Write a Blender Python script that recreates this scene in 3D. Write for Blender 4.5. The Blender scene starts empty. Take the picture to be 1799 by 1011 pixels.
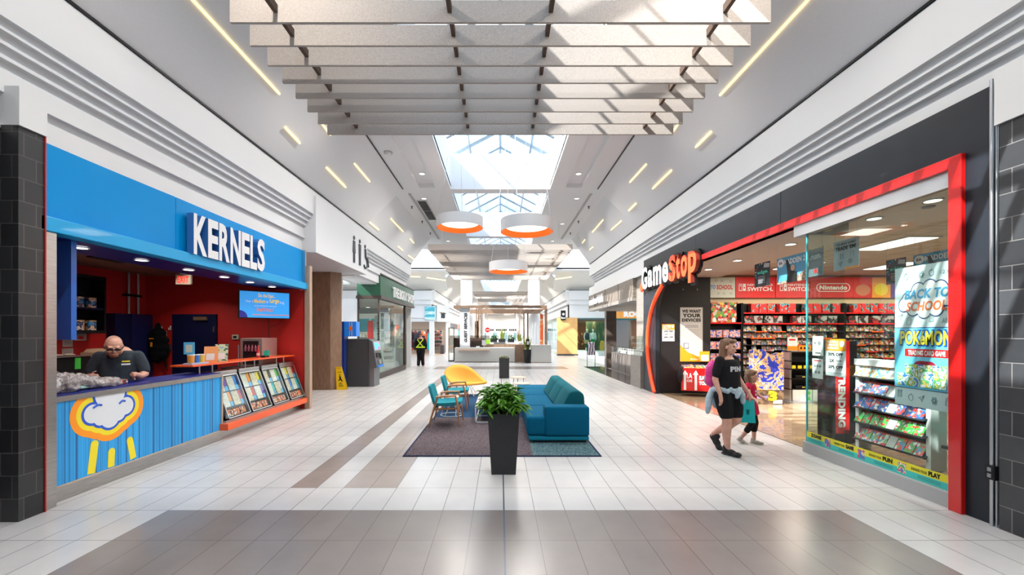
import bpy, bmesh, math, random
from mathutils import Vector, Matrix, noise
from mathutils.bvhtree import BVHTree
random.seed(4)
scn = bpy.context.scene
COL = scn.collection
PI = math.pi
# ---------------------------------------------------------------- camera (shift lens, level)
F, CX, CY, H = 738.0, 879.0, 586.0, 1.742      # focal length and principal point in a 1799 px wide frame, eye height
cam_d = bpy.data.cameras.new('camera'); cam = bpy.data.objects.new('camera', cam_d); COL.objects.link(cam)
cam.location = (0, 0, H); cam.rotation_euler = (PI/2, 0, 0)
cam_d.sensor_width = 36; cam_d.lens = F/1799*36
cam_d.shift_x = (899.5-CX)/1799; cam_d.shift_y = (CY-505.5)/1799
cam_d.clip_start = .05; cam_d.clip_end = 400
scn.camera = cam
# ---------------------------------------------------------------- view
scn.view_settings.view_transform = 'Standard'; scn.view_settings.look = 'None'
scn.view_settings.gamma = 1; scn.view_settings.exposure = 0.12
scn.view_settings.use_curve_mapping = False
scn.cycles.use_denoising = True
scn.cycles.max_bounces = 8; scn.cycles.diffuse_bounces = 4; scn.cycles.glossy_bounces = 3
scn.cycles.transparent_max_bounces = 12; scn.cycles.transmission_bounces = 4
scn.cycles.sample_clamp_indirect = 2; scn.cycles.sample_clamp_direct = 10; scn.cycles.caustics_reflective = False; scn.cycles.caustics_refractive = False
# ---------------------------------------------------------------- sky: pale blue with white cloud
WORLD_STRENGTH = 2.6
w = bpy.data.worlds.new('sky'); scn.world = w; w.use_nodes = True
nt = w.node_tree; nt.nodes.clear()
o_ = nt.nodes.new('ShaderNodeOutputWorld'); bg = nt.nodes.new('ShaderNodeBackground')
tc = nt.nodes.new('ShaderNodeTexCoord'); nz = nt.nodes.new('ShaderNodeTexNoise'); rp = nt.nodes.new('ShaderNodeValToRGB')
nz.inputs['Scale'].default_value = 3.0; nz.inputs['Detail'].default_value = 5
rp.color_ramp.elements[0].position = .42; rp.color_ramp.elements[0].color = (.42, .68, 1, 1)
rp.color_ramp.elements[1].position = .62; rp.color_ramp.elements[1].color = (1, 1, 1, 1)
nt.links.new(tc.outputs['Generated'], nz.inputs['Vector']); nt.links.new(nz.outputs['Fac'], rp.inputs['Fac'])
nt.links.new(rp.outputs['Color'], bg.inputs['Color']); bg.inputs['Strength'].default_value = WORLD_STRENGTH
nt.links.new(bg.outputs['Background'], o_.inputs['Surface'])
# ---------------------------------------------------------------- sun
sd = bpy.data.lights.new('sun', 'SUN'); sd.energy = 15.0; sd.angle = math.radians(.6); sd.color = (1, .96, .9)
sun = bpy.data.objects.new('sun', sd); COL.objects.link(sun); sun.location = (-8, -6, 20)
sun.rotation_euler = Vector((.98, .40, -1)).to_track_quat('-Z', 'Y').to_euler()

def area(name, loc, sx, sy, power, color=(1, .95, .88), rot=(0, 0, 0), parent=None, spread=PI):
    d = bpy.data.lights.new(name, 'AREA'); d.shape = 'RECTANGLE'; d.size = sx; d.size_y = sy; d.energy = power; d.color = color
    d.spread = spread
    o = bpy.data.objects.new(name, d); COL.objects.link(o); o.location = loc; o.rotation_euler = rot
    if parent is not None:
        o.parent = parent; o.location = Vector(loc)-world_loc(parent)
    return o

# ================================================================= helpers
def world_loc(o):
    v = Vector((0, 0, 0))
    while o is not None:
        v += o.location; o = o.parent
    return v
def P(x, y, d): return Vector(((x-CX)*d/F, d, H-(y-CY)*d/F))          # point at distance d along the mall
def Wl(x, y, X):                                                       # point on a wall plane X = const
    d = F*abs(X)/abs(x-CX); return Vector((X, d, H-(y-CY)*d/F))

MATS = {}
def nd(nt, t, **k):
    n = nt.nodes.new('ShaderNode'+t)
    for a, b in k.items(): setattr(n, a, b)
    return n
def mat(name, col=(.8, .8, .8), rough=.5, metal=0, coat=0, noise_amt=0, scale=20, bump=0, bscale=80, emit=None, estr=0, stretch=None, col2=None):
    if name in MATS: return MATS[name]
    m = bpy.data.materials.new(name); MATS[name] = m; m.use_nodes = True; nt = m.node_tree
    b = nt.nodes['Principled BSDF']; c = (*col, 1)
    b.inputs['Base Color'].default_value = c; b.inputs['Roughness'].default_value = rough; b.inputs['Metallic'].default_value = metal
    b.inputs['Coat Weight'].default_value = coat; b.inputs['Coat Roughness'].default_value = .04
    if max(col) < .06 and rough >= .4: b.inputs['Specular IOR Level'].default_value = .25
    if rough >= .85: b.inputs['Specular IOR Level'].default_value = .12
    if noise_amt or bump:
        t = nd(nt, 'TexCoord'); mp = nd(nt, 'Mapping'); nt.links.new(t.outputs['Object'], mp.inputs['Vector'])
        if stretch: mp.inputs['Scale'].default_value = stretch
        n = nd(nt, 'TexNoise'); n.inputs['Scale'].default_value = scale; n.inputs['Detail'].default_value = 4
        nt.links.new(mp.outputs['Vector'], n.inputs['Vector'])
        if noise_amt:
            r = nd(nt, 'ValToRGB'); r.color_ramp.elements[0].position = .3; r.color_ramp.elements[1].position = .7
            c2 = col2 or tuple(min(1, v*(1+noise_amt)) for v in col)
            r.color_ramp.elements[0].color = (*[v*(1-noise_amt) for v in col], 1) if not col2 else c
            r.color_ramp.elements[1].color = (*c2, 1)
            nt.links.new(n.outputs['Fac'], r.inputs['Fac']); nt.links.new(r.outputs['Color'], b.inputs['Base Color'])
        if bump:
            n2 = nd(nt, 'TexNoise'); n2.inputs['Scale'].default_value = bscale; nt.links.new(mp.outputs['Vector'], n2.inputs['Vector'])
            bp = nd(nt, 'Bump'); bp.inputs['Strength'].default_value = bump; bp.inputs['Distance'].default_value = .01
            nt.links.new(n2.outputs['Fac'], bp.inputs['Height']); nt.links.new(bp.outputs['Normal'], b.inputs['Normal'])
    if emit:
        b.inputs['Emission Color'].default_value = (*emit, 1); b.inputs['Emission Strength'].default_value = estr
    return m
def glass(name, tint=(.93, .97, .96), rough=0.0, refl=1.0):
    if name in MATS: return MATS[name]
    m = bpy.data.materials.new(name); MATS[name] = m; m.use_nodes = True; nt = m.node_tree
    nt.nodes.clear(); o = nd(nt, 'OutputMaterial'); tr = nd(nt, 'BsdfTransparent'); gl = nd(nt, 'BsdfGlossy'); mx = nd(nt, 'MixShader')
    lw = nd(nt, 'LayerWeight'); pw = nd(nt, 'Math', operation='POWER'); pw.inputs[1].default_value = 5; nt.links.new(lw.outputs['Facing'], pw.inputs[0])
    fr = nd(nt, 'Math', operation='MULTIPLY_ADD'); fr.inputs[1].default_value = .94; fr.inputs[2].default_value = .045; nt.links.new(pw.outputs[0], fr.inputs[0])
    ml = nd(nt, 'Math', operation='MULTIPLY'); ml.inputs[1].default_value = refl
    tr.inputs['Color'].default_value = (*tint, 1); gl.inputs['Roughness'].default_value = rough
    nt.links.new(fr.outputs[0], ml.inputs[0]); nt.links.new(ml.outputs[0], mx.inputs['Fac'])
    nt.links.new(tr.outputs[0], mx.inputs[1]); nt.links.new(gl.outputs[0], mx.inputs[2]); nt.links.new(mx.outputs[0], o.inputs['Surface'])
    return m
def ramp_mat(name, tex, scale, stops, rough=.5, stretch=None, const=True, rnd=False, coat=0, emit=0, detail=3, dist=0):
    """print-like coloured pattern from a noise / voronoi / wave texture"""
    if name in MATS: return MATS[name]
    m = bpy.data.materials.new(name); MATS[name] = m; m.use_nodes = True; nt = m.node_tree; b = nt.nodes['Principled BSDF']
    b.inputs['Roughness'].default_value = rough; b.inputs['Coat Weight'].default_value = coat
    t = nd(nt, 'TexCoord'); mp = nd(nt, 'Mapping'); nt.links.new(t.outputs['Object'], mp.inputs['Vector'])
    if stretch: mp.inputs['Scale'].default_value = stretch
    if rnd:
        oi = nd(nt, 'ObjectInfo'); vm = nd(nt, 'VectorMath', operation='SCALE'); cb = nd(nt, 'CombineXYZ')
        for i in range(3): nt.links.new(oi.outputs['Random'], cb.inputs[i])
        nt.links.new(cb.outputs[0], vm.inputs[0]); vm.inputs['Scale'].default_value = 37.0
        nt.links.new(vm.outputs[0], mp.inputs['Location'])
    r = nd(nt, 'ValToRGB')
    if tex == 'noise':
        n = nd(nt, 'TexNoise'); n.inputs['Scale'].default_value = scale; n.inputs['Detail'].default_value = detail; n.inputs['Distortion'].default_value = dist; out = n.outputs['Fac']
    elif tex == 'voronoi':
        n = nd(nt, 'TexVoronoi'); n.inputs['Scale'].default_value = scale
        sp = nd(nt, 'SeparateColor'); nt.links.new(n.outputs['Color'], sp.inputs[0]); out = sp.outputs[0]
    else:
        n = nd(nt, 'TexWave'); n.inputs['Scale'].default_value = scale; n.inputs['Distortion'].default_value = dist; out = n.outputs['Fac']
    nt.links.new(mp.outputs['Vector'], n.inputs['Vector']); nt.links.new(out, r.inputs['Fac'])
    cr = r.color_ramp; cr.interpolation = 'CONSTANT' if const else 'LINEAR'
    while len(cr.elements) < len(stops): cr.elements.new(.5)
    for e, (p, c) in zip(cr.elements, stops): e.position = p; e.color = (*c, 1)
    nt.links.new(r.outputs['Color'], b.inputs['Base Color'])
    if emit:
        nt.links.new(r.outputs['Color'], b.inputs['Emission Color']); b.inputs['Emission Strength'].default_value = emit
    return m

class MB:
    def __init__(s): s.v = []; s.f = []; s.m = []; s.cur = 0
    def add(s, vs, fs):
        n = len(s.v); s.v += [tuple(v) for v in vs]
        for f in fs: s.f.append([i+n for i in f]); s.m.append(s.cur)
        return s
    def box(s, x0, x1, y0, y1, z0, z1):
        x0, x1 = sorted((x0, x1)); y0, y1 = sorted((y0, y1)); z0, z1 = sorted((z0, z1))
        return s.add([(x, y, z) for x in (x0, x1) for y in (y0, y1) for z in (z0, z1)],
                     [(0, 1, 3, 2), (4, 6, 7, 5), (0, 4, 5, 1), (2, 3, 7, 6), (0, 2, 6, 4), (1, 5, 7, 3)])
    def prism(s, poly, ax, a0, a1):
        n = len(poly)
        def mk(p, a):
            return (a, p[0], p[1]) if ax == 'x' else (p[0], a, p[1]) if ax == 'y' else (p[0], p[1], a)
        vs = [mk(p, a0) for p in poly]+[mk(p, a1) for p in poly]
        return s.add(vs, [list(range(n)), list(range(2*n-1, n-1, -1))]+[(i, (i+1) % n, (i+1) % n+n, i+n) for i in range(n)])
    def obox(s, c, ax, ay, az, hx, hy, hz):      # oriented box
        c = Vector(c); vs = [c+ax*hx*i+ay*hy*j+az*hz*k for i in (-1, 1) for j in (-1, 1) for k in (-1, 1)]
        return s.add(vs, [(0, 1, 3, 2), (4, 6, 7, 5), (0, 4, 5, 1), (2, 3, 7, 6), (0, 2, 6, 4), (1, 5, 7, 3)])
    def tube(s, pts, r, n=8, closed=False, sq=1.0):
        pts = [Vector(p) for p in pts]; k = len(pts); rs = r if isinstance(r, (list, tuple)) else [r]*k
        rings = []; up = None
        for i, p in enumerate(pts):
            a = pts[i-1] if (i > 0 or closed) else p; b = pts[(i+1) % k] if (i < k-1 or closed) else p
            t = (b-a).normalized() if (b-a).length > 1e-9 else Vector((0, 0, 1))
            if up is None: up = Vector((0, 0, 1)) if abs(t.z) < .9 else Vector((1, 0, 0))
            u = (up-t*up.dot(t)).normalized(); v = t.cross(u); up = u
            rings.append([p+u*math.cos(2*PI*j/n)*rs[i]+v*math.sin(2*PI*j/n)*rs[i]*sq for j in range(n)])
        vs = [q for rg in rings for q in rg]; fs = []
        for i in range(k if closed else k-1):
            i2 = (i+1) % k
            for j in range(n): fs.append((i*n+j, i*n+(j+1) % n, i2*n+(j+1) % n, i2*n+j))
        if not closed: fs += [list(range(n))[::-1], [(k-1)*n+j for j in range(n)]]
        return s.add(vs, fs)
    def lathe(s, prof, c=(0, 0), n=24, cap=True):
        vs = [(c[0]+r*math.cos(2*PI*j/n), c[1]+r*math.sin(2*PI*j/n), z) for r, z in prof for j in range(n)]
        fs = [(i*n+j, i*n+(j+1) % n, (i+1)*n+(j+1) % n, (i+1)*n+j) for i in range(len(prof)-1) for j in range(n)]
        if cap: fs += [list(range(n))[::-1], [(len(prof)-1)*n+j for j in range(n)]]
        return s.add(vs, fs)
    def sph(s, c, r, n=12, mtx=None):
        if not isinstance(r, (list, tuple)): r = (r, r, r)
        c = Vector(c); h = n//2; vs = []; fs = []
        def T(x, y, z):
            q = Vector((x*r[0], y*r[1], z*r[2])); return c+(mtx @ q if mtx else q)
        vs.append(T(0, 0, -1))
        for i in range(1, h):
            a = -PI/2+PI*i/h
            for j in range(n): vs.append(T(math.cos(a)*math.cos(2*PI*j/n), math.cos(a)*math.sin(2*PI*j/n), math.sin(a)))
        vs.append(T(0, 0, 1)); L = len(vs)-1
        for j in range(n): fs.append((0, 1+(j+1) % n, 1+j)); fs.append((L, 1+(h-2)*n+j, 1+(h-2)*n+(j+1) % n))
        for i in range(h-2):
            for j in range(n): fs.append((1+i*n+j, 1+i*n+(j+1) % n, 1+(i+1)*n+(j+1) % n, 1+(i+1)*n+j))
        return s.add(vs, fs)
    def limb(s, pts, n=12):      # closed tapered capsules, radii per point
        for (a, b) in zip(pts[:-1], pts[1:]):
            s.tube([a[:3], b[:3]], [a[3], b[3]], n)
        for p in pts: s.sph(p[:3], p[3], n)
        return s
    def build(s, name, m, parent=None, smooth=False, bevel=0, recalc=True, bseg=2):
        me = bpy.data.meshes.new(name); me.from_pydata(s.v, [], s.f)
        ms = m if isinstance(m, (list, tuple)) else [m]
        for x in ms: me.materials.append(x)
        if len(ms) > 1: me.polygons.foreach_set('material_index', s.m)
        if recalc:
            bm = bmesh.new(); bm.from_mesh(me); bmesh.ops.recalc_face_normals(bm, faces=bm.faces)
            if bevel:
                es = [e for e in bm.edges if len(e.link_faces) == 2 and e.calc_face_angle(0) > .5]
                bmesh.ops.bevel(bm, geom=es, offset=bevel, segments=bseg, affect='EDGES', profile=.5, clamp_overlap=True)
            bm.to_mesh(me); bm.free()
        if smooth:
            me.polygons.foreach_set('use_smooth', [True]*len(me.polygons))
            try: me.set_sharp_from_angle(angle=math.radians(40))
            except Exception: pass
        me.update()
        o = bpy.data.objects.new(name, me); COL.objects.link(o)
        if parent is not None: o.parent = parent; o.location = -world_loc(parent)
        return o
def remeshed(mb, name, m, parent, vox=.008, it=4, fac=.5):
    o = mb.build(name, m, parent)
    a = o.modifiers.new('r', 'REMESH'); a.mode = 'VOXEL'; a.voxel_size = vox; a.use_smooth_shade = True
    b = o.modifiers.new('s', 'SMOOTH'); b.iterations = it; b.factor = fac
    bpy.context.view_layer.update(); dg = bpy.context.evaluated_depsgraph_get()
    me = bpy.data.meshes.new_from_object(o.evaluated_get(dg)); o.modifiers.clear(); o.data = me
    me.polygons.foreach_set('use_smooth', [True]*len(me.polygons))
    if not len(me.materials): me.materials.append(m)
    return o
def tag(o, label=None, cat=None, group=None, kind=None):
    if label: o['label'] = label
    if cat: o['category'] = cat
    if group: o['group'] = group
    if kind: o['kind'] = kind
    return o
def thing(name, label, cat, loc=(0, 0, 0), group=None):
    o = bpy.data.objects.new(name, None); COL.objects.link(o); o.location = loc; o.empty_display_size = .1
    return tag(o, label, cat, group)
def struct(name, mb, m, **k): return tag(mb.build(name, m, **k), kind='structure')
def dup(root, loc=None, rotz=None, label=None, group=None):
    r = root.copy(); COL.objects.link(r)
    for ch in root.children:
        c = ch.copy(); COL.objects.link(c); c.parent = r
        for g in ch.children:
            d = g.copy(); COL.objects.link(d); d.parent = c
    if loc is not None: r.location = loc
    if rotz is not None: r.rotation_euler = (0, 0, rotz)
    if label: r['label'] = label
    if group: r['group'] = group
    return r

_tc = {}
def text_mesh(s, bold, cond=None):
    k = (s, bold)
    if k in _tc: return _tc[k]
    cu = bpy.data.curves.new('t', 'FONT'); cu.body = s; cu.size = 1; cu.offset = bold; cu.resolution_u = 3; cu.align_x = 'CENTER'; cu.space_line = .85
    cu.space_character = 1+bold*1.5
    ob = bpy.data.objects.new('t', cu); me = bpy.data.meshes.new_from_object(ob)
    vs = [v.co.copy() for v in me.vertices]; fs = [tuple(p.vertices) for p in me.polygons]
    bpy.data.objects.remove(ob); bpy.data.curves.remove(cu); bpy.data.meshes.remove(me)
    _tc[k] = (vs, fs); return _tc[k]
class Pl:
    """flat working plane: origin o, right r, up z; n points to the viewer"""
    def __init__(s, o, r, up=(0, 0, 1)):
        s.o = Vector(o); s.r = Vector(r).normalized(); s.u = Vector(up).normalized(); s.n = s.r.cross(s.u)
    def pt(s, a, b, c=0): return s.o+s.r*a+s.u*b+s.n*c
    def add(s, mb, pts, c0, c1):
        n = len(pts); vs = [s.pt(*p, c1) for p in pts]+[s.pt(*p, c0) for p in pts]
        mb.add(vs, [list(range(n)), list(range(2*n-1, n-1, -1))]+[(i, i+n, (i+1) % n+n, (i+1) % n) for i in range(n)])
    def rect(s, name, m, a0, a1, b0, b1, c0=0, c1=.004, parent=None, **k):
        mb = MB(); s.add(mb, [(a0, b0), (a1, b0), (a1, b1), (a0, b1)], c0, c1); return mb.build(name, m, parent, **k)
    def rects(s, name, m, rs, c0=0, c1=.004, parent=None):
        mb = MB()
        for a0, a1, b0, b1 in rs: s.add(mb, [(a0, b0), (a1, b0), (a1, b1), (a0, b1)], c0, c1)
        return mb.build(name, m, parent)
    def poly(s, name, m, pts, c0=0, c1=.004, parent=None):
        mb = MB(); s.add(mb, pts, c0, c1); return mb.build(name, m, parent)
    def disc(s, name, m, a, b, ra, rb=None, c0=0, c1=.004, parent=None, n=20):
        rb = rb or ra
        return s.poly(name, m, [(a+ra*math.cos(2*PI*i/n), b+rb*math.sin(2*PI*i/n)) for i in range(n)], c0, c1, parent)
    def text(s, body, m, a0, a1, b0, b1, c=.006, depth=0, bold=0.0, parent=None, name='lettering', shear=0, side=None):
        vs, fs = text_mesh(body, bold)
        if not vs: return None
        xs = [v.x for v in vs]; ys = [v.y for v in vs]; x0, x1, y0, y1 = min(xs), max(xs), min(ys), max(ys)
        def M(v):
            ty = (v.y-y0)/(y1-y0 or 1)
            return a0+(v.x-x0)/(x1-x0 or 1)*(a1-a0)+shear*ty*(b1-b0), b0+ty*(b1-b0)
        mb = MB(); front = [s.pt(*M(v), c+depth) for v in vs]; mb.add(front, fs)
        if depth:
            cnt = {}
            for f in fs:
                for i in range(len(f)):
                    a, b = f[i], f[(i+1) % len(f)]; cnt[(a, b)] = 1
            n = len(vs); back = [s.pt(*M(v), c) for v in vs]; base = len(mb.v); mb.v += [tuple(v) for v in back]
            mb.cur = 1
            for (a, b) in cnt:
                if (b, a) not in cnt: mb.f.append([b, a, a+base, b+base]); mb.m.append(1)
        return mb.build(name, [m, side or m] if depth else m, parent, recalc=False)

# ---------------------------------------------------------------- materials
white = mat('white_paint', (.83, .835, .83), .6)
white2 = mat('white_gypsum_ceiling', (.88, .88, .88), .8, noise_amt=.02, scale=60, bump=.05, bscale=120)
cream = mat('cream_paint', (.80, .78, .73), .6)
black = mat('black_paint', (.006, .006, .007), .5)
blackm = mat('black_matte', (.01, .01, .011), .8)
dgrey = mat('dark_grey', (.05, .052, .056), .5)
grey = mat('mid_grey', (.25, .25, .26), .5)
steel = mat('brushed_steel', (.55, .53, .5), .32, 1, noise_amt=.12, scale=6, stretch=(1, 1, 12))
alu = mat('aluminium', (.7, .71, .72), .3, 1)
red = mat('red_paint', (.45, .012, .008), .55, noise_amt=.05, scale=3)
redg = mat('red_gloss', (.60, .007, .007), .25, coat=.6)
orange = mat('orange_gloss', (.85, .10, .01), .3, coat=.3)
orange_in = mat('orange_shade_lining', (.95, .16, .01), .5, emit=(1, .13, .005), estr=.55)  # emission stands in for lamp light falling on the lining
yellow = mat('yellow_paint', (.85, .55, .01), .4)
blue_p = mat('blue_gloss_panel', (.0, .25, .62), .4, coat=.12, bump=.2, bscale=1.3); blue_p.node_tree.nodes['Principled BSDF'].inputs['Specular IOR Level'].default_value = .1
blue_l = mat('light_blue_panel', (.01, .33, .66), .4, coat=.1); blue_l.node_tree.nodes['Principled BSDF'].inputs['Specular IOR Level'].default_value = .25
navy = mat('navy_laminate', (.006, .012, .16), .3)
navy2 = mat('navy_door', (.004, .006, .035), .45)
teal_sofa = mat('teal_wool', (.001, .085, .165), .95, noise_amt=.3, scale=220, bump=.25, bscale=400)
teal_chair = mat('teal_fabric_light', (.02, .22, .27), .9, noise_amt=.15, scale=200)
teal_back = mat('teal_wool_green', (.008, .105, .13), .95, noise_amt=.3, scale=200, bump=.25, bscale=400)
ochre = mat('ochre_fabric', (.66, .31, .025), .75, noise_amt=.05, scale=100)
oak = mat('oak_wood', (.42, .19, .08), .45, noise_amt=.2, scale=12, stretch=(4, 4, .6))
palewood = mat('pale_wood', (.72, .52, .38), .5, noise_amt=.1, scale=10, stretch=(1, 6, 1))
walnut = mat('walnut_wood', (.19, .115, .07), .5, noise_amt=.28, scale=9, stretch=(6, 6, .5))
walnut_h = mat('walnut_wood_horizontal', (.24, .15, .095), .5, noise_amt=.25, scale=9, stretch=(.5, 6, 6))
ply = mat('plywood', (.66, .38, .14), .5, noise_amt=.1, scale=3, stretch=(1, 6, 1))
felt = mat('grey_brown_felt', (.43, .385, .35), .95, noise_amt=.22, scale=140, bump=.2, bscale=300)
felt_d = mat('felt_edge', (.10, .07, .055), .9)
stonegrey = mat('light_stone_laminate', (.66, .645, .60), .6, noise_amt=.03, scale=60)
gstone = mat('grey_stone', (.22, .20, .18), .45, noise_amt=.12, scale=4, stretch=(1, 1, 4))
charc = mat('charcoal_fibreclay', (.022, .0225, .024), .6, noise_amt=.2, scale=90, bump=.1)
led = mat('warm_led', (1, .8, .45), .5, emit=(1, .76, .36), estr=1.5)
led_w = mat('white_lamp', (1, .95, .85), .5, emit=(1, .93, .8), estr=6)
ledp = mat('lamp_diffuser', (1, .95, .9), .5, emit=(1, .94, .84), estr=1.6)
skin = mat('skin', (.62, .33, .24), .5, noise_amt=.08, scale=14)
gls = glass('clear_glass'); gls_g = glass('green_edge_glass', (.82, .94, .91))
gls_s = glass('shop_glass', (.90, .96, .94), 0, .9); gls_sky = glass('skylight_glass', (.93, .97, 1))
gls_blk = glass('dark_tinted_glass', (.62, .60, .58))
inkb = mat('black_ink', (.01, .01, .01), .5); inkw = mat('white_ink', (.85, .85, .85), .5)
inkr = mat('red_ink', (.6, .01, .01), .5); inko = mat('orange_ink', (.95, .30, .01), .5); inkbl = mat('blue_ink', (.02, .2, .7), .5)
inky = mat('yellow_ink', (.9, .72, .02), .5); inkt = mat('teal_ink', (.02, .55, .55), .5); inkp = mat('purple_ink', (.15, .05, .4), .5); inkg = mat('green_ink', (.05, .45, .05), .5)
paper = mat('white_paper', (.82, .83, .83), .5)
signlit = mat('lit_sign_face', (1, 1, 1), .5, emit=(1, .97, .93), estr=.12)
signred = mat('lit_red_sign_face', (.9, .08, .02), .4, emit=(1, .07, .02), estr=.45)
foliage = mat('green_leaves', (.10, .28, .02), .4, noise_amt=.6, scale=14, coat=.3)
foliage2 = mat('dark_green_leaves', (.03, .15, .02), .5, noise_amt=.5, scale=25)
LABELS = {}
# ================================================================= FLOOR with tile grid
def floor_material():
    m = bpy.data.materials.new('porcelain_tiles'); m.use_nodes = True; nt = m.node_tree; b = nt.nodes['Principled BSDF']; L = nt.links.new
    geo = nd(nt, 'NewGeometry'); sp = nd(nt, 'SeparateXYZ'); L(geo.outputs['Position'], sp.inputs[0])
    def M(op, a, b_=None, c=None):
        n = nd(nt, 'Math', operation=op)
        for i, v in enumerate((a, b_, c)):
            if v is None: continue
            if isinstance(v, (int, float)): n.inputs[i].default_value = v
            else: L(v, n.inputs[i])
        return n.outputs[0]
    X, Y = sp.outputs[0], sp.outputs[1]
    u = M('DIVIDE', M('SUBTRACT', X, .035), .3); v = M('DIVIDE', M('SUBTRACT', Y, 4.131), .6)
    cu, cv = M('FLOOR', u), M('FLOOR', v)
    fu, fv = M('SUBTRACT', u, cu), M('SUBTRACT', v, cv)
    eu = M('MULTIPLY', M('MINIMUM', fu, M('SUBTRACT', 1.0, fu)), .3); ev = M('MULTIPLY', M('MINIMUM', fv, M('SUBTRACT', 1.0, fv)), .6)
    ju, jv = M('LESS_THAN', eu, .0028), M('LESS_THAN', ev, .0028); joint = M('MAXIMUM', ju, jv)
    def rng(v_, a, b_): return M('MULTIPLY', M('GREATER_THAN', v_, a), M('LESS_THAN', v_, b_))
    big = M('MULTIPLY', rng(X, -3.265, 3.335), M('MAXIMUM', M('LESS_THAN', Y, 4.131), rng(Y, 20.33, 22.1)))
    sA = M('MULTIPLY', rng(X, -2.365, -2.065), rng(Y, 4.731, 19.1)); sB = M('MULTIPLY', rng(X, -1.765, -1.165), rng(Y, 4.731, 19.1))
    cb = nd(nt, 'CombineXYZ'); L(cu, cb.inputs[0]); L(cv, cb.inputs[1]); wn = nd(nt, 'TexWhiteNoise'); L(cb.outputs[0], wn.inputs['Vector'])
    nz = nd(nt, 'TexNoise'); nz.inputs['Scale'].default_value = 3.5; nz.inputs['Detail'].default_value = 6; L(geo.outputs['Position'], nz.inputs['Vector'])
    k = M('ADD', M('MULTIPLY', wn.outputs['Value'], .07), M('ADD', M('MULTIPLY', nz.outputs['Fac'], .22), .86))
    def mix(f, a, c):
        n = nd(nt, 'Mix', data_type='RGBA'); L(f, n.inputs[0])
        for i, q in ((6, a), (7, c)):
            if isinstance(q, tuple): n.inputs[i].default_value = (*q, 1)
            else: L(q, n.inputs[i])
        return n.outputs[2]
    c = mix(big, (.57, .555, .54), (.205, .18, .168)); c = mix(sB, c, (.32, .27, .245)); c = mix(sA, c, (.25, .205, .185))
    vm = nd(nt, 'VectorMath', operation='SCALE'); L(c, vm.inputs[0]); L(k, vm.inputs['Scale'])
    c = mix(joint, vm.outputs[0], (.11, .095, .085))
    ex = M('LESS_THAN', M('ABSOLUTE', M('SUBTRACT', X, .035)), .008); c = mix(ex, c, (.10, .12, .15))
    L(c, b.inputs['Base Color'])
    b.inputs['Roughness'].default_value = .24
    return m
def brick_mat(name, c1, c2, mortar, sx, sy, msize=.012, rough=.45, bump=.4, plane='xz', off=.5, noise_s=6, freq=2):
    m = bpy.data.materials.new(name); MATS[name] = m; m.use_nodes = True; nt = m.node_tree; b = nt.nodes['Principled BSDF']; L = nt.links.new
    geo = nd(nt, 'NewGeometry'); sp = nd(nt, 'SeparateXYZ'); L(geo.outputs['Position'], sp.inputs[0]); cb = nd(nt, 'CombineXYZ')
    if plane == 'xyz':   # walls facing either way: use x+y along the wall
        ad = nd(nt, 'Math', operation='ADD'); L(sp.outputs[0], ad.inputs[0]); L(sp.outputs[1], ad.inputs[1]); L(ad.outputs[0], cb.inputs[0]); L(sp.outputs[2], cb.inputs[1])
    elif plane == 'xy': L(sp.outputs[0], cb.inputs[0]); L(sp.outputs[1], cb.inputs[1])
    else: L(sp.outputs[0], cb.inputs[0]); L(sp.outputs[2], cb.inputs[1])
    br = nd(nt, 'TexBrick'); br.offset = off; br.offset_frequency = freq; br.inputs['Scale'].default_value = 1; br.inputs['Brick Width'].default_value = sx; br.inputs['Row Height'].default_value = sy
    br.inputs['Mortar Size'].default_value = msize; br.inputs['Mortar Smooth'].default_value = .1
    br.inputs['Color1'].default_value = (*c1, 1); br.inputs['Color2'].default_value = (*c2, 1); br.inputs['Mortar'].default_value = (*mortar, 1)
    L(cb.outputs[0], br.inputs['Vector'])
    nz = nd(nt, 'TexNoise'); nz.inputs['Scale'].default_value = noise_s; nz.inputs['Detail'].default_value = 6; L(geo.outputs['Position'], nz.inputs['Vector'])
    mr = nd(nt, 'MapRange'); mr.inputs['To Min'].default_value = .75; mr.inputs['To Max'].default_value = 1.3; L(nz.outputs['Fac'], mr.inputs['Value'])
    vm = nd(nt, 'VectorMath', operation='SCALE'); L(br.outputs['Color'], vm.inputs[0]); L(mr.outputs['Result'], vm.inputs['Scale']); L(vm.outputs[0], b.inputs['Base Color'])
    b.inputs['Roughness'].default_value = rough
    bp = nd(nt, 'Bump'); bp.inputs['Strength'].default_value = bump; bp.inputs['Distance'].default_value = .01; bp.invert = True
    L(br.outputs['Fac'], bp.inputs['Height']); L(bp.outputs['Normal'], b.inputs['Normal'])
    return m
fm = floor_material()
struct('floor', MB().box(-14, 15, -9, 97, -.1, 0), fm)
YN = -8.0                                # the mall goes on behind the camera
# ---- side walls over the shops: four stepped bands
def upper_wall(sgn, y0, y1, name, lowz):
    pr = [(4.59, lowz), (4.59, 4.25), (4.53, 4.25), (4.53, 4.345), (4.47, 4.345), (4.47, 4.435), (4.41, 4.435), (4.41, 4.52), (4.35, 4.52), (4.35, 5.07), (4.95, 5.07), (4.95, lowz)]
    if lowz < 3.9: pr = [(4.62, lowz), (4.62, 3.96), (4.56, 3.96), (4.56, 4.02), (4.59, 4.02)]+pr[1:]
    return struct(name, MB().prism([(sgn*a, b) for a, b in pr], 'y', y0, y1), white)
upper_wall(-1, YN, 20.5, 'wall_left', 3.65); upper_wall(1, YN, 20.5, 'wall_right', 4.01)
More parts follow.
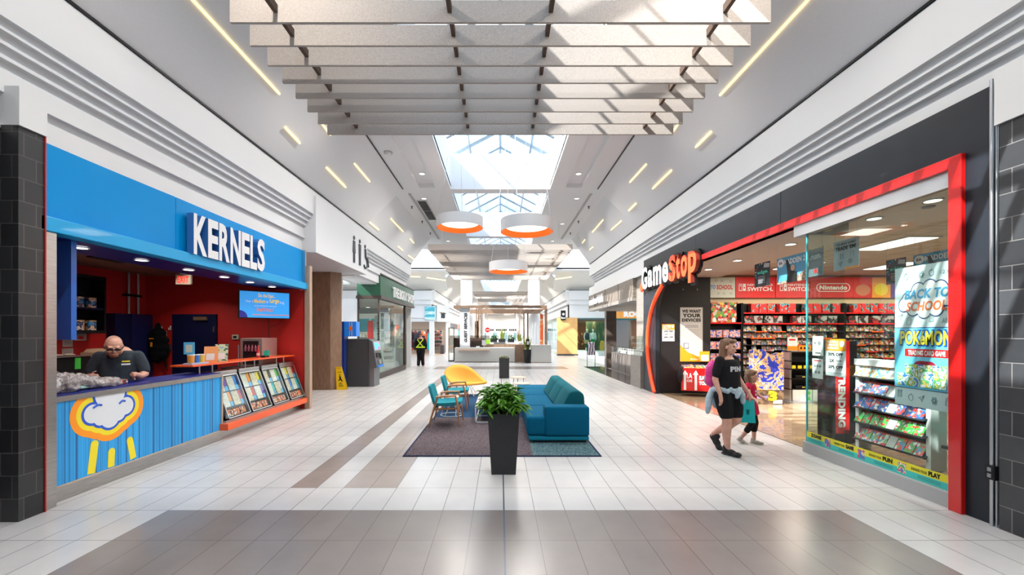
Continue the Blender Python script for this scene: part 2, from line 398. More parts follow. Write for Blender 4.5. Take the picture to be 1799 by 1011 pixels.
# ---- ceiling
def slope_prof(sgn, xw, xi, zi=6.34, zw=5.11): return [(sgn*xw, zw), (sgn*xi, zi), (sgn*(xi+.03), zi+.12), (sgn*(xw+.12), zw+.06)]
for sgn in (-1, 1):
    struct('ceiling', MB().prism(slope_prof(sgn, 4.36, 3.10), 'y', YN, 13.4), white2)
    struct('ceiling', MB().prism(slope_prof(sgn, 4.36, 3.46), 'y', 13.4, 20.5), white2)
    mb = MB(); a, b, c, d = 1.585, 2.06, 2.56, 3.12
    mb.box(sgn*a, sgn*b, YN, 20.5, 6.34, 6.5); mb.box(sgn*c, sgn*(d+.02), YN, 13.4, 6.34, 6.5); mb.box(sgn*b, sgn*c, YN, 13.25, 6.46, 6.6); mb.box(sgn*b, sgn*c, 13.25, 20.5, 6.34, 6.5)
    mb.box(sgn*c, sgn*3.5, 13.4, 20.5, 6.34, 6.5)
    struct('ceiling', mb, white2)
    mb = MB().box(sgn*4.33, sgn*4.4, YN, 20.4, 5.075, 5.105); mb.box(sgn*3.085, sgn*3.11, YN, 13.35, 6.315, 6.339)
    struct('trim_%d' % (1 if sgn < 0 else 2), mb, black)
    # light cove line along the flat strip of the second section
    struct('trim_%d' % (3 if sgn < 0 else 4), MB().box(sgn*2.95, sgn*3.02, 13.8, 20.4, 6.31, 6.34), mat('grey_slot', (.35, .34, .33), .6))
# skylight wells + glazed roofs
wells = [(YN, 13.4), (13.8, 19.9), (20.4, 32.6), (36, 46), (47, 60), (61, 90)]
nwin = 0
for wi, (y0, y1) in enumerate(wells):
    hw = 1.585 if wi < 3 else 1.8
    mb = MB()
    for sgn in (-1, 1): mb.box(sgn*hw, sgn*(hw+.15), y0-.2, y1+.2, 6.42, 7.48)
    mb.box(-hw, hw, y1, y1+.4, 6.34, 7.48)
    if wi == 0: mb.box(-hw, hw, y0-.4, y0, 6.34, 7.48)
    struct('ceiling', mb, mat('white_well', (.86, .87, .88), .6))
    nwin += 1
    g = MB(); ez, rz = 7.48, 8.40
    for sgn in (-1, 1): g.add([(sgn*(hw+.15), y0-.2, ez), (sgn*(hw+.15), y1+.4, ez), (0, y1+.4, rz), (0, y0-.2, rz)], [(0, 1, 2, 3)])
    for yy in (y0-.2, y1+.4): g.add([(-(hw+.15), yy, ez), (hw+.15, yy, ez), (0, yy, rz)], [(0, 1, 2)])
    win = struct('window_%d' % nwin, g, gls_sky, recalc=False)
    fr = MB(); n = max(2, round((y1-y0)/1.25))
    for i in range(n+1):
        yy = y0-.15+(y1-y0+.5)*i/n
        for sgn in (-1, 1): fr.tube([(sgn*(hw+.14), yy, ez), (0, yy, rz-.02)], .045, 4)
    for fx in (0, .6, 1.0):
        for sgn in ((-1, 1) if fx else (1,)): fr.tube([(sgn*fx*(hw+.1), y0-.2, rz-(rz-ez)*fx), (sgn*fx*(hw+.1), y1+.4, rz-(rz-ez)*fx)], .04, 4)
    fr.build('skylight_frame', mat('frame_grey', (.30, .36, .40), .4, .3), win)
# ---- crossing (Y 20.5 - 33): flat slab with side skylights
for sgn in (-1, 1):
    mb = MB(); mb.box(sgn*1.585, sgn*3.5, 20.5, 33.2, 6.34, 6.5); mb.box(sgn*3.5, sgn*14, 20.5, 23, 6.34, 6.5); mb.box(sgn*3.5, sgn*14, 30.5, 33.2, 6.34, 6.5); mb.box(sgn*8.5, sgn*14, 23, 30.5, 6.34, 6.5)
    for a in ((3.5, 3.6, 23, 30.5), (8.5, 8.6, 23, 30.5), (3.5, 8.6, 22.9, 23), (3.5, 8.6, 30.5, 30.6)): mb.box(sgn*a[0], sgn*a[1], a[2], a[3], 6.4, 7.3)
    mb.prism([(20.5, 5.11), (20.5, 6.4), (20.3, 6.4), (20.3, 5.07)], 'x', sgn*4.3, sgn*14)   # end face over side passage
    struct('ceiling', mb, white2)
    nwin += 1
    struct('window_%d' % nwin, MB().box(sgn*3.5, sgn*8.6, 22.9, 30.6, 7.3, 7.33), gls_sky)
    # far wall of the crossing, facing the camera, with chamfered corner
    fw = MB(); fw.prism([(32.6, 5.07), (32.6, 4.35), (32.75, 4.35), (32.75, 4.0), (32.9, 4.0), (32.9, 2.95), (33.6, 2.95), (33.6, 5.07)], 'x', sgn*5.4, sgn*14)
    struct('wall_far', fw, white)
    fw = MB(); fw.prism([(33.2, 5.11), (31.7, 6.36), (31.8, 6.5), (33.3, 5.2)], 'x', sgn*4.2, sgn*14)
    struct('ceiling', fw, cream)
    struct('trim_%d' % (5 if sgn < 0 else 6), MB().box(sgn*5.3, sgn*14, 32.57, 32.62, 5.075, 5.11), black)
    # long corridor beyond
    pr = [(5.4, 2.95), (5.4, 4.0), (5.25, 4.0), (5.25, 4.35), (5.1, 4.35), (5.1, 5.07), (5.8, 5.07), (5.8, 2.95)]
    struct('wall_left' if sgn < 0 else 'wall_right', MB().prism([(sgn*a, b) for a, b in pr], 'y', 33.0, 94), white)
    struct('ceiling', MB().prism(slope_prof(sgn, 5.1, 3.9), 'y', 33.0, 94), cream)
    struct('ceiling', MB().box(sgn*1.8, sgn*3.95, 33.0, 94, 6.34, 6.5), cream)
    struct('trim_%d' % (7 if sgn < 0 else 8), MB().box(sgn*5.08, sgn*5.14, 33, 94, 5.075, 5.105), black)
    # outer walls of the side passages
    struct('wall_left' if sgn < 0 else 'wall_right', MB().box(sgn*13.8, sgn*14, 20.5, 33, 0, 6.4), white)
struct('ceiling', MB().box(-1.8, 1.8, 32.6, 36, 6.34, 6.5), cream); struct('ceiling', MB().box(-1.8, 1.8, 90, 94, 6.34, 6.5), cream)
struct('wall_back', MB().box(-5.5, 5.5, YN-.2, YN, 0, 7.6), white)
struct('wall_end', MB().box(-6, 6, 93.8, 94, 0, 6.5), cream)
# ================================================================= lamps in the mall ceiling
def led_line(px0, py0, px1, py1, sec=1):
    """thin light on the sloped ceiling, found by its ends"""
    def on(px, py):
        u, v = abs(px-CX)/F, (CY-py)/F; s = -1 if px < CX else 1
        if sec == 1: k = 7.71; d = k/(u+v); return Vector((s*u*d, d, H+v*d))
        sl = (6.34-5.11)/(4.36-3.46); d = ((5.11-H)+4.36*sl)/(v+u*sl); return Vector((s*u*d, d, H+v*d))
    return on(px0, py0), on(px1, py1)
def put_led(a, b, label, group):
    s = -1 if a.x < 0 else 1
    n = Vector((-s*.7, 0, -.7)); mb = MB(); t = (b-a); L = t.length/2; t.normalize()
    mb.obox((a+b)/2+n*.014, t, n, t.cross(n), L, .012, .016)
    o = mb.build('linear_light', led); tag(o, label, 'ceiling light', group)
near = [(500, 223, 526, 251), (560, 210, 580, 237), (573, 294, 607, 329), (622, 287, 649, 319), (1250, 231, 1223, 258), (1197, 210, 1181, 233), (1136, 288, 1107, 320), (1180, 299, 1147, 331), (1118, 357, 1105, 370)]
far = [(637, 357, 650, 368), (646, 388, 665, 404), (686, 384, 708, 407), (720, 420, 727, 427), (699, 433, 707, 440), (717, 449, 727, 456),
       (1060, 386, 1041, 408), (1092, 388, 1074, 404), (1028, 421, 1023, 427), (1042, 434, 1036, 439), (1025, 450, 1017, 457)]
for l in near+far:
    a, b = led_line(*l, sec=1 if l in near else 2); left = l[0] < CX; n_ = l in near
    lab = ('thin light line in the '+('left' if left else 'right')+' ceiling slope, '+('before the crease' if n_ else 'beyond the crease'))
    put_led(a, b, lab, 'light lines '+('left' if left else 'right')+(' near' if n_ else ' far'))
for s, nm in ((-1, 'left'), (1, 'right')):
    a = Vector((s*3.70, .2, 6.06)); d1 = 8.17 if s < 0 else 8.0; a.z = 5.11+(4.36-3.70)*.976
    b = Vector((s*3.70, F*3.7/(CX-490) if s < 0 else F*3.7/(1266-CX), a.z)); put_led(a, b, f'long warm light line in the {nm} slope beside the baffles', None)
for k, (x0, x1, y0, y1) in enumerate([(716, 740, 487, 488), (751, 784, 489, 494), (1003, 974, 488, 492)]):
    a = P(x0, y0, 32.0); b = P(x1, y1, 32.0)
    mb = MB(); mb.tube([a+Vector((0, -.35, 0)), b+Vector((0, -.35, 0))], .04, 4); tag(mb.build('linear_light', led), ['warm light line on cream ceiling at far left above the crossing', 'second warm light line on cream ceiling left of the far column', 'warm light line on cream ceiling right of the far column'][k], 'ceiling light')
# recessed round downlights in the flat strips
def downlight(c, r, label, group, power=0, m=ledp, spread=2.2):
    t = thing('downlight', label, 'ceiling light', c, group)
    mb = MB(); mb.lathe([(r, c[2]-.012), (r, c[2]+.0), (r*.82, c[2]+.0), (r*.80, c[2]-.012)], (c[0], c[1]), 20, cap=False); mb.build('trim_ring', white, t)
    mb = MB(); mb.lathe([(r*.8, c[2]-.006), (r*.79, c[2]-.003)], (c[0], c[1]), 20); mb.build('lens', m, t)
    if power:
        area('lamp', (c[0], c[1], c[2]-.02), r*1.5, r*1.5, power, (1, .94, .87), parent=t, spread=spread)
    return t
for s, nm in ((-1, 'left'), (1, 'right')):
    for yy in (3.2, 7.8, 12.4): downlight((s*2.31, yy, 6.458), .1, f'round recessed downlight in the {nm} flat ceiling channel beside the near skylight', f'{nm} channel downlights', 90, spread=2.6)
    for yy in (14.3, 17.6, 20.9): downlight((s*2.6, yy, 6.338), .1, f'round recessed downlight in the {nm} flat ceiling strip beyond the first skylight', f'{nm} strip downlights', 90, spread=2.6)
    for yy in (24, 28, 32): downlight((s*2.6, yy, 6.338), .1, f'round downlight in the {nm} flat ceiling over the crossing', f'{nm} crossing downlights', 140, spread=2.6)
    for yy in (38, 46, 54, 62, 70, 80, 90): downlight((s*2.8, yy, 6.338), .12, f'round downlight in the {nm} flat ceiling of the far corridor', f'{nm} far corridor downlights', 520, spread=2.6)  # the last pair is added only to brighten the grey end wall
c = P(682, 268, F*4.6/(CY-268)*1.0); d = F*4.59/(CY-268)
t = thing('smoke_detector', 'small round smoke detector on the left flat ceiling near the baffles', 'smoke detector', (c.x, d, 6.34))
MB().lathe([(.11, 6.34), (.11, 6.31)], ((682-CX)*d/F, d), 18).build('base', mat('bracket_grey', (.45, .45, .44), .5), t); MB().lathe([(.075, 6.31), (.06, 6.27)], ((682-CX)*d/F, d), 18).build('sensor', white, t)
# return-air vent on the left strip
t = thing('air_vent', 'long dark louvred air vent in the left flat ceiling above the drum lamps', 'air vent', (-2.75, 15.6, 6.34))
MB().box(-2.9, -2.55, 14.5, 17.0, 6.325, 6.34).build('frame', mat('vent_frame', (.5, .5, .48), .5), t)
for i in range(2):
    mb = MB()
    for k in range(9): mb.box(-2.86, -2.59, 14.58+i*1.2+k*.125, 14.66+i*1.2+k*.125, 6.30, 6.326)
    mb.build('louvre', black, t)
for s in (-1, 1):
    for yy in (15.2, 17.2, 19.2):
        tag(MB().lathe([(.035, 6.34), (.035, 6.31), (.012, 6.30), (.012, 6.27), (.03, 6.265), (.03, 6.255)], (s*3.2, yy), 10).build('sprinkler_head', dgrey), 'tiny dark sprinkler head on the '+('left' if s < 0 else 'right')+' ceiling strip', 'sprinkler', ('left' if s < 0 else 'right')+' ceiling sprinklers')
# ================================================================= hanging felt baffles
def baffle_canopy(y0, n, step, hx, zb, hgt, label, th=.03, rails=True):
    t = thing('baffle_canopy', label, 'ceiling baffle', (0, y0, zb))
    for i in range(n):
        y = y0+i*step; MB().box(-hx, hx, y, y+th, zb, zb+hgt).build('baffle', felt, t)
    y1 = y0+(n-1)*step
    if rails:
        for x in (-.83*hx, -.187*hx, .187*hx, .83*hx):
            MB().box(x-.022, x+.022, y0+.02, y1+.02, zb+hgt*.42, zb+hgt*.78).build('rail', felt_d, t)
        for x in (-.83*hx, .83*hx):
            for yy in (y0+step*1.5, y1-step*1.5): MB().tube([(x, yy, zb+hgt*.7), (x, yy, 6.34 if abs(x) > 1.6 else 7.6)], .006, 5).build('hanger', alu, t)
    return t
ZB = 5.042; STEP = .3583; YL = 6.96
baffle_canopy(YL-15*STEP, 16, STEP, 2.868, ZB, .235, 'large hanging canopy of grey brown felt baffles overhead, nearest to the viewer')
baffle_canopy(16.65, 27, STEP, 2.868, ZB, .235, 'second felt baffle canopy hanging behind the orange-lined drum lamps')
baffle_canopy(35.3, 24, .39, 2.3, ZB, .22, 'third felt baffle canopy, seen above the guest services pergola')
baffle_canopy(52, 20, .45, 2.3, ZB, .22, 'fourth felt baffle canopy, far along the corridor')
baffle_canopy(70, 18, .45, 2.3, ZB, .22, 'farthest and smallest felt baffle canopy in the corridor')
# ================================================================= drum pendants
def drum(cx, cy, zb, R, hh, label, ztop=8.2):
    t = thing('drum_pendant', label, 'pendant lamp', (cx, cy, zb))
    mb = MB(); mb.lathe([(R, zb), (R, zb+hh), (R-.01, zb+hh), (R-.01, zb)], (cx, cy), 64, cap=False); mb.build('shade', mat('white_fabric_shade', (.62, .62, .62), .8, noise_amt=.03, scale=200), t, smooth=True)
    mb = MB(); mb.lathe([(R-.012, zb+.001), (R*.80, zb+hh*.42)], (cx, cy), 64, cap=False); mb.build('lining', orange_in, t, smooth=True)
    MB().lathe([(R*.82, zb+hh*.42), (R*.82, zb+hh*.46)], (cx, cy), 64).build('diffuser', mat('drum_diffuser', (1, .97, .9), .5, emit=(1, .96, .86), estr=1.5), t)
    for k in range(3):
        a = PI*.5+2*PI*k/3
        MB().tube([(cx+R*math.cos(a), cy+R*math.sin(a), zb+hh), (cx, cy, ztop)], .006, 5).build('cable', alu, t)
    area('lamp', (cx, cy, zb-.005), R*1.1, R*1.1, 55, (1, .95, .88), parent=t)
c = P(808, 400, 11.07); drum(c.x, 11.07, 4.52, .61, .27, 'white drum pendant with orange lining, left of the pair')
c = P(926, 400, 9.6); drum(c.x, 9.7, 4.08, .605, .275, 'white drum pendant with orange lining, right of the pair and nearest')
c = P(893, 470, 13.1); drum(c.x, 13.1, 3.66, .60, .28, 'smallest white drum pendant hanging lowest before the second canopy')

# ================================================================= LEFT: dark tile pier
ptile = brick_mat('dark_slate_tile', (.010, .0105, .012), (.022, .023, .025), (.07, .065, .06), .21, .212, .004, .4, .5, 'xyz')
struct('wall_left', MB().box(-5.6, -4.44, 3.87, 4.09, 0, 3.66), ptile); struct('wall_left', MB().box(-4.62, -4.42, 3.86, 4.10, 3.66, 4.02), white)
struct('wall_left', MB().box(-9.6, -4.62, 3.9, 4.08, 0, 3.66), black); struct('wall_left', MB().box(-4.8, -4.64, YN, 3.3, 0, 3.7), white)
struct('wall_left', MB().box(-5.7, -4.62, 3.2, 3.88, 3.65, 4.3), white); struct('wall_left', MB().box(-9.6, -4.66, 3.1, 3.25, 0, 3.8), black); struct('wall_left', MB().box(-5.7, -5.55, 3.2, 3.9, 0, 3.7), mat('dark_recess', (.03, .03, .032), .4))
struct('ceiling', MB().box(-5.7, -4.6, 3.2, 3.9, 3.64, 3.7), white)
# ---------------------------------------------------------------- popcorn shop shell
XL = -4.56
struct('wall_left', MB().box(-8.35, -8.19, 4.05, 9.9, 0, 3.1), red)
struct('wall_left', MB().box(-8.35, -4.505, 9.70, 9.85, 0, 2.74), red); struct('wall_left', MB().box(-8.35, -4.63, 9.70, 9.85, 2.74, 3.64), red)
struct('wall_left', MB().box(-8.35, -4.62, 4.09, 4.13, 0, 3.1), red)
act = brick_mat('ceiling_tile_grid_brown', (.30, .17, .11), (.32, .18, .12), (.10, .05, .035), .61, .61, .008, .8, .1, 'xy', 0)
struct('ceiling', MB().box(-8.35, -5.3, 4.05, 9.75, 3.07, 3.12), act)
struct('floor', MB().box(-8.2, -4.7, 4.1, 9.7, .0, .012), mat('shop_floor_dark', (.08, .07, .07), .5))
# header: soffit, blue lip, glossy blue sign panel
t = thing('shop_header', 'glossy blue shop header with light blue lip over the popcorn counter', 'shop sign board', (-4.5, 6.9, 2.75))
MB().box(-5.36, -4.56, 4.13, 9.68, 2.755, 2.9).build('soffit', navy, t)
MB().box(-4.62, -4.44, 4.06, 9.74, 2.75, 2.895).build('lip', blue_l, t, bevel=.008)
mb = MB()
for a, b in ((4.13, 5.86), (5.865, 7.7), (7.705, 9.62)):
    n = 8
    for i in range(n):
        ya, yb = a+(b-a)*i/n, a+(b-a)*(i+1)/n
        fa, fb = [.012*math.sin(PI*(q-a)/(b-a)) for q in (ya, yb)]
        mb.add([(-4.53-fa, ya, 2.895), (-4.53-fb, yb, 2.895), (-4.53-fb, yb, 3.645), (-4.53-fa, ya, 3.645)], [(0, 1, 2, 3)])
mb.build('sign_panel', blue_p, t)
MB().box(-4.61, -4.555, 4.1, 9.69, 2.9, 3.645).build('backing', navy, t)
t2 = thing('shop_sign_letters', 'raised white KERNELS lettering on the glossy blue header', 'sign', (-4.5, 6.05, 2.88))
pl = Pl((-4.5, 0, 0), (0, 1, 0))
word = 'KERNELS'; ws = [.30, .25, .28, .30, .25, .22, .26]; tot = sum(ws); y = 6.03; sc = 1.84/tot
for ch, w_ in zip(word, ws):
    a = y; b = y+w_*sc*.93; pl.text(ch, mat('letter_face_white', (.82, .82, .82), .5), a, b, 2.885, 3.475, 0, .10, .035, t2, 'letter', side=mat('letter_side_blue', (.04, .16, .42), .4)); y += w_*sc
for i, yy in enumerate((4.93, 5.77, 6.64, 7.5, 8.27, 9.07)): downlight((-4.93, yy, 2.752), .085, 'small bright downlight in the navy soffit over the popcorn counter', 'soffit downlights over the popcorn counter', 6 if i % 2 == 0 else 0, led_w)
for xx, yy in ((-6.7, 6.0), (-7.3, 6.6), (-6.0, 7.9), (-6.7, 8.6)): downlight((xx, yy, 3.068), .07, 'small round lamp in the brown tiled ceiling of the popcorn shop', 'lamps in popcorn shop ceiling', 13, led_w)
tag(MB().box(-7.1, -6.3, 7.2, 7.8, 3.05, 3.069).build('air_vent', mat('vent_dark', (.03, .02, .02), .6)), 'dark square vent in the brown tiled ceiling of the popcorn shop', 'air vent')
# posts
tag(MB().box(-4.62, -4.47, 4.10, 4.235, 0, 2.75).build('steel_post', steel, bevel=.004), 'brushed steel post at the near end of the popcorn counter', 'post')
tag(MB().box(-4.455, -4.43, 4.09, 4.10, 0, 3.66).build('trim_9', red), kind='structure')
tag(MB().box(-4.50, -4.385, 9.66, 9.79, 0, 3.3).build('wooden_post', mat('tan_jamb', (.42, .30, .22), .45, noise_amt=.1, scale=8, stretch=(4, 4, .5))), 'tan wooden post at the far end of the popcorn shop', 'post')
tag(MB().box(-4.55, -4.47, 9.62, 9.68, 2.9, 3.65).build('sign_end_cap', alu), 'slim grey metal strip closing the far end of blue header', 'trim')
# ---- counter with striped front and cloud mural
def stripe_mat():
    m = bpy.data.materials.new('blue_striped_laminate'); m.use_nodes = True; nt = m.node_tree; b = nt.nodes['Principled BSDF']; L = nt.links.new
    geo = nd(nt, 'NewGeometry'); sp = nd(nt, 'SeparateXYZ'); L(geo.outputs['Position'], sp.inputs[0]); n = nd(nt, 'TexNoise', noise_dimensions='1D')
    n.inputs['Scale'].default_value = 22; n.inputs['Detail'].default_value = 3; n.inputs['Roughness'].default_value = .75; L(sp.outputs[1], n.inputs['W'])
    r = nd(nt, 'ValToRGB'); r.color_ramp.interpolation = 'CONSTANT'; L(n.outputs['Fac'], r.inputs['Fac'])
    st = [(0, (.005, .05, .16)), (.36, (.015, .15, .40)), (.43, (.02, .30, .68)), (.50, (.03, .38, .80)), (.56, (.012, .2, .5)), (.585, (.03, .36, .75)), (.68, (.01, .10, .3))]
    while len(r.color_ramp.elements) < len(st): r.color_ramp.elements.new(.5)
    for e, (p, c) in zip(r.color_ramp.elements, st): e.position = p; e.color = (*c, 1)
    L(r.outputs['Color'], b.inputs['Base Color']); b.inputs['Roughness'].default_value = .4
    return m
t = thing('service_counter', 'popcorn shop counter with blue striped front and a cloud mural', 'counter', (-4.7, 5.5, 0))
MB().box(-4.9, XL, 4.24, 6.86, .15, 1.03).build('front_panel', stripe_mat(), t)
MB().box(-4.9, XL+.005, 4.235, 6.87, 0, .15).build('kick_plate', steel, t)
MB().box(-4.62, XL+.012, 4.235, 6.88, .15, .165).build('lower_edge_strip', mat('tan_strip', (.5, .38, .28), .4), t)
MB().box(-4.62, XL+.015, 4.235, 6.88, 1.03, 1.085).build('upper_edge_strip', steel, t)
MB().box(-5.12, -4.585, 4.235, 6.88, 1.085, 1.10).build('countertop', navy, t)
MB().box(-4.62, XL+.018, 6.85, 6.885, .15, 1.03).build('corner_strip', mat('tan_strip', (.5, .38, .28), .4), t)
MB().box(-5.12, -5.06, 4.3, 6.86, .02, 1.085).build('back_panel', navy, t)
# mural
plc = Pl((XL+.001, 0, 0), (0, 1, 0))
def blob(circles, c, grow, n=120, zmax=1.03):
    pts = []
    for i in range(n):
        a = 2*PI*i/n; dx, dz = math.cos(a), math.sin(a); best = 0
        for (y, z, r) in circles:
            r2 = r+grow; py, pz = c[0]-y, c[1]-z; bq = py*dx+pz*dz; cq = py*py+pz*pz-r2*r2; D = bq*bq-cq
            if D > 0: best = max(best, -bq+math.sqrt(D))
        pts.append([c[0]+dx*best, c[1]+dz*best])
    return [(a, min(b, zmax)) for a, b in pts]
cc = (4.905, .86); circ = [(4.70, .84, .105), (5.11, .86, .105), (4.905, .755, .115), (4.79, .77, .08), (5.02, .78, .08), (4.91, 1.05, .19)]
for nm, g, m, k in (('mural_orange', .15, inko, .001), ('mural_yellow', .082, inky, .002), ('mural_blue_outline', .028, mat('mural_blue', (.01, .08, .5), .5), .003), ('mural_cloud', .0, mat('mural_white', (.78, .8, .82), .5), .004)):
    plc.poly(nm, m, blob(circ, cc, g), k-.001, k, t)
def bar(p0, p1, r):
    a = Wl(*p0, XL); b = Wl(*p1, XL); A = Vector((a.y, a.z)); B = Vector((b.y, b.z)); d = (A-B).normalized(); nrm = Vector((-d.y, d.x)); pts = [B-nrm*r, B+nrm*r]
    for i in range(9):
        an = PI*i/8; pts.append(A+nrm*r*math.cos(an)+d*r*math.sin(an))
    return [(p.x, p.y) for p in pts]
for p0, p1, r in (((166, 781), (160, 833), .045), ((196, 794), (195, 821), .042), ((228, 774), (234, 806), .042)):
    plc.poly('mural_ray', inky, bar(p0, p1, r), 0, .0015, t)
for (a0, b0, a1, b1) in ((4.70, .905, 4.80, .93), (5.02, .90, 5.10, .93)):      # blue curls inside the cloud
    mb = MB(); pts = [plc.pt(a0+(a1-a0)*k/6, b0+(b1-b0)*math.sin(PI*k/6*.8), .004) for k in range(7)]; mb.tube(pts, .011, 5); mb.build('mural_curl', mat('mural_blue', (.01, .08, .5), .5), t)
# ---- popcorn display cases
pop = ramp_mat('popcorn_mix', 'voronoi', 90, [(0, (.75, .55, .30)), (.3, (.85, .75, .55)), (.6, (.55, .32, .14)), (.8, (.9, .85, .72))], .8)
pop2 = ramp_mat('white_popcorn', 'voronoi', 90, [(0, (.85, .80, .68)), (.4, (.7, .6, .45)), (.7, (.92, .9, .82))], .8)
tinr = ramp_mat('snack_bag_print', 'voronoi', 40, [(0, (.75, .12, .03)), (.35, (.85, .25, .05)), (.6, (.08, .03, .02)), (.8, (.9, .85, .8))], .4)
labs = ['nearest popcorn display case, beside the striped blue counter', 'second popcorn display case from the striped counter', 'third popcorn display case from the striped counter', 'farthest popcorn display case, against the red wall']
cols = [(inko, inkp, inkr, inkbl), (inkr, inko, inkp, inky), (inkt, inkb, paper, inkg), (inkbl, inky, inkt, inkr)]
base = thing('display_plinth', 'steel plinth with an orange band under the popcorn display cases', 'plinth', (-4.6, 8.2, 0))
MB().box(-5.1, -4.60, 6.89, 9.65, 0, .16).build('kick_plate', steel, base); MB().box(-4.9, -4.42, 6.82, 9.62, .16, .265).build('orange_band', orange, base, bevel=.004); MB().box(-5.1, -4.5, 6.89, 9.65, .265, .30).build('ledge', steel, base)
MB().prism([(-5.1, .3), (-4.70, .3), (-4.95, 1.0), (-5.1, 1.0)], 'y', 6.89, 9.65).build('body', blackm, base)
for k, (ya, yb) in enumerate(((6.92, 7.53), (7.59, 8.23), (8.31, 8.90), (8.98, 9.60))):
    t = thing('popcorn_display_case', labs[k], 'display case', (-4.6, (ya+yb)/2, .3))
    A = Vector((-4.47, ya, .325)); up = Vector((-.26, 0, .705)); hgt = up.length; q = Pl(A, (0, 1, 0), up); W_ = yb-ya
    q.rect('backing', blackm, .0, W_, 0, hgt, -.10, -.05, t)
    for i in range(2):
        for j in range(2):
            a0 = .04+i*(W_/2-.02); b0 = .20+j*.27; a1 = a0+W_/2-.06
            c4 = cols[k][i*2+j]
            bx = q.rect('popcorn_bin', pop if (i+j+k) % 2 else pop2, a0, a0+(a1-a0)*.70, b0, b0+.25, -.05, -.03, t)
            q.rect('flavour_card', c4, a0+(a1-a0)*.70, a1, b0+.09, b0+.25, -.05, -.028, t); q.rect('price_card', mat('sky_card', (.1, .45, .8), .5), a0+(a1-a0)*.72, a1, b0, b0+.085, -.05, -.026, t)
    for i in range(3): q.rect('snack_bag', tinr, .04+i*W_*.28, .04+i*W_*.28+W_*.25, .035, .155, -.05, -.02, t, bevel=.006)
    q.rect('cover_glass', gls, 0, W_, 0, hgt, .0, .004, t)
    q.rects('frame', alu, [(0, .018, 0, hgt), (W_-.018, W_, 0, hgt), (0, W_, 0, .02), (0, W_, hgt-.02, hgt)], -.1, .008, t)
    MB().box(-4.98, -4.72, ya, yb, 1.03, 1.10).build('top_rail', steel, t, bevel=.01)
t = thing('orange_shelf', 'narrow orange glass shelf on posts above the popcorn display cases', 'shelf', (-4.85, 8, 1.2))
MB().box(-5.05, -4.70, 6.42, 9.60, 1.225, 1.25).build('top', orange, t)
for yy in (6.7, 7.0, 7.9, 8.2, 9.0, 9.3): MB().tube([(-4.8, yy, 1.095), (-4.8, yy, 1.225)], .012, 8).build('standoff', alu, t)
# ---- things on the orange shelf
t = thing('popcorn_tub_pack', 'pack of small printed tubs on the orange shelf end', 'snack pack', (-4.9, 6.7, 1.25))
for i in range(3): MB().lathe([(.045, 1.27), (.05, 1.39), (.052, 1.392)], (-4.86-.0*i, 6.6+i*.11, ), 14).build('tub', [mat('tub_a', (.7, .3, .05), .4), mat('tub_b', (.02, .15, .5), .4), mat('tub_c', (.75, .5, .1), .4)][i], t)
for i in range(3): MB().lathe([(.053, 1.392), (.053, 1.405)], (-4.86, 6.6+i*.11), 14).build('lid', paper, t)
MB().box(-4.93, -4.79, 6.53, 6.9, 1.251, 1.275).build('tray', mat('tray_blue', (.35, .5, .7), .4), t)
q = Pl((-4.98, 6.64, 1.42), (1, .25, 0)); s_ = q.rect('counter_card', mat('cyan_card', (.1, .5, .8), .4), -.02, .13, -.01, .18, 0, .008); tag(s_, 'small cyan card standing behind the printed tubs', 'sign'); q.rect('picture', mat('card_picture', (.7, .75, .6), .5), .01, .1, .02, .14, .008, .01, s_); MB().box(-4.96, -4.9, 6.62, 6.68, 1.25, 1.41).build('holder', gls, s_)
for i, (ya, m, lb) in enumerate(((7.0, mat('flyer_orange', (.85, .35, .12), .5), 'orange leaflet leaning on the orange shelf'), (7.26, ramp_mat('flyer_green', 'noise', 14, [(0, (.05, .15, .1)), (.45, (.6, .65, .4)), (.6, (.2, .45, .6))], .4), 'grey and green leaflet leaning right of the orange leaflet'))):
    q = Pl((-4.95, ya, 1.251), (.72, .69, 0), (.05, .02, 1)); o = q.rect('leaflet', m, 0, .20, 0, .27+i*.03, 0, .01); tag(o, lb, 'leaflet'); q.rect('print', paper, .03, .15, .04, .15, .01, .012, o)
q = Pl((-4.75, 8.35, 1.25), (1, 0, 0)); t = thing('bottle', 'slim red bottle standing by the small fridge', 'bottle', (-4.95, 8.6, 1.25)); MB().lathe([(.028, 1.251), (.03, 1.36), (.012, 1.43), (.01, 1.50)], (-4.93, 8.55), 12).build('body', mat('bottle_red', (.5, .01, .02), .15, coat=1), t, smooth=True); MB().lathe([(.0305, 1.29), (.0305, 1.34)], (-4.93, 8.55), 12, cap=False).build('bottle_label', mat('pink_label', (.8, .45, .4), .5), t)
t = thing('card_terminal', 'black card terminal with green light on the orange shelf', 'card terminal', (-4.8, 8.6, 1.25)); MB().box(-4.86, -4.76, 8.50, 8.66, 1.251, 1.29).build('base', black, t, bevel=.01); MB().prism([(8.60, 1.29), (8.70, 1.29), (8.68, 1.39), (8.64, 1.39)], 'x', -4.85, -4.77).build('screen', mat('screen_green', (0, .05, .03), .3, emit=(.0, .6, .35), estr=.3), t)
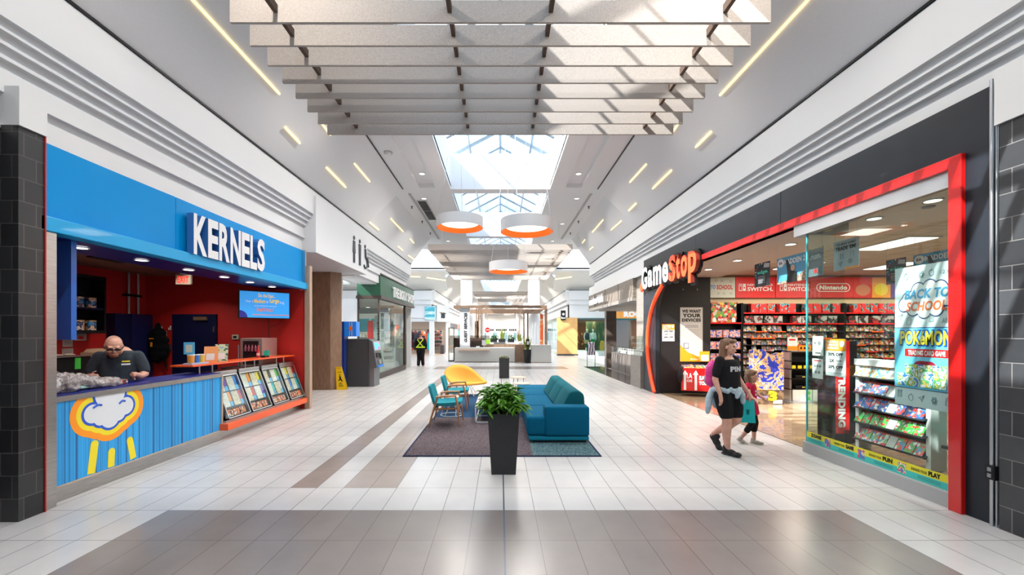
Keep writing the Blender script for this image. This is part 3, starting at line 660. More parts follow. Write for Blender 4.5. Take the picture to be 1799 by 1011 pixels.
# small fridge on the back counter
t = thing('small_fridge', 'small silver glass-door drinks fridge against the red wall', 'fridge', (-5.3, 8.9, 1.1))
pk = mat('pinkish_steel', (.55, .38, .34), .35, .6)
MB().box(-5.50, -5.05, 8.92, 9.5, 1.02, 1.64).build('cabinet', pk, t, bevel=.006)
MB().box(-5.5, -5.05, 8.89, 8.92, 1.04, 1.63).build('door', mat('fridge_frame', (.55, .5, .46), .35, .8), t); MB().box(-5.44, -5.11, 8.88, 8.89, 1.09, 1.58).build('window_pane', mat('fridge_glass', (.015, .012, .015), .08, coat=1), t)
MB().tube([(-5.53, 8.87, 1.05), (-5.53, 8.87, 1.5)], .012, 8).build('handle', alu, t)
for i in range(4): MB().lathe([(.02, 1.36), (.022, 1.44), (.009, 1.48), (.009, 1.5)], (-5.38+i*.07, 8.873), 8).build('bottle_print', mat('bottle_pink', (.35, .08, .12), .3), t)
tag(MB().box(-5.9, -5.105, 8.85, 9.62, .02, 1.02).build('back_cabinet', blackm), 'dark cabinet carrying the small fridge by the red wall', 'cabinet')
# tv
A = P(421, 510, 8.85); B = P(508, 517, 9.5); q = Pl((A.x, A.y, 0), (B.x-A.x, B.y-A.y, 0)); Lw = (Vector((B.x-A.x, B.y-A.y))).length; z1 = (A.z+B.z)/2; z0 = z1-.56
t = thing('menu_screen', 'wall screen showing a bright blue popcorn offer on the red wall', 'screen', (A.x, A.y, z0))
q.rect('casing', black, -.02, Lw+.02, z0-.02, z1+.02, -.05, 0, t)
q.rect('display', mat('screen_blue', (.02, .3, .8), .3, emit=(.03, .36, .9), estr=.55), 0, Lw, z0, z1, 0, .003, t)
sy = mat('screen_yellow', (.9, .6, .05), .4, emit=(.9, .55, .03), estr=.4); so = mat('screen_orange', (.8, .2, .03), .4, emit=(.8, .15, .02), estr=.4); sw = mat('screen_lilac', (.7, .7, 1), .4, emit=(.6, .65, 1), estr=.4)
q.text('Do the Duo...', sy, .36*Lw, .70*Lw, z0+.44, z0+.52, .005, 0, .02, t); q.text('buy a', sw, .12*Lw, .26*Lw, z0+.31, z0+.38, .005, 0, .0, t); q.text('Medium', sy, .28*Lw, .5*Lw, z0+.315, z0+.40, .005, 0, .03, t); q.text('or', sw, .52*Lw, .57*Lw, z0+.315, z0+.37, .005, 0, .0, t)
q.text('Large', sy, .59*Lw, .78*Lw, z0+.30, z0+.43, .005, 0, .03, t); q.text('bag', sw, .80*Lw, .89*Lw, z0+.30, z0+.38, .005, 0, .0, t); q.text('and get the 2nd same size bag for', sw, .28*Lw, .74*Lw, z0+.235, z0+.275, .005, 0, .0, t); q.text('Half Price*', so, .33*Lw, .68*Lw, z0+.13, z0+.22, .005, 0, .03, t)
q.rects('lower_stripe', so, [(.25*Lw, Lw, .055+z0, .07+z0)], .003, .005, t); q.poly('corner_badge', mat('badge_blue', (.02, .02, .4), .4), [(0, z0)]+[(.15*Lw*math.cos(PI/2*k/8), z0+.15*math.sin(PI/2*k/8)) for k in range(9)], .0, .005, t)
mb = MB(); mb.tube([q.pt(.55*Lw, z0, -.02), q.pt(.6*Lw, z0-.15, -.1), q.pt(.59*Lw, z0-.3, -.1), q.pt(.6*Lw, z0-.5, -.1)], .008, 5); mb.tube([q.pt(.9*Lw, z0, -.02), q.pt(.8*Lw, z0-.12, -.06), q.pt(.62*Lw, z0-.2, -.1)], .007, 5); mb.build('cable', black, t)
MB().box(-5.3, -5.15, 9.3, 9.69, z0+.2, z0+.35).build('wall_bracket', black, t)
# exit sign
p = P(321.5, 500, 8.2); t = thing('exit_sign', 'red EXIT sign hanging in the popcorn shop', 'exit sign', p); w2 = .15
q = Pl((p.x, 8.2, p.z), (1, 0, 0)); q.rect('casing', mat('beige_plastic', (.45, .38, .28), .5), -w2, w2, 0, .19, -.05, 0, t, bevel=.008); q.text('EXIT', mat('exit_red', (.9, .02, .01), .4, emit=(1, .03, .01), estr=.9), -w2*.75, w2*.75, .03, .16, .003, 0, .03, t); MB().box(p.x-.05, p.x+.05, 8.18, 8.26, p.z+.19, 3.07).build('mount', mat('beige_plastic', (.45, .38, .28), .5), t)
# far wall: navy door, thermostat, hooks, jacket
YB = 9.70
t = tag(MB().box(-7.54, -6.53, YB-.05, YB, 0, 2.18).build('door_1', navy2), kind='structure')
MB().box(-7.02, -6.72, YB-.10, YB-.05, 2.04, 2.12).build('door_closer', mat('bronze', (.25, .15, .09), .4, .5), t)
MB().tube([(-7.42, YB-.10, .98), (-7.28, YB-.10, .98)], .015, 8).build('door_handle', mat('brass', (.5, .35, .2), .3, 1), t); MB().box(-6.60, -6.57, YB-.06, YB-.045, 1.78, 1.90).build('hinge', alu, t)
t = thing('thermostat', 'small beige thermostat on the red wall beside the navy door', 'thermostat', (-6.1, YB, 1.65)); MB().box(-6.18, -6.03, YB-.03, YB, 1.60, 1.71).build('body', mat('beige_plastic', (.45, .38, .28), .5), t, bevel=.006); MB().box(-6.15, -6.07, YB-.033, YB-.03, 1.63, 1.68).build('display', black, t)
for i, (x, y) in enumerate(((283, 577), (299, 576), (291, 585))):
    c = P(x, y, YB-.02); t = tag(MB().box(c.x-.015, c.x+.015, YB-.02, YB, c.z-.06, c.z+.04).build('coat_hook', white, bevel=.003), ['white coat hook holding the black jacket', 'white coat hook nearest the navy door', 'white coat hook between the two others, lower'][i], 'hook'); MB().tube([(c.x, YB-.02, c.z-.04), (c.x, YB-.06, c.z-.05), (c.x, YB-.07, c.z)], .008, 6).build('prong', white, t)
c = P(276, 600, 9.55)
jm = MB(); 
for z, rx in ((.30, .05), (.18, .20), (.02, .26), (-.15, .27), (-.3, .24), (-.38, .12)): jm.sph((c.x+.02*math.sin(z*20), 9.58, c.z+z), (rx, .09, .13), 12)
jm.limb([(c.x-.18, 9.56, c.z+.1, .07), (c.x-.22, 9.54, c.z-.3, .06)]); jm.limb([(c.x+.12, 9.58, c.z-.3, .04), (c.x+.2, 9.6, c.z-.7, .015)], 6)
o = remeshed(jm, 'jacket', mat('black_cloth', (.006, .006, .007), .9), None, .02, 5); tag(o, 'black jacket hanging on a hook left of the navy door', 'jacket'); Pl((c.x-.02, 9.42, c.z), (1, 0, 0)).rects('orange_mark', inko, [(-.05, .05, .05, .075), (-.02, .02, -.12, -.02)], 0, .01, o)
t = tag(MB().box(P(299, 612, YB).x-.03, P(299, 612, YB).x+.03, YB-.04, YB, 1.32, 1.48).build('wall_switch', dgrey, bevel=.005), 'small dark wall switch with green light right of the jacket', 'switch'); Pl((P(299, 612, YB).x, YB-.04, 1.4), (1, 0, 0)).disc('indicator', mat('green_led', (0, .5, .3), .4, emit=(0, .8, .5), estr=.5), 0, 0, .012, parent=t)
# tall navy cabinet in the corner
t = thing('tall_cabinet', 'tall navy cabinet in the corner behind the man', 'cabinet', (-8, 9.2, 0)); MB().box(-8.18, -8.0, 8.72, 9.66, 0, 2.16).build('body', navy2, t); MB().box(-8.0, -7.985, 9.1, 9.65, .02, 2.15).build('door', mat('navy_door_b', (.006, .008, .06), .4), t)
t = thing('conduit_pair', 'two pale pipes running down the red wall above the navy cabinet', 'pipes', (-8.1, 9.2, 2.2))
for yy in (9.18, 9.42): MB().tube([(-8.12, yy, 2.17), (-8.12, yy, 3.07)], .02, 8).build('pipe', mat('pale_pipe', (.45, .5, .45), .4), t)
MB().box(-8.19, -8.1, 9.1, 9.5, 2.55, 2.6).build('clamp', black, t)
# black niche shelf with tins
t = thing('wall_niche', 'black open wall cupboard with tins on two shelves', 'wall cupboard', (-8.0, 7.8, 1.8))
X0, X1, Y0, Y1 = -8.18, -7.88, 6.6, 8.40
mb = MB(); mb.box(X0, X1, Y0, Y1, 2.80, 2.86); mb.box(X0, X1, Y0, Y1, 1.74, 1.80); mb.box(X0, X1, Y0, Y0+.04, 1.8, 2.8); mb.box(X0, X1, Y1-.04, Y1, 1.8, 2.8); mb.build('carcass', black, t); MB().box(X0-.005, X0+.01, Y0, Y1, 1.8, 2.8).build('back', black, t); MB().box(X0, X1-.02, Y0+.04, Y1-.04, 2.20, 2.24).build('shelf', mat('navy_shelf', (.004, .005, .03), .5), t)
tinm = ramp_mat('tin_print', 'noise', 9, [(0, (.05, .25, .5)), (.42, (.02, .03, .08)), (.5, (.75, .6, .5)), (.6, (.8, .35, .08))], .35, rnd=True)
t0 = thing('popcorn_tin', '', 'tin', (-7.98, 8.2, 1.8)); MB().lathe([(.085, 1.801), (.085, 1.97)], (-7.98, 8.2), 18).build('body', tinm, t0, smooth=True); MB().lathe([(.088, 1.97), (.088, 1.99)], (-7.98, 8.2), 18).build('lid', mat('gold_lid', (.7, .45, .2), .3, .6), t0)
first = True
for lv, z in (('lower', 1.80), ('upper', 2.24)):
    for k in range(6):
        o = t0 if first else dup(t0); first = False
        o.location = (-7.98, 8.18-k*.235, z+.001); o['label'] = f'printed popcorn tin on the {lv} shelf of the black wall cupboard'; o['group'] = f'tins on the {lv} shelf'
# papers on the back wall
for i, (x0, x1, y0, y1) in enumerate(((110, 128, 592, 610), (131, 152, 586, 599), (109, 129, 613, 639))):
    a = Wl(x0, y1, -8.18); b = Wl(x1, y0, -8.18); q = Pl((-8.185, 0, 0), (0, 1, 0)); o = q.rect('wall_notice', mat('old_paper', (.5, .42, .38), .7), a.y, b.y, a.z, a.z+(y1-y0)*a.y/F, 0, .004)
    tag(o, ['framed PASS notice on the red wall, upper left', 'wide notice with a red emblem on the red wall', 'lowest paper notice on the red wall behind the counter'][i], 'notice')
    dz = (y1-y0)*a.y/F; w_ = b.y-a.y
    q.rects('printed_lines', mat('faint_print', (.15, .12, .1), .7), [(a.y+w_*.15, b.y-w_*.15, a.z+dz*k, a.z+dz*k+dz*.03) for k in (.25, .4, .5, .6, .72)], .004, .006, o)
    if i == 0: q.text('PASS', mat('pass_ink', (.4, .35, .25), .6), a.y+.02, b.y-.02, a.z+dz+.01, a.z+dz+.05, .0, 0, .01, o)
    if i == 1: q.disc('emblem', inkr, (a.y+b.y)/2, a.z+dz*.4, .06, .03, .006, .008, o)
# hanging blue panel at the near end
MB().box(-4.955, -4.70, 4.60, 4.66, 1.67, 2.755).build('hanging_panel', mat('mid_blue_panel', (.01, .10, .42), .35), bpy.data.objects['shop_header'])
# back counter, machine, boxes
t = thing('back_counter', 'dark back counter along the red wall behind the man', 'counter', (-7.8, 6.5, 0)); MB().box(-8.17, -7.45, 4.6, 8.6, .02, .95).build('body', blackm, t); MB().box(-8.17, -7.42, 4.6, 8.62, .95, 1.0).build('top', dgrey, t)
t = thing('popcorn_machine', 'low black machine on the back counter below the notices', 'machine', (-7.8, 7.0, 1.0)); MB().box(-8.1, -7.6, 6.5, 7.8, 1.001, 1.32).build('body', black, t, bevel=.01); MB().box(-8.1, -7.58, 6.5, 7.8, 1.32, 1.335).build('lid', alu, t); MB().box(-7.6, -7.59, 7.5, 7.6, 1.1, 1.3).build('green_tag', inkg, t)
for i in range(3): tag(MB().sph((-7.75, 7.15+i*.2, 1.355), (.09, .08, .022), 10).build('wrapped_item', mat('wrap_tan', (.5, .38, .28), .5), smooth=True), 'small wrapped tan item on top of the black machine', 'wrapped item', 'wrapped items on the machine')
t = thing('cardboard_box', 'tan cardboard box on the back counter left of the man', 'box', (-7.2, 7.9, 1.0)); cb_ = mat('cardboard', (.38, .24, .14), .8)
MB().box(-7.95, -7.45, 7.95, 8.4, 1.001, 1.38).build('body', cb_, t); MB().prism([(7.95, 1.38), (8.02, 1.44), (8.4, 1.45), (8.4, 1.43), (8.03, 1.42)], 'x', -7.9, -7.5).build('flap', cb_, t); Pl((-7.45, 8.0, 1.05), (0, 1, 0)).text('TOP', inkb, .1, .3, .15, .22, .001, 0, .02, t)
# plastic wrapped bundle on the counter
mb = MB(); rnd = random.Random(3)
for i in range(26):
    y = 4.42+rnd.random()*.75; f = 1-(y-4.42)/.95
    mb.sph((-4.86+rnd.uniform(-.13, .13), y, 1.125+rnd.random()*.13*f), (.10, .11, .035+.09*f), 10)
o = remeshed(mb, 'wrapped_bundle', ramp_mat('clear_plastic_wrap', 'noise', 16, [(0, (.04, .03, .03)), (.42, (.20, .16, .155)), (.5, (.36, .32, .31)), (.56, (.14, .11, .10)), (.66, (.45, .42, .42))], .25, coat=.6, const=False), None, .012, 1)
for v in o.data.vertices: v.co += v.normal*.02*noise.noise(v.co*22); v.co.z = max(v.co.z, 1.101)
tag(o, 'crumpled clear plastic bag of snack stock lying on the counter', 'plastic bag')
Pl((-4.70, 4.6, 1.12), (0, 1, 0), (-.8, 0, .5)).rect('green_sheet', mat('mint_sheet', (.3, .6, .5), .4), .05, .4, 0, .12, 0, .01, o)
tag(MB().box(-5.05, -4.75, 5.16, 5.36, 1.101, 1.16).build('snack_tray', ramp_mat('red_black_pack', 'noise', 12, [(0, (.02, .01, .01)), (.48, (.5, .03, .01)), (.55, (.03, .02, .02)), (.62, (.7, .6, .6))], .3), bevel=.01), 'small red and black packets beside the plastic bag on the counter', 'snack packet')
# ================================================================= RIGHT: tile pier, conduit, black fascia, red frame
XR = 4.47
struct('wall_right', MB().box(4.44, 5.6, 3.35, 3.74, 0, 3.60), brick_mat('grey_slate_tile', (.022, .024, .027), (.045, .048, .053), (.16, .155, .15), .21, .212, .004, .3, .5, 'xyz'))
struct('wall_right', MB().box(4.42, 5.7, 3.34, 3.76, 3.60, 4.1), white)
struct('wall_right', MB().box(4.64, 4.8, YN, 3.35, 0, 4.1), white); struct('wall_right', MB().box(4.62, 5.7, 3.35, 4.1, 4.05, 4.3), white)
t = thing('conduit', 'vertical metal conduit with a black outlet box between black panel and tile pier', 'conduit', (4.45, 3.80, 0))
MB().tube([(4.445, 3.80, .0), (4.445, 3.80, 4.04)], .014, 10).build('pipe', alu, t, smooth=True); MB().tube([(4.45, 3.765, 0), (4.45, 3.765, 4.04)], .008, 8).build('pipe', alu, t)
ob = MB().box(4.415, 4.47, 3.755, 3.83, .42, .55).build('outlet_box', black, t, bevel=.005)
Pl((4.414, 3.83, .42), (0, -1, 0)).rects('outlet', grey, [(.022, .052, .02, .055), (.022, .052, .075, .11)], 0, .003, ob)
fz = mat('fascia_anthracite', (.014, .018, .025), .42, noise_amt=.15, scale=3, coat=.1)
t = thing('storefront_fascia', 'tall dark anthracite storefront fascia surrounding the game shop', 'storefront', (4.5, 8, 0))
# one continuous panel in the plane X = 4.47 with opening: near post 3.83-4.03, lintel, far panel with the curved corner
oy0, oy1, oz = 4.10, 12.10, 3.36
cur = []
for k in range(13):
    a = PI/2*k/12; cur.append((12.10-1.45*(1-math.cos(a)), 2.20+1.16*math.sin(a)))
poly = [(3.82, 0), (oy0, 0), (oy0, oz)]+cur[::-1]+[(12.10, 0), (13.09, 0), (13.09, 4.0), (3.82, 4.0)]
MB().prism([(a, b) for a, b in poly], 'x', XR, XR+.12).build('panel', fz, t)
for y in (6.7, 9.6): MB().box(XR-.002, XR, y, y+.006, 3.37, 4.0).build('seam', black, t)
MB().box(XR-.01, XR, 3.80, 3.82, 0, 4.03).build('edge_trim', alu, t)
# fascia return at far end & inner black wall facing the camera
struct('wall_right', MB().box(4.60, 6.06, 12.12, 12.3, 0, 3.42), mat('black_wall', (.014, .013, .014), .5))
MB().prism([(4.03, 0), (4.15, 0), (4.15, 3.36), (9.35, 3.36), (9.35, 3.475), (4.03, 3.475)], 'x', 4.42, 4.47).build('red_frame', redg, t, bevel=.006); MB().prism([(4.10, 0), (4.15, 0), (4.15, 3.36), (9.35, 3.36), (9.35, 3.40), (4.10, 3.40)], 'x', 4.47, 4.60).build('frame_reveal', redg, t)
# curved red tube
pts = [(12.10, .05), (12.33, .40), (12.55, .85), (12.66, 1.35), (12.60, 1.85), (12.38, 2.35), (11.98, 2.75), (11.40, 3.12)]
def smooth2(pts, n=5):
    out = []
    for i in range(len(pts)-1):
        p0, p1, p2, p3 = pts[max(i-1, 0)], pts[i], pts[i+1], pts[min(i+2, len(pts)-1)]
        for k in range(n):
            s = k/n; out.append(tuple(.5*((2*b)+(-a+c)*s+(2*a-5*b+4*c-d)*s*s+(-a+3*b-3*c+d)*s**3) for a, b, c, d in zip(p0, p1, p2, p3)))
    return out+[pts[-1]]
sp = smooth2(pts)
MB().tube([(XR-.04, a, b) for a, b in sp], .055, 8).build('curved_red_tube', signred, t, smooth=True)['label'] = 'curved glowing red tube'
# ---- GameStop sign: raised lit letters on black backing
t = thing('storefront_sign', 'lit GameStop sign in white and red letters on the dark fascia', 'sign', (4.35, 11, 3.05))
q = Pl((XR-.01, 0, 0), (0, -1, 0))          # a = -Y
lets = [('G', 12.92, 12.15, 3.06, 3.72, 0), ('a', 12.10, 11.50, 3.08, 3.58, 0), ('m', 11.45, 10.85, 3.08, 3.62, 0), ('e', 10.98, 10.50, 3.08, 3.62, 0),
        ('S', 10.95, 10.30, 3.05, 3.71, 1), ('t', 10.28, 9.98, 3.07, 3.67, 1), ('o', 9.98, 9.60, 3.07, 3.59, 1), ('p', 9.57, 9.16, 2.90, 3.61, 1)]
xs = [12.83, 12.37, 12.31, 11.95, 11.88, 11.29, 11.21, 10.83, 10.78, 10.38, 10.34, 10.12, 10.06, 9.73, 9.67, 9.27]
for k, (ch, _a, _b, z0, z1, rd) in enumerate(lets):
    a, b = xs[2*k], xs[2*k+1]
    q.text(ch, black, -a-.05, -b+.05, z0-.05, z1+.05, 0, .05, .07, t, 'letter_backing')
    q.text(ch, signred if rd else signlit, -a, -b, z0, z1, .05, .09, .03, t, 'letter', side=mat('sign_side_dark', (.25, .03, .02), .4) if rd else dgrey)
MB().sph((XR-.09, 12.98, 3.16), (.05, .14, .15), 14).build('red_dot', signred, t, smooth=True)
# ---- glass front
struct('trim_10', MB().box(4.46, 4.60, 4.15, 6.20, 0, .15), mat('sill_grey', (.42, .42, .41), .45))
t = tag(MB().box(4.515, 4.53, 4.15, 6.19, .15, 3.2).build('window_10', gls_s), kind='structure')
MB().box(4.47, 4.58, 4.15, 6.4, 3.20, 3.36).build('header_track', alu, t)
t = tag(MB().box(4.53, 5.07, 6.185, 6.20, .0, 3.2).build('window_11', gls_s), kind='structure'); MB().box(4.53, 5.10, 6.15, 6.24, 3.2, 3.36).build('header_track', mat('header_dim', (.3, .28, .26), .5), t)
MB().box(4.513, 4.53, 6.185, 6.203, .15, 3.2).build('glass_edge', mat('green_glass_edge', (.05, .35, .38), .2), t)
# shop shell
fw_ = mat('shop_wood_floor', (.27, .19, .12), .25, noise_amt=.3, scale=2.5, stretch=(1, 5, 1), coat=.4)
struct('floor', MB().box(4.60, 13.6, 3.9, 12.6, 0, .012), fw_)
struct('wall_right', MB().box(13.5, 13.7, 3.9, 12.6, 0, 3.5), mat('shop_wall_dark', (.06, .05, .05), .6)); struct('wall_right', MB().box(4.62, 13.6, 3.88, 3.98, 0, 3.5), mat('shop_wall_dark', (.06, .05, .05), .6))
struct('wall_right', MB().box(6.0, 13.6, 12.5, 12.6, 0, 3.5), mat('shop_wall_cream', (.62, .48, .30), .6))
struct('ceiling', MB().box(4.60, 6.3, 3.9, 12.5, 3.36, 3.5), mat('shop_gypsum', (.62, .54, .47), .7)); struct('ceiling', MB().box(6.3, 13.6, 3.9, 12.6, 3.46, 3.5), brick_mat('ceiling_tile_grid', (.55, .47, .38), (.57, .49, .40), (.25, .2, .16), 1.22, .61, .012, .8, .1, 'xy', 0))
t0 = thing('ceiling_troffer', 'rectangular lit ceiling panel in the game shop', 'ceiling light', (7.5, 5.5, 3.455), 'lit panels in the game shop ceiling'); MB().box(7.2, 7.8, 4.9, 6.1, 3.44, 3.46).build('frame', alu, t0); MB().box(7.24, 7.76, 4.94, 6.06, 3.43, 3.441).build('diffuser', ledp, t0)
k = 0
for x in (7.5, 9.9, 12.2):
    for y in (5.5, 8.0, 10.6):
        o = t0 if k == 0 else dup(t0); o.location = (x, y, 3.455); area('lamp', (x, y, 3.42), .5, 1.1, 44, (1, .88, .72), parent=o); k += 1
for i, yy in enumerate((5.1, 5.9, 7.6, 9.3, 10.6)): downlight((5.25, yy, 3.358), .1, 'round downlight in the game shop entrance ceiling', 'entrance downlights in the game shop', 22, led_w)
tag(MB().lathe([(.07, 3.36), (.06, 3.34)], (5.45, 5.35), 14).build('ceiling_speaker', grey), 'small grey disc in the game shop entrance ceiling', 'speaker')
# ---- banners over the back shelves
YW = 12.38
def bx(px): return (px-CX)*YW/F
def bz(py): return H-(py-CY)*YW/F
Z0, Z1 = bz(523.5), bz(487.5)
q = Pl((0, YW, 0), (1, 0, 0))
def banner(x0, x1, m, label, extra=None):
    o = q.rect('wall_banner', m, bx(x0)+.005, bx(x1)-.005, Z0, Z1, -.03, 0); tag(o, label, 'banner'); return o
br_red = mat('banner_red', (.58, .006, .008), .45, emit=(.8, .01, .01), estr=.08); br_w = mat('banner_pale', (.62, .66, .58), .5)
o = banner(1244, 1292, br_w, 'pale BACK TO SCHOOL banner above the shelves, leftmost')
q.text('TO', inkbl, bx(1248), bx(1257), bz(508), bz(501), .004, 0, .04, o); q.text('SCHOOL', inkr, bx(1259), bx(1287), bz(509), bz(501), .004, 0, .04, o); q.text('K', inkt, bx(1244), bx(1247.5), bz(508), bz(501), .004, 0, .03, o)
for i, (a, b) in enumerate(((1258, 493), (1268, 494), (1284, 495), (1262, 516), (1272, 516), (1284, 516))):
    q.disc('doodle', mat('doodle_grey', (.3, .33, .3), .6), bx(a), bz(b), .04, .035, 0, .003, o, 6); q.disc('doodle_inside', br_w, bx(a), bz(b), .028, .022, .001, .004, o, 6)
def switch_logo(o, xa, xt0, xt1):
    q.poly('logo_left', inkw, [(bx(xa), bz(499)), (bx(xa+5.5), bz(499)), (bx(xa+5.5), bz(511.5)), (bx(xa), bz(511.5))], 0, .004, o)
    q.rect('logo_left_inside', br_red, bx(xa+1), bx(xa+4.6), bz(510.3), bz(500.2), .003, .006, o); q.disc('logo_dot', inkw, bx(xa+2.8), bz(502.8), .018, None, .004, .008, o)
    q.rect('logo_right', inkw, bx(xa+7), bx(xa+12.3), bz(511.5), bz(499), 0, .004, o); q.disc('logo_dot', br_red, bx(xa+9.6), bz(506), .022, None, .003, .006, o)
    q.text('NINTENDO', inkw, bx(xt0), bx(xt1-1), bz(503), bz(499), .004, 0, .02, o); q.text('SWITCH.', inkw, bx(xt0), bx(xt1), bz(511.8), bz(504.6), .004, 0, .03, o)
o = banner(1292.5, 1362, br_red, 'red Nintendo Switch banner behind the dark edge poster'); switch_logo(o, 1298, 1313, 1358)
o = banner(1362.5, 1422, br_red, 'red Nintendo Switch banner right of the first, by the glass edge'); switch_logo(o, 1370, 1384, 1423)
o = banner(1423, 1499, br_red, 'red banner with Nintendo in a rounded outline')
def rrect(x0, x1, z0, z1, n=8):
    r = (z1-z0)/2; pts = []
    for cx, s in ((x1-r, -PI/2), (x0+r, PI/2)):
        for i in range(n+1): pts.append((cx+r*math.cos(s+PI*i/n), z0+r+r*math.sin(s+PI*i/n)))
    return pts
q.poly('outline', inkw, rrect(bx(1434), bx(1493.5), bz(513), bz(498)), 0, .003, o); q.poly('outline_inside', br_red, rrect(bx(1435.5), bx(1492), bz(511.8), bz(499.2)), .002, .005, o); q.text('Nintendo', inkw, bx(1439.5), bx(1488), bz(509.5), bz(501.5), .006, 0, .04, o)
o = banner(1499, 1532, br_red, 'plain red picture panel right of the Nintendo banner'); q.disc('warm_shape', mat('plain_warm', (.6, .2, .1), .5), bx(1516), bz(510), .22, .17, 0, .004, o)
o = banner(1532, 1565, mat('banner_orange', (.9, .35, .01), .4), 'plain orange picture panel with a yellow shape above the shelves'); q.disc('yellow_shape', inky, bx(1548), bz(509), .2, .18, 0, .004, o)
banner(1565, 1610, mat('banner_purple', (.12, .06, .32), .4), 'purple banner above the shelves at far right of the row'); banner(1610, 1700, br_red, 'red banner end of the row behind the window poster')
# ---- wall shelving
shelfm = mat('shelf_black', (.008, .008, .01), .5)
rowz = [2.34, 2.03, 1.80, 1.61, 1.41, 1.22, 1.03, .84, .65, .46, .27]
for bi, (xa, xb, rows) in enumerate(((6.08, 7.02, [2.05, 1.62, 1.28, .93, .55, .2]), (7.04, 10.0, rowz), (10.02, 13.45, rowz))):
    t = thing('wall_shelving', ['left bay of dark wall shelving, under the comic display', 'middle bay of dark wall shelving behind the woman', 'right bay of dark wall shelving seen through the glass'][bi], 'shelving', ((xa+xb)/2, 12.4, 0))
    MB().box(xa, xb, 12.44, 12.49, .02, 2.62 if bi else 2.66).build('back_panel', shelfm, t)
    mb = MB(); mb.box(xa, xa+.02, 12.2, 12.45, .02, 2.62); mb.box(xb-.02, xb, 12.2, 12.45, .02, 2.62); mb.build('upright', shelfm, t)
    for z in rows:
        mb = MB(); mb.box(xa+.02, xb-.02, 12.2, 12.44, z-.02, z); s_ = mb.build('shelf', shelfm, t)
        if z in (2.34, 2.03, 2.05) : MB().box(xa+.02, xb-.02, 12.185, 12.2, z-.03, z+.008).build('price_strip', redg, s_)
        elif bi: 
            r_ = random.Random(int(z*100)+bi); mb = MB()
            for _ in range(3): a = r_.uniform(xa+.1, xb-.5); mb.box(a, a+.35, 12.185, 12.2, z-.028, z+.002)
            mb.build('price_strip', orange if r_.random() < .4 else redg, s_)
covers = [(0, (.5, .5, .46)), (.09, (.35, .03, .02)), (.22, (.5, .18, .03)), (.34, (.04, .08, .2)), (.45, (.02, .02, .02)), (.6, (.5, .36, .08)), (.68, (.04, .14, .06)), (.76, (.45, .42, .38)), (.84, (.14, .05, .03))]
casem = ramp_mat('game_cover', 'voronoi', 17, covers, .35, rnd=True)
g0 = thing('game_case', '', 'game case', (0, 0, 0)); MB().prism([(0, 0), (.014, 0), (.054, .165), (.04, .165)], 'x', -.066, .066).build('case', casem, g0)
k = 0; r_ = random.Random(5)
for ri, z in enumerate(rowz[2:9]):
    x = 7.12
    while x < 13.3:
        if r_.random() < .94:
            o = g0 if k == 0 else dup(g0); k += 1; o.location = (x, 12.26, z+.001); side = 'the middle bay' if x < 10.01 else 'the right bay'
            rn = ['third', 'fourth', 'fifth', 'sixth', 'seventh', 'eighth', 'ninth'][ri]; o['label'] = f'game case standing on the {rn} shelf down of {side} of wall shelving'; o['group'] = f'game cases on the {rn} shelf of {side}'
        x += .147
        if abs(x-10.0) < .09: x = 10.12
# boxed consoles on the top shelf
redbox = ramp_mat('red_console_box', 'noise', 6, [(0, (.8, .02, .02)), (.5, (.75, .03, .02)), (.53, (.05, .5, .6)), (.58, (.02, .02, .02)), (.63, (.8, .15, .05))], .4, rnd=True)
b0 = thing('console_box', '', 'boxed console', (0, 0, 0)); MB().box(-.11, .11, -.08, .08, 0, .27).build('carton', redbox, b0, bevel=.004)
for k2, x in enumerate([7.42, 7.66, 7.90, 8.25, 8.5, 9.0, 9.24, 9.5, 9.8, 10.4, 10.65, 10.9, 11.15, 11.4]):
    o = b0 if k2 == 0 else dup(b0); o.location = (x, 12.32, 2.341); o['label'] = 'red boxed console on the top shelf of the '+('middle' if x < 10 else 'right')+' bay'; o['group'] = 'red console boxes, '+('middle' if x < 10 else 'right')+' bay'
accm = ramp_mat('accessory_box_print', 'noise', 5, [(0, (.4, .4, .4)), (.42, (.35, .33, .32)), (.49, (.02, .02, .02)), (.58, (.5, .03, .03)), (.64, (.03, .03, .03))], .4, rnd=True)
b1 = thing('accessory_box', '', 'boxed accessory', (0, 0, 0)); MB().box(-.13, .13, -.07, .07, 0, .22).build('carton', accm, b1, bevel=.004)
for k2, x in enumerate([7.25, 7.53, 7.83, 8.1, 8.66, 8.94, 9.4, 9.7, 10.3, 10.6, 11.0, 11.35, 11.7, 12.1, 12.5]):
    o = b1 if k2 == 0 else dup(b1); o.location = (x, 12.32, 2.031); o['label'] = 'accessory box on the second shelf of the '+('middle' if x < 10 else 'right')+' bay'; o['group'] = 'accessory boxes, '+('middle' if x < 10 else 'right')+' bay'
figm = ramp_mat('figure_box_print', 'noise', 9, [(0, (.05, .06, .3)), (.44, (.55, .5, .65)), (.5, (.8, .15, .03)), (.56, (.7, .7, .75)), (.62, (.1, .1, .45))], .4, rnd=True)
b2 = thing('collectible_box', '', 'boxed figure', (0, 0, 0)); MB().box(-.08, .08, -.06, .06, 0, .22).build('carton', figm, b2, bevel=.003)
k2 = 0
for ri, z in enumerate((1.62, 1.28, .93, .55)):
    for x in (6.2, 6.38, 6.58, 6.76, 6.92):
        o = b2 if k2 == 0 else dup(b2); k2 += 1; o.location = (x, 12.3, z+.001); rn = ['second', 'third', 'fourth', 'fifth'][ri]; o['label'] = f'collectible figure box on the {rn} shelf of the left bay'; o['group'] = f'figure boxes on the {rn} left shelf'
t = thing('comic_display', 'colourful comic display board with MARVEL lettering on the left bay', 'display', (6.5, 12.18, 2.06))
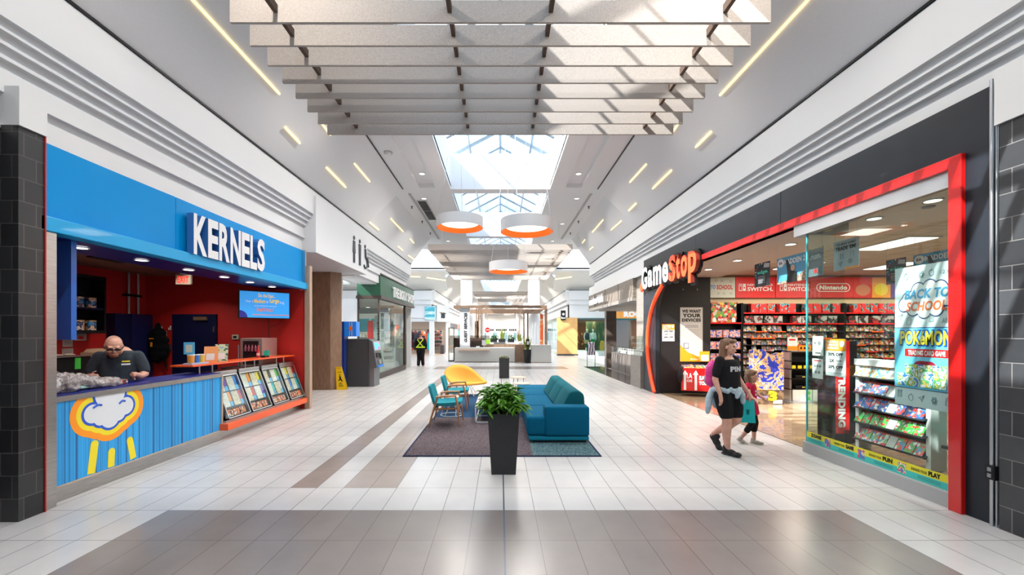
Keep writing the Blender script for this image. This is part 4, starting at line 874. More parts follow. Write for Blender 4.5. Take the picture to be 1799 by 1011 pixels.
q2 = Pl((0, 12.2, 0), (1, 0, 0)); cm = ramp_mat('comic_collage', 'voronoi', 14, [(0, (.6, .03, .02)), (.2, (.02, .02, .02)), (.35, (.1, .35, .05)), (.5, (.7, .5, .05)), (.62, (.05, .05, .1)), (.75, (.6, .55, .5)), (.86, (.7, .12, .02))], .4)
q2.rect('board', cm, 6.12, 6.86, 2.06, 2.64, -.03, 0, t); q2.rect('title_plate', inkr, 6.3, 6.62, 2.08, 2.2, 0, .01, t); q2.text('MARVEL', inkw, 6.32, 6.6, 2.1, 2.18, .012, 0, .03, t)
for a in (6.16, 6.72): q2.poly('white_arch', inkw, [(a, 2.07), (a+.1, 2.07), (a+.1, 2.17), (a+.05, 2.21), (a, 2.17)], 0, .012, t)
# ---- freestanding picture board (plain swirl artwork)
art = ramp_mat('swirl_artwork', 'noise', 2.6, [(0, (.02, .04, .45)), (.40, (.03, .06, .6)), (.455, (.75, .5, .02)), (.49, (.7, .66, .6)), (.53, (.6, .12, .03)), (.57, (.75, .5, .06)), (.61, (.2, .18, .6)), (.68, (.05, .05, .1))], .4, dist=3)
c = P(1317, 712, 10.2); x0 = c.x; x1 = P(1377, 712, 10.2).x; q = Pl((0, 10.2, 0), (1, 0, 0))
t = thing('picture_stand', 'tall standing board with blue and yellow swirl art and number 3', 'standee', ((x0+x1)/2, 10.2, 0))
z_ = 1.34
q.poly('board', art, [(x0, .35), (x1, .35), (x1, z_-.02), (x1-.06, z_-.08), (x1-.18, z_-.06), (x1-.3, z_-.12), (x0+.3, z_+.01), (x0, z_)], -.03, 0, t); q.rect('lower_board', ramp_mat('brown_rocks', 'voronoi', 16, [(0, (.12, .07, .04)), (.4, (.22, .14, .08)), (.7, (.07, .04, .03))], .6), x0, x1, .012, .36, -.1, 0, t)
q.text('3', inky, x0+.45, x0+.66, .10, .34, .003, .01, .06, t); q.text('Splatoon', mat('lilac_ink', (.4, .35, .9), .4), x0+.08, x0+.44, .13, .25, .003, 0, .04, t); q.rect('rating_plate', paper, x1-.26, x1-.04, .03, .12, 0, .005, t)
# ---- console gondola with white boxes
t = thing('console_fixture', 'dark display fixture with consoles behind the standing board', 'display fixture', (7.5, 9.9, 0))
fx0, fx1, fy0, fy1 = P(1387, 700, 10.45).x, 8.75, 10.45, 11.05
mb = MB(); mb.box(fx0, fx0+.05, fy0, fy1, .06, 1.30); mb.box(fx1-.05, fx1, fy0, fy1, .06, 1.30); mb.build('upright', alu, t)
MB().box(fx0, fx1, fy0+.3, fy1, .06, 1.3).build('back_panel', dgrey, t)
for z in (.36, .62, .86, 1.06, 1.3): MB().box(fx0, fx1, fy0, fy1, z-.025, z).build('shelf', black if z < 1.2 else alu, t)
MB().box(fx0-.08, fx1+.3, fy0-.12, fy1, .0, .06).build('base', grey, t)
wb0 = thing('white_console_box', '', 'boxed console', (0, 0, 0)); MB().box(-.24, .24, -.1, .1, 0, .145).build('carton', paper, wb0); MB().box(.13, .2, -.103, -.1, .01, .135).build('green_band', ramp_mat('green_band_print', 'noise', 16, [(0, (.8, .8, .8)), (.5, (.1, .7, .08))], .4), wb0)
k2 = 0
for x in (fx0+.32, fx0+.82):
    for z, nm in ((.061, 'lower'), (.207, 'upper')):
        o = wb0 if k2 == 0 else dup(wb0); k2 += 1; o.location = (x, fy0+.1, z); o['label'] = f'{nm} white console box of the '+('left' if x < fx0+.5 else 'right')+' pair at fixture base'
for z, nm in ((.621, 'middle'), (.361, 'low')):
    for i in range(2):
        t1 = thing('game_console', f'black game console on the {nm} shelf of the fixture, {"left" if i == 0 else "right"} one', 'console', (fx0+.35+i*.5, fy0+.12, z)); MB().box(fx0+.17+i*.5, fx0+.55+i*.5, fy0+.02, fy0+.26, z, z+.07).build('body', black, t1, bevel=.01); MB().box(fx0+.33+i*.5, fx0+.4+i*.5, fy0+.012, fy0+.02, z+.025, z+.045).build('tag', mat('tag_gold', (.8, .6, .1), .4), t1)
for i in range(5): tag(MB().box(fx0+.08+i*.15, fx0+.17+i*.15, fy0+.02, fy0+.05, .861, .94).build('price_card', inky), 'yellow price card on the fixture shelf', 'price card', 'yellow price cards on the fixture')
t = thing('shelf_sign', 'small orange and white sign on top of the console fixture', 'sign', (fx0+.2, fy0+.1, 1.3)); q3 = Pl((0, fy0+.1, 0), (1, 0, 0)); q3.rect('panel', paper, fx0+.02, fx0+.27, 1.30, 1.64, -.008, 0, t); q3.rect('orange_foot', inko, fx0+.02, fx0+.27, 1.31, 1.42, 0, .003, t); q3.rects('headline', inkr, [(fx0+.06, fx0+.22, 1.56, 1.6)], 0, .003, t)
t = thing('mining_sign', 'orange strip sign beside the small sign on the console fixture', 'sign', (fx0+.5, fy0+.1, 1.3)); q3.rect('panel', inko, fx0+.3, fx0+.62, 1.301, 1.44, -.02, 0, t); q3.rects('blocks', inkb, [(fx0+.34+i*.09, fx0+.38+i*.09, 1.34, 1.4) for i in range(3)], 0, .004, t)
# ---- sale bin
xa, xb = P(1207, 690, 11.2).x, P(1262, 690, 11.2).x
t = thing('sale_bin', 'red sale bin on black legs at the shop entrance wall', 'bin', ((xa+xb)/2, 11.4, 0))
A = Vector((xa, 11.55, .17)); q = Pl(A, (1, -.38, 0)); W_ = (xb-xa)*1.08
q.rect('body', redg, 0, W_, 0, .62, -.5, 0, t)
for a in (.03, .30): q.poly('white_arrow', inkw, [(a+.03, .02), (a+.09, .02), (a+.09, .44), (a+.13, .44), (a+.06, .56), (a-.01, .44), (a+.03, .44)], 0, .004, t)
q.text('LA', inkw, .14, .27, .34, .48, .004, 0, .04, t); q.text('SAVE', inkw, .44, .72, .30, .42, .004, 0, .05, t); q.text('TODAY!', inkw, .44, .78, .17, .27, .004, 0, .05, t); q.text('CHE', inkw, .14, .27, .24, .31, .004, 0, .04, t)
for a in (.02, W_-.02):
    for c_ in (-.02, -.48):
        mb = MB(); mb.tube([q.pt(a, 0, c_), q.pt(a, -.15, c_)], .01, 6); mb.build('leg', black, t)
MB().tube([q.pt(.02, -.06, -.02), q.pt(W_-.02, -.06, -.02)], .008, 6).build('crossbar', black, t)
for i in range(8):
    p = q.pt(.08+i*.1, .64, -.12-.1*(i % 3)); tag(MB().obox(p, Vector((1, 0, 0)), Vector((0, .9, .43)), Vector((0, -.43, .9)), .045, .09, .02).build('bargain_box', casem), 'small colourful boxed item heaped in the red sale bin', 'boxed item', 'items in the sale bin')
tag(MB().limb([(xa-.02, 11.52, .80, .04), (xa-.05, 11.5, .6, .07), (xa-.05, 11.5, .45, .05)]).build('hanging_bag', blackm, smooth=True), 'black bag hanging at the left end of the red bin', 'bag')
t = thing('leaflet_holder', 'small orange and white box sign on the wall edge by the poster', 'sign', (5.95, 12.0, 1.2)); q3 = Pl((0, 12.05, 0), (1, 0, 0)); q3.rect('box', inko, P(1231, 0, 12).x, P(1248, 0, 12).x, .93, 1.22, -.05, 0, t); q3.rect('front', paper, P(1233, 0, 12).x, P(1246, 0, 12).x, .95, 1.12, 0, .004, t)
# ---- posters on the black wall
q = Pl((0, 12.115, 0), (1, 0, 0))
def zx(px, py, d=12.11): p = P(px, py, d); return p.x, p.z
x0, z1 = zx(1195, 540.5); x1, z0 = zx(1234.5, 635.5)
o = q.rect('wall_poster', mat('poster_grey', (.45, .44, .42), .5), x0, x1, z0, z1, 0, .006); tag(o, 'tall grey and orange WE WANT YOUR DEVICES poster on black wall', 'poster')
W_ = x1-x0; Hh = z1-z0
q.poly('orange_field', inko, [(x0, z0), (x1, z0), (x1, z0+.12*Hh), (x0+.5*W_, z0+.16*Hh), (x0, z0+.30*Hh)], .006, .008, o); q.poly('white_curve', inkw, [(x0, z0+.46*Hh), (x0+.5*W_, z0+.36*Hh), (x1, z0+.12*Hh), (x0+.8*W_, z0+.09*Hh), (x0+.35*W_, z0+.17*Hh), (x0, z0+.31*Hh)], .006, .0085, o)
q.text('WE WANT', inkb, x0+.08*W_, x0+.92*W_, z0+.90*Hh, z0+.96*Hh, .009, 0, .05, o); q.text('YOUR', inkb, x0+.1*W_, x0+.92*W_, z0+.815*Hh, z0+.885*Hh, .009, 0, .05, o); q.text('DEVICES', inkb, x0+.08*W_, x0+.92*W_, z0+.735*Hh, z0+.795*Hh, .009, 0, .05, o)
q.rect('text_box', mat('poster_grey2', (.55, .54, .52), .5), x0+.14*W_, x0+.88*W_, z0+.61*Hh, z0+.70*Hh, .006, .009, o); q.rects('small_print', inkb, [(x0+.2*W_, x0+.82*W_, z0+k*Hh, z0+k*Hh+.008) for k in (.63, .65, .67)], .009, .011, o)
q.rects('doodle_device', inkb, [(x0+.15*W_, x0+.38*W_, z0+.24*Hh, z0+.25*Hh), (x0+.15*W_, x0+.38*W_, z0+.33*Hh, z0+.34*Hh), (x0+.15*W_, x0+.17*W_, z0+.24*Hh, z0+.34*Hh), (x0+.36*W_, x0+.38*W_, z0+.24*Hh, z0+.34*Hh)], .009, .011, o)
q.text('@gamestop', inkw, x0+.45*W_, x0+.95*W_, z0+.03*Hh, z0+.055*Hh, .009, 0, .02, o)
x0, z1 = zx(1163.5, 570); x1, z0 = zx(1185, 600)
def offer(q, x0, x1, z0, z1, label, c=.006, name='offer_poster'):
    o = q.rect(name, paper, x0, x1, z0, z1, 0, c); tag(o, label, 'poster'); W_ = x1-x0; Hh = z1-z0; e = c+.002
    q.rect('orange_head', inko, x0, x1, z0+.68*Hh, z1, c-.002, e, o)
    for i, s in enumerate(('MOBILE', 'DEVICE', 'EVENT!')): q.text(s, inkw, x0+.08*W_, x0+.66*W_, z0+(.89-i*.085)*Hh, z0+(.955-i*.085)*Hh, e+.001, 0, .05, o)
    q.disc('round_badge', inkw, x0+.84*W_, z0+.87*Hh, .12*W_, .08*Hh, c, e+.001, o)
    for s, b, h_ in (('30% OFF', .54, .09), ('2X', .37, .09), ('20% OFF', .20, .09)): q.text(s, inkb, x0+(.14 if s != '2X' else .2)*W_, x0+(.88 if s != '2X' else .46)*W_, z0+b*Hh, z0+(b+h_)*Hh, e, 0, .05, o)
    q.text('TRADE CREDIT', inkb, x0+.5*W_, x0+.85*W_, z0+.39*Hh, z0+.44*Hh, e, 0, .01, o); q.rects('small_print', grey, [(x0+.15*W_, x0+.85*W_, z0+k*Hh, z0+k*Hh+.006) for k in (.5, .33, .17, .08)], c, e, o)
    return o
offer(q, x0, x1, z0, z1, 'small white and orange offer poster on black panel left of the tall poster')
for a in (1200, 1225):
    p = P(a, 509, 12.1); tag(MB().sph((p.x, 12.1, p.z), .02, 8).build('wall_stud', alu), 'tiny silver stud high on the black wall under the sign', 'stud', 'studs on the black wall')
# ---- posters on the glass (plane X = 4.6, reading towards the mall)
def gl_plane(X): return Pl((X, 0, 0), (0, -1, 0))
q = gl_plane(4.575)
# back to school / trading card poster : Y 4.87 -> 4.05
a0, a1 = -4.87, -3.99; z0, z1 = .93, 2.485; W_ = a1-a0
t = thing('window_poster', 'large BACK TO SCHOOL and trading card poster hanging inside the glass', 'poster', (4.58, 4.45, .93))
q.rect('sheet', mat('poster_icewhite', (.68, .76, .78), .45), a0, a1, z0, z1, -.004, 0, t)
q.rect('blue_field', ramp_mat('sky_blue_print', 'noise', 3, [(0, (.05, .45, .75)), (.6, (.2, .65, .9)), (.8, (.5, .85, 1))], .4, const=False), a0, a1-.1, 1.135, 1.80, 0, .003, t); q.rects('dark_rule', mat('ink_navy', (.02, .05, .15), .5), [(a0, a1, 1.80, 1.808), (a0, a1, 1.128, 1.135)], 0, .004, t)
cl = [(a0+.22, 2.10, .10), (a0+.36, 2.19, .10), (a0+.52, 2.21, .10), (a0+.66, 2.19, .10), (a0+.76, 2.12, .09), (a0+.60, 2.03, .10), (a0+.44, 2.01, .10), (a0+.28, 2.03, .09), (a0+.14, 2.06, .07)]
q.poly('cloud_outline', mat('ink_navy', (.02, .05, .15), .5), blob(cl, (a0+.46, 2.10), .014, zmax=9), 0, .003, t); q.poly('cloud', inkw, blob(cl, (a0+.46, 2.10), 0, zmax=9), .002, .004, t)
q.text('BACK TO', mat('ink_skyblue', (.05, .35, .65), .5), a0+.16, a0+.77, 2.12, 2.225, .005, .002, .03, t, shear=.2); q.text('SCHOOL', mat('ink_orangered', (.8, .14, .03), .5), a0+.18, a0+.74, 1.985, 2.09, .005, .002, .03, t, shear=.2)
ink = mat('doodle_ink', (.2, .28, .32), .5)
def doodle(q, a, b, r, kind, par, c=0, m=ink):
    mb = MB(); P3 = lambda x, y: q.pt(a+x*r, b+y*r, c+.003); th = r*.06
    def ln(pts): mb.tube([P3(*p) for p in pts], th, 4)
    if kind == 'calc': ln([(-.7, -1), (.7, -1), (.8, 1), (-.6, 1), (-.7, -1)]); ln([(-.5, .4), (.6, .4), (.6, .7), (-.5, .7), (-.5, .4)]); [ln([(x, y), (x+.2, y)]) for x in (-.45, 0, .4) for y in (0, -.35, -.7)]
    if kind == 'apple': ln([(math.cos(t_*PI/6)*.8, math.sin(t_*PI/6)*.8-.1*abs(math.cos(t_))) for t_ in range(13)]); ln([(0, .7), (.1, 1.1)])
    if kind == 'plane': ln([(-1, .1), (1, .8), (.2, -.9), (-.1, -.2), (-1, .1)]); ln([(1, .8), (-.1, -.2)])
    if kind == 'atom':
        for k in range(3): ln([(math.cos(t_*PI/8)*1*math.cos(k*PI/3)-math.sin(t_*PI/8)*.35*math.sin(k*PI/3), math.cos(t_*PI/8)*math.sin(k*PI/3)+math.sin(t_*PI/8)*.35*math.cos(k*PI/3)) for t_ in range(17)])
    if kind == 'clip': ln([(-.8, -1), (.6, -1), (.8, .8), (-.6, .8), (-.8, -1)]); ln([(-.2, .8), (-.1, 1.1), (.3, 1.1), (.3, .8)]); ln([(-.4, .2), (.4, .3)])
    if kind == 'pens': ln([(-.8, .9), (.5, -1)]); ln([(-.4, 1), (.9, -.9)])
    mb.build('doodle', m, par)
for a, b, k in ((.08, 1.06, 'calc'), (.25, 1.03, 'apple'), (.40, 1.035, 'plane'), (.58, 1.03, 'atom'), (.76, 1.04, 'clip'), (.09, 1.93, 'plane'), (.22, 1.88, 'clip'), (.37, 1.90, 'pens'), (.54, 1.91, 'calc'), (.18, 2.38, 'apple'), (.40, 2.38, 'atom'), (.54, 2.39, 'apple')): doodle(q, a0+a, b, .042, k, t)
q.text('123', ink, a0+.66, a0+.76, 2.36, 2.40, .003, 0, 0, t); q.text('ABC', ink, a0+.68, a0+.8, 1.85, 1.90, .003, 0, 0, t)
q.text('POKéMON', mat('ink_deepblue', (.01, .08, .45), .4), a0+.085, a0+.825, 1.60, 1.785, .004, .003, .09, t, 'logo_outline'); q.text('POKéMON', mat('ink_yellow2', (.95, .75, .05), .4), a0+.10, a0+.81, 1.615, 1.77, .009, .003, .03, t, 'logo_lettering')
q.rect('red_bar', inkr, a0+.16, a0+.78, 1.485, 1.57, 0, .004, t); q.text('TRADING CARD GAME', inkw, a0+.21, a0+.73, 1.50, 1.555, .005, 0, .04, t)
q.poly('red_tin', mat('tin_darkred', (.35, .01, .04), .4), rrect(a0+.28, a0+.62, 1.26, 1.44), 0, .004, t); q.disc('tin_plain_yellow', inky, a0+.45, 1.34, .07, .05, .003, .005, t)
packm = ramp_mat('card_pack_print', 'noise', 14, [(0, (.05, .2, .5)), (.42, (.75, .78, .8)), (.5, (.1, .4, .15)), (.56, (.8, .5, .1)), (.62, (.8, .8, .85))], .35)
for i, (a, b) in enumerate(((.16, 1.27), (.36, 1.27), (.56, 1.27), (.05, 1.155), (.22, 1.155), (.40, 1.155), (.58, 1.155))): q.rect('card_pack_print', packm, a0+a, a0+a+(.19 if i < 3 else .165), b, b+(.13 if i < 3 else .14), .004+.001*i, .006+.001*i, t)
for _o in t.children:
    for _v in _o.data.vertices:
        _y = _v.co.y; _v.co.y = 4.87+(_y-4.87)*.765
# offer sign, two white sheets
offer(q, -5.90, -5.56, 1.155, 1.665, 'white and orange offer sign hanging in the glass above the red pillar', name='window_sign')
for i, (ya, yb, za, zb) in enumerate(((6.15, 5.95, 1.42, 1.70), (6.155, 5.955, 1.09, 1.375))):
    o = q.rect('window_notice', paper, -ya, -yb, za, zb, 0, .004); tag(o, ['upper white notice on the glass near its left edge', 'lower white notice on the glass near its left edge'][i], 'notice')
    if i == 0: q.disc('icon', inkb, -ya+.05, zb-.1, .012, None, .004, .006, o); q.disc('icon', grey, -ya+.13, zb-.1, .03, None, .004, .006, o); q.rect('caption', inkb, -ya+.05, -ya+.15, za+.03, za+.045, .004, .006, o)
    else: q.rects('caption', inkr, [(-ya+.03, -ya+.17, zb-.035, zb-.02)], .004, .006, o); [q.disc('icon', grey, -ya+x, za+z, .02, None, .004, .006, o) for x, z in ((.05, .18), (.1, .18), (.15, .18), (.07, .09), (.13, .09))]
# decal strip along the foot of the glass
t = thing('window_decal_strip', 'yellow and teal EXPAND YOUR decal strip along the foot of the glass', 'decal', (4.51, 5.2, .16))
q = gl_plane(4.512); q.rect('yellow_band', mat('decal_yellow', (.72, .66, .03), .5), -6.18, -4.155, .225, .305, 0, .002, t); q.rect('teal_band', mat('decal_teal', (.05, .50, .45), .5), -6.18, -4.155, .152, .225, 0, .002, t)
for a, wd in ((-6.24, 'ZONE'), (-5.70, 'GAME'), (-5.17, 'FUN'), (-4.64, 'PLAY')):
    if wd != 'ZONE': q.text('EXPAND YOUR', inkb, a+.03, a+.20, .245, .275, .004, 0, .02, t)
    q.text(wd, inkb, a+(.215 if wd != 'ZONE' else .14), a+.34, .24, .292, .004, 0, .07, t); q.rects('small_print', mat('decal_teal_dark', (.02, .2, .2), .5), [(a+(.1 if wd != 'ZONE' else .08), a+.34, .20, .208), (a+.1, a+.34, .18, .188)], .002, .004, t)
    if wd != 'PLAY': q.rect('pictured_boxes', ramp_mat('decal_boxes', 'noise', 22, [(0, (.05, .2, .5)), (.45, (.7, .05, .03)), (.52, (.8, .8, .8)), (.58, (.1, .4, .1))], .4), a+.40, a+.50, .175, .285, .002, .004, t)
# ---- row of hanging posters inside (plane X = 5.0) and second row deeper (X = 7.0)
def hang(q, a0, a1, z0, z1, m, label, cat='poster'):
    t = thing('hanging_poster', label, cat, q.pt((a0+a1)/2, z0, 0)); q.rect('sheet', m, a0, a1, z0, z1, -.004, 0, t)
    mb = MB(); [mb.tube([q.pt(a, z1, 0), q.pt(a, 3.36 if q.o.x < 6 else 3.46, 0)], .003, 4) for a in (a0+.03, a1-.03)]; mb.build('wire', alu, t); return t
q = gl_plane(5.0)
t = hang(q, -6.30, -5.857, 2.67, 3.10, mat('poster_lightgrey', (.42, .46, .48), .5), 'light grey TRADE EM poster hanging inside behind the glass'); q.text('TOO MANY GAMES?', inkb, -6.26, -5.90, 3.03, 3.065, .004, 0, .03, t); q.text("TRADE 'EM!", inkb, -6.26, -5.90, 2.955, 3.015, .004, 0, .05, t); q.rect('orange_foot', inko, -6.1, -5.86, 2.67, 2.70, 0, .003, t)
for a, b, k in ((-6.15, 2.87, 'calc'), (-5.97, 2.88, 'clip'), (-6.18, 2.76, 'plane'), (-6.0, 2.78, 'atom')): doodle(q, a, b, .04, k, t)
t = hang(q, -6.82, -6.50, 2.65, 3.10, mat('poster_slate', (.12, .15, .17), .5), 'dark slate poster hanging left of the TRADE EM poster'); q.text('PRE-ORDER\nAT GAMESTOP', inkw, -6.78, -6.54, 2.92, 2.99, .004, 0, .03, t); q.rects('lines', grey, [(-6.76, -6.56, z, z+.012) for z in (3.04, 2.86, 2.83, 2.80)], 0, .003, t); q.disc('red_figure', inkr, -6.66, 2.73, .03, .04, 0, .003, t)
def madden(q, a0, a1, z0, z1, label):
    t = hang(q, a0, a1, z0, z1, mat('poster_stadiumblue', (.06, .27, .42), .5), label); W_ = a1-a0; Hh = z1-z0
    q.disc('round_badge', inkw, a0+.14*W_, z1-.2*Hh, .12*W_, .16*Hh, 0, .003, t); q.text('EA', inkb, a0+.08*W_, a0+.2*W_, z1-.25*Hh, z1-.15*Hh, .004, 0, .04, t)
    q.text('MADDEN 2', inkw, a0+.27*W_, a1-.03*W_, z1-.30*Hh, z1-.1*Hh, .004, 0, .04, t); q.poly('crowd', ramp_mat('crowd_print', 'voronoi', 60, [(0, (.3, .2, .12)), (.4, (.1, .06, .05)), (.7, (.5, .4, .3))], .5), [(a0, z0), (a1, z0), (a1, z0+.4*Hh), (a0+.6*W_, z0+.12*Hh), (a0, z0+.06*Hh)], 0, .003, t)
    q.poly('coach_body', inkb, [(a0+.36*W_, z0), (a0+.72*W_, z0), (a0+.70*W_, z0+.36*Hh), (a0+.52*W_, z0+.45*Hh), (a0+.40*W_, z0+.88*Hh), (a0+.33*W_, z0+.88*Hh), (a0+.38*W_, z0+.4*Hh)], .003, .005, t); q.disc('coach_head', mat('print_skin', (.5, .28, .18), .5), a0+.57*W_, z0+.53*Hh, .075*W_, .11*Hh, .004, .007, t)
    return t
madden(q, -7.59, -6.86, 2.62, 3.08, 'blue MADDEN football poster hanging nearest the glass edge')
def edge(q, a0, a1, z0, z1, label):
    t = hang(q, a0, a1, z0, z1, mat('poster_black', (.012, .013, .016), .4), label); W_ = a1-a0; Hh = z1-z0
    q.text('edge', mat('ink_mint', (.05, .5, .35), .5), a0+.2*W_, a0+.85*W_, z0+.5*Hh, z0+.68*Hh, .004, 0, .03, t); q.rects('lines', grey, [(a0+.25*W_, a0+.7*W_, z0+k*Hh, z0+(k+.03)*Hh) for k in (.14, .2, .26, .32, .4)], 0, .003, t)
    for i in range(9):
        an = PI*.4+i*.35; q.disc('bead', [inkr, inkw, inkt, inkbl][i % 4], a0+W_*(.5+.42*math.cos(an)), z0+Hh*(.6+.36*math.sin(an)), .014, None, 0, .003, t, 8)
    q.poly('card_picture', mat('cardgrey', (.4, .4, .42), .4), [(a0+.6*W_, z0+.78*Hh), (a0+.95*W_, z0+.74*Hh), (a0+.97*W_, z0+.92*Hh), (a0+.65*W_, z0+.96*Hh)], 0, .003, t); return t
edge(q, -8.26, -7.79, 2.64, 3.09, 'black edge poster hanging before the red banners')
q = gl_plane(7.0)
edge(q, -7.62, -7.25, 2.62, 3.06, 'second black edge poster hanging deeper in the shop'); madden(q, -7.12, -6.40, 2.62, 3.06, 'second blue MADDEN poster, partly behind the window poster')
# ---- red pillar
t = thing('trending_pillar', 'red and black display pillar lettered & TRENDING behind the glass', 'display pillar', (5.4, 6.7, 0))
MB().box(5.27, 5.62, 6.62, 6.98, .01, 1.62).build('body', black, t); q = Pl((0, 6.62, 0), (1, 0, 0)); q.rect('red_face', redg, 5.28, 5.50, .16, 1.62, 0, .006, t)
q = Pl((5.47, 6.613, 1.28), (0, 0, -1), (1, 0, 0))
q.text('& TRENDING', inkw, 0, 1.02, -.15, -.04, .0, .004, .05, t); MB().box(5.40, 5.52, 6.56, 6.612, .02, .22).build('leaflet_pocket', glass('holder_glass', (.7, .7, .72)), t)
# ---- white rack with game cases parallel to the glass
t = thing('game_rack', 'white display rack with five tilted shelves behind the glass', 'display rack', (5.45, 5.8, 0))
for yy in (5.26, 6.31): MB().box(5.36, 5.56, yy-.03, yy+.03, .02, 1.35).build('upright', white, t)
MB().box(5.34, 5.58, 5.23, 6.34, 1.27, 1.36).build('top_rail', white, t); MB().box(5.52, 5.56, 5.28, 6.29, .1, 1.3).build('back_panel', mat('rack_dark', (.02, .02, .025), .5), t)
covs = [ramp_mat(f'cover_row_{n}', 'voronoi', 30, st, .3, rnd=True) for n, st in enumerate([
    [(0, (.8, .75, .5)), (.3, (.1, .4, .6)), (.55, (.85, .85, .8)), (.8, (.7, .3, .05))], [(0, (.05, .12, .3)), (.35, (.75, .78, .8)), (.6, (.7, .1, .1)), (.8, (.1, .3, .5))],
    [(0, (.03, .1, .4)), (.4, (.7, .05, .04)), (.6, (.8, .78, .7)), (.8, (.05, .2, .5))], [(0, (.03, .4, .04)), (.5, (.7, .03, .03)), (.7, (.1, .5, .08)), (.85, (.85, .85, .8))], [(0, (.7, .04, .03)), (.35, (.1, .35, .08)), (.6, (.75, .7, .6)), (.8, (.05, .25, .5))]])]
for ri, z in enumerate((1.10, .86, .64, .42, .17)):
    MB().prism([(5.30, z), (5.31, z-.012), (5.53, z+.09), (5.53, z+.11)], 'y', 5.27, 6.33).build('shelf', mat('rack_shelf', (.03, .03, .035), .4), t)
    c0 = None
    for k in range(8):
        y = 6.27-k*.129; rn = ['top', 'second', 'third', 'fourth', 'lowest'][ri]
        if c0 is None:
            c0 = thing('rack_game_case', '', 'game case', (0, 0, 0)); MB().prism([(0, 0), (.015, -.006), (.10, .155), (.085, .161)], 'y', -.06, .06).build('case', [covs[ri], paper, inkr][0], c0, bevel=.002); mb = MB().prism([(-.001, .0), (-.0005, .0), (.0845, .161), (.084, .161)], 'y', -.06, .06)
            MB().prism([(.0765, .148), (.0745, .1455), (.0835, .1615), (.0845, .1615)], 'y', -.06, .06).build('spine_band', inkr, c0); o = c0
        else: o = dup(c0)
        o.location = (5.325, y, z+.012); o['group'] = f'game cases on the {rn} rack shelf'; o['label'] = f'game case on the {rn} shelf of the white rack'
        if k == 4:
            for ch in list(o.children):
                if ch.name.startswith('case'): ch.data = ch.data.copy(); ch.data.materials[0] = mat('display_sleeve', (.55, .55, .52), .4)
            o['label'] = f'plain grey price case amid the covers on the {rn} shelf of the white rack'; del o['group']
# items behind the red frame at right: turquoise boxes on a low stand
t = thing('boxed_toys', 'turquoise and white boxes on a low stand, seen beside the red frame', 'boxes', (5.6, 4.6, .4)); MB().box(5.35, 5.9, 4.5, 5.0, .42, .80).build('carton', ramp_mat('turq_print', 'noise', 7, [(0, (.05, .5, .5)), (.5, (.8, .85, .85)), (.58, (.02, .25, .25)), (.64, (.7, .2, .4))], .4), t)
tag(MB().box(5.3, 5.95, 4.45, 5.05, .36, .40).build('low_stand', dgrey), 'dark low stand carrying turquoise boxes', 'stand')
for o in [bpy.data.objects['low_stand']]: MB().box(5.4, 5.85, 4.55, 4.95, .012, .36).build('stand_base', black, o)
# ================================================================= SEATING AREA
t = thing('area_rug', 'large rug in plum speckle, teal and navy under the lounge seating', 'rug', (0, 8.9, 0))
MB().box(-1.38, 1.43, 5.92, 11.93, .0, .010).build('border', mat('rug_border_navy', (.012, .02, .05), .95), t)
plum = mat('rug_plum_speckle', (.035, .024, .03), .98, noise_amt=.5, scale=48, col2=(.155, .125, .135), bump=.2, bscale=300)
tealr = mat('rug_teal_speckle', (.008, .06, .10), .98, noise_amt=.5, scale=40, col2=(.15, .22, .21), bump=.2, bscale=300, stretch=(1.6, .5, 1))
navyr = mat('rug_navy', (.010, .035, .085), .98, noise_amt=.4, scale=160, col2=(.02, .06, .12))
MB().box(-1.35, .465, 5.95, 8.62, .010, .013).build('plum_field', plum, t); MB().box(.465, 1.40, 5.95, 8.62, .010, .013).build('teal_field', tealr, t); MB().box(-1.35, 1.40, 8.62, 11.9, .010, .013).build('navy_field', navyr, t)
# ---- sofa
t = thing('sofa', 'long teal sofa with three back cushions and one low arm facing left', 'sofa', (.95, 8.7, 0))
MB().box(.52, 1.36, 6.68, 10.75, .013, .05).build('recessed_foot', black, t)
MB().box(.45, 1.40, 6.62, 10.82, .05, .115).build('plinth_band', mat('teal_band', (.006, .16, .25), .9, noise_amt=.2, scale=220), t, bevel=.015, smooth=True)
ys = [6.62, 7.70, 9.02, 10.0, 10.82]
for a, b in zip(ys[:-1], ys[1:]): MB().box(.42, 1.10 if b < 9.9 else 1.40, a+.004, b-.004, .12, .425).build('seat_cushion', teal_sofa, t, bevel=.05, smooth=True, bseg=4)
MB().box(.70, 1.405, 6.60, 6.90, .12, .585).build('arm', teal_sofa, t, bevel=.035, smooth=True, bseg=4)
MB().box(1.10, 1.405, 6.9, 9.70, .12, .50).build('back_base', teal_sofa, t, bevel=.03, smooth=True)
for a, b in ((6.93, 7.78), (7.78, 8.66), (8.66, 9.55)):
    mb = MB(); pr = [(.97, .44), (1.14, .76), (1.19, .785), (1.30, .79), (1.375, .74), (1.39, .68), (1.40, .50), (1.2, .46)]
    mb.prism(pr, 'y', a+.006, b-.006); mb.build('back_cushion', teal_back, t, bevel=.028, smooth=True, bseg=3)
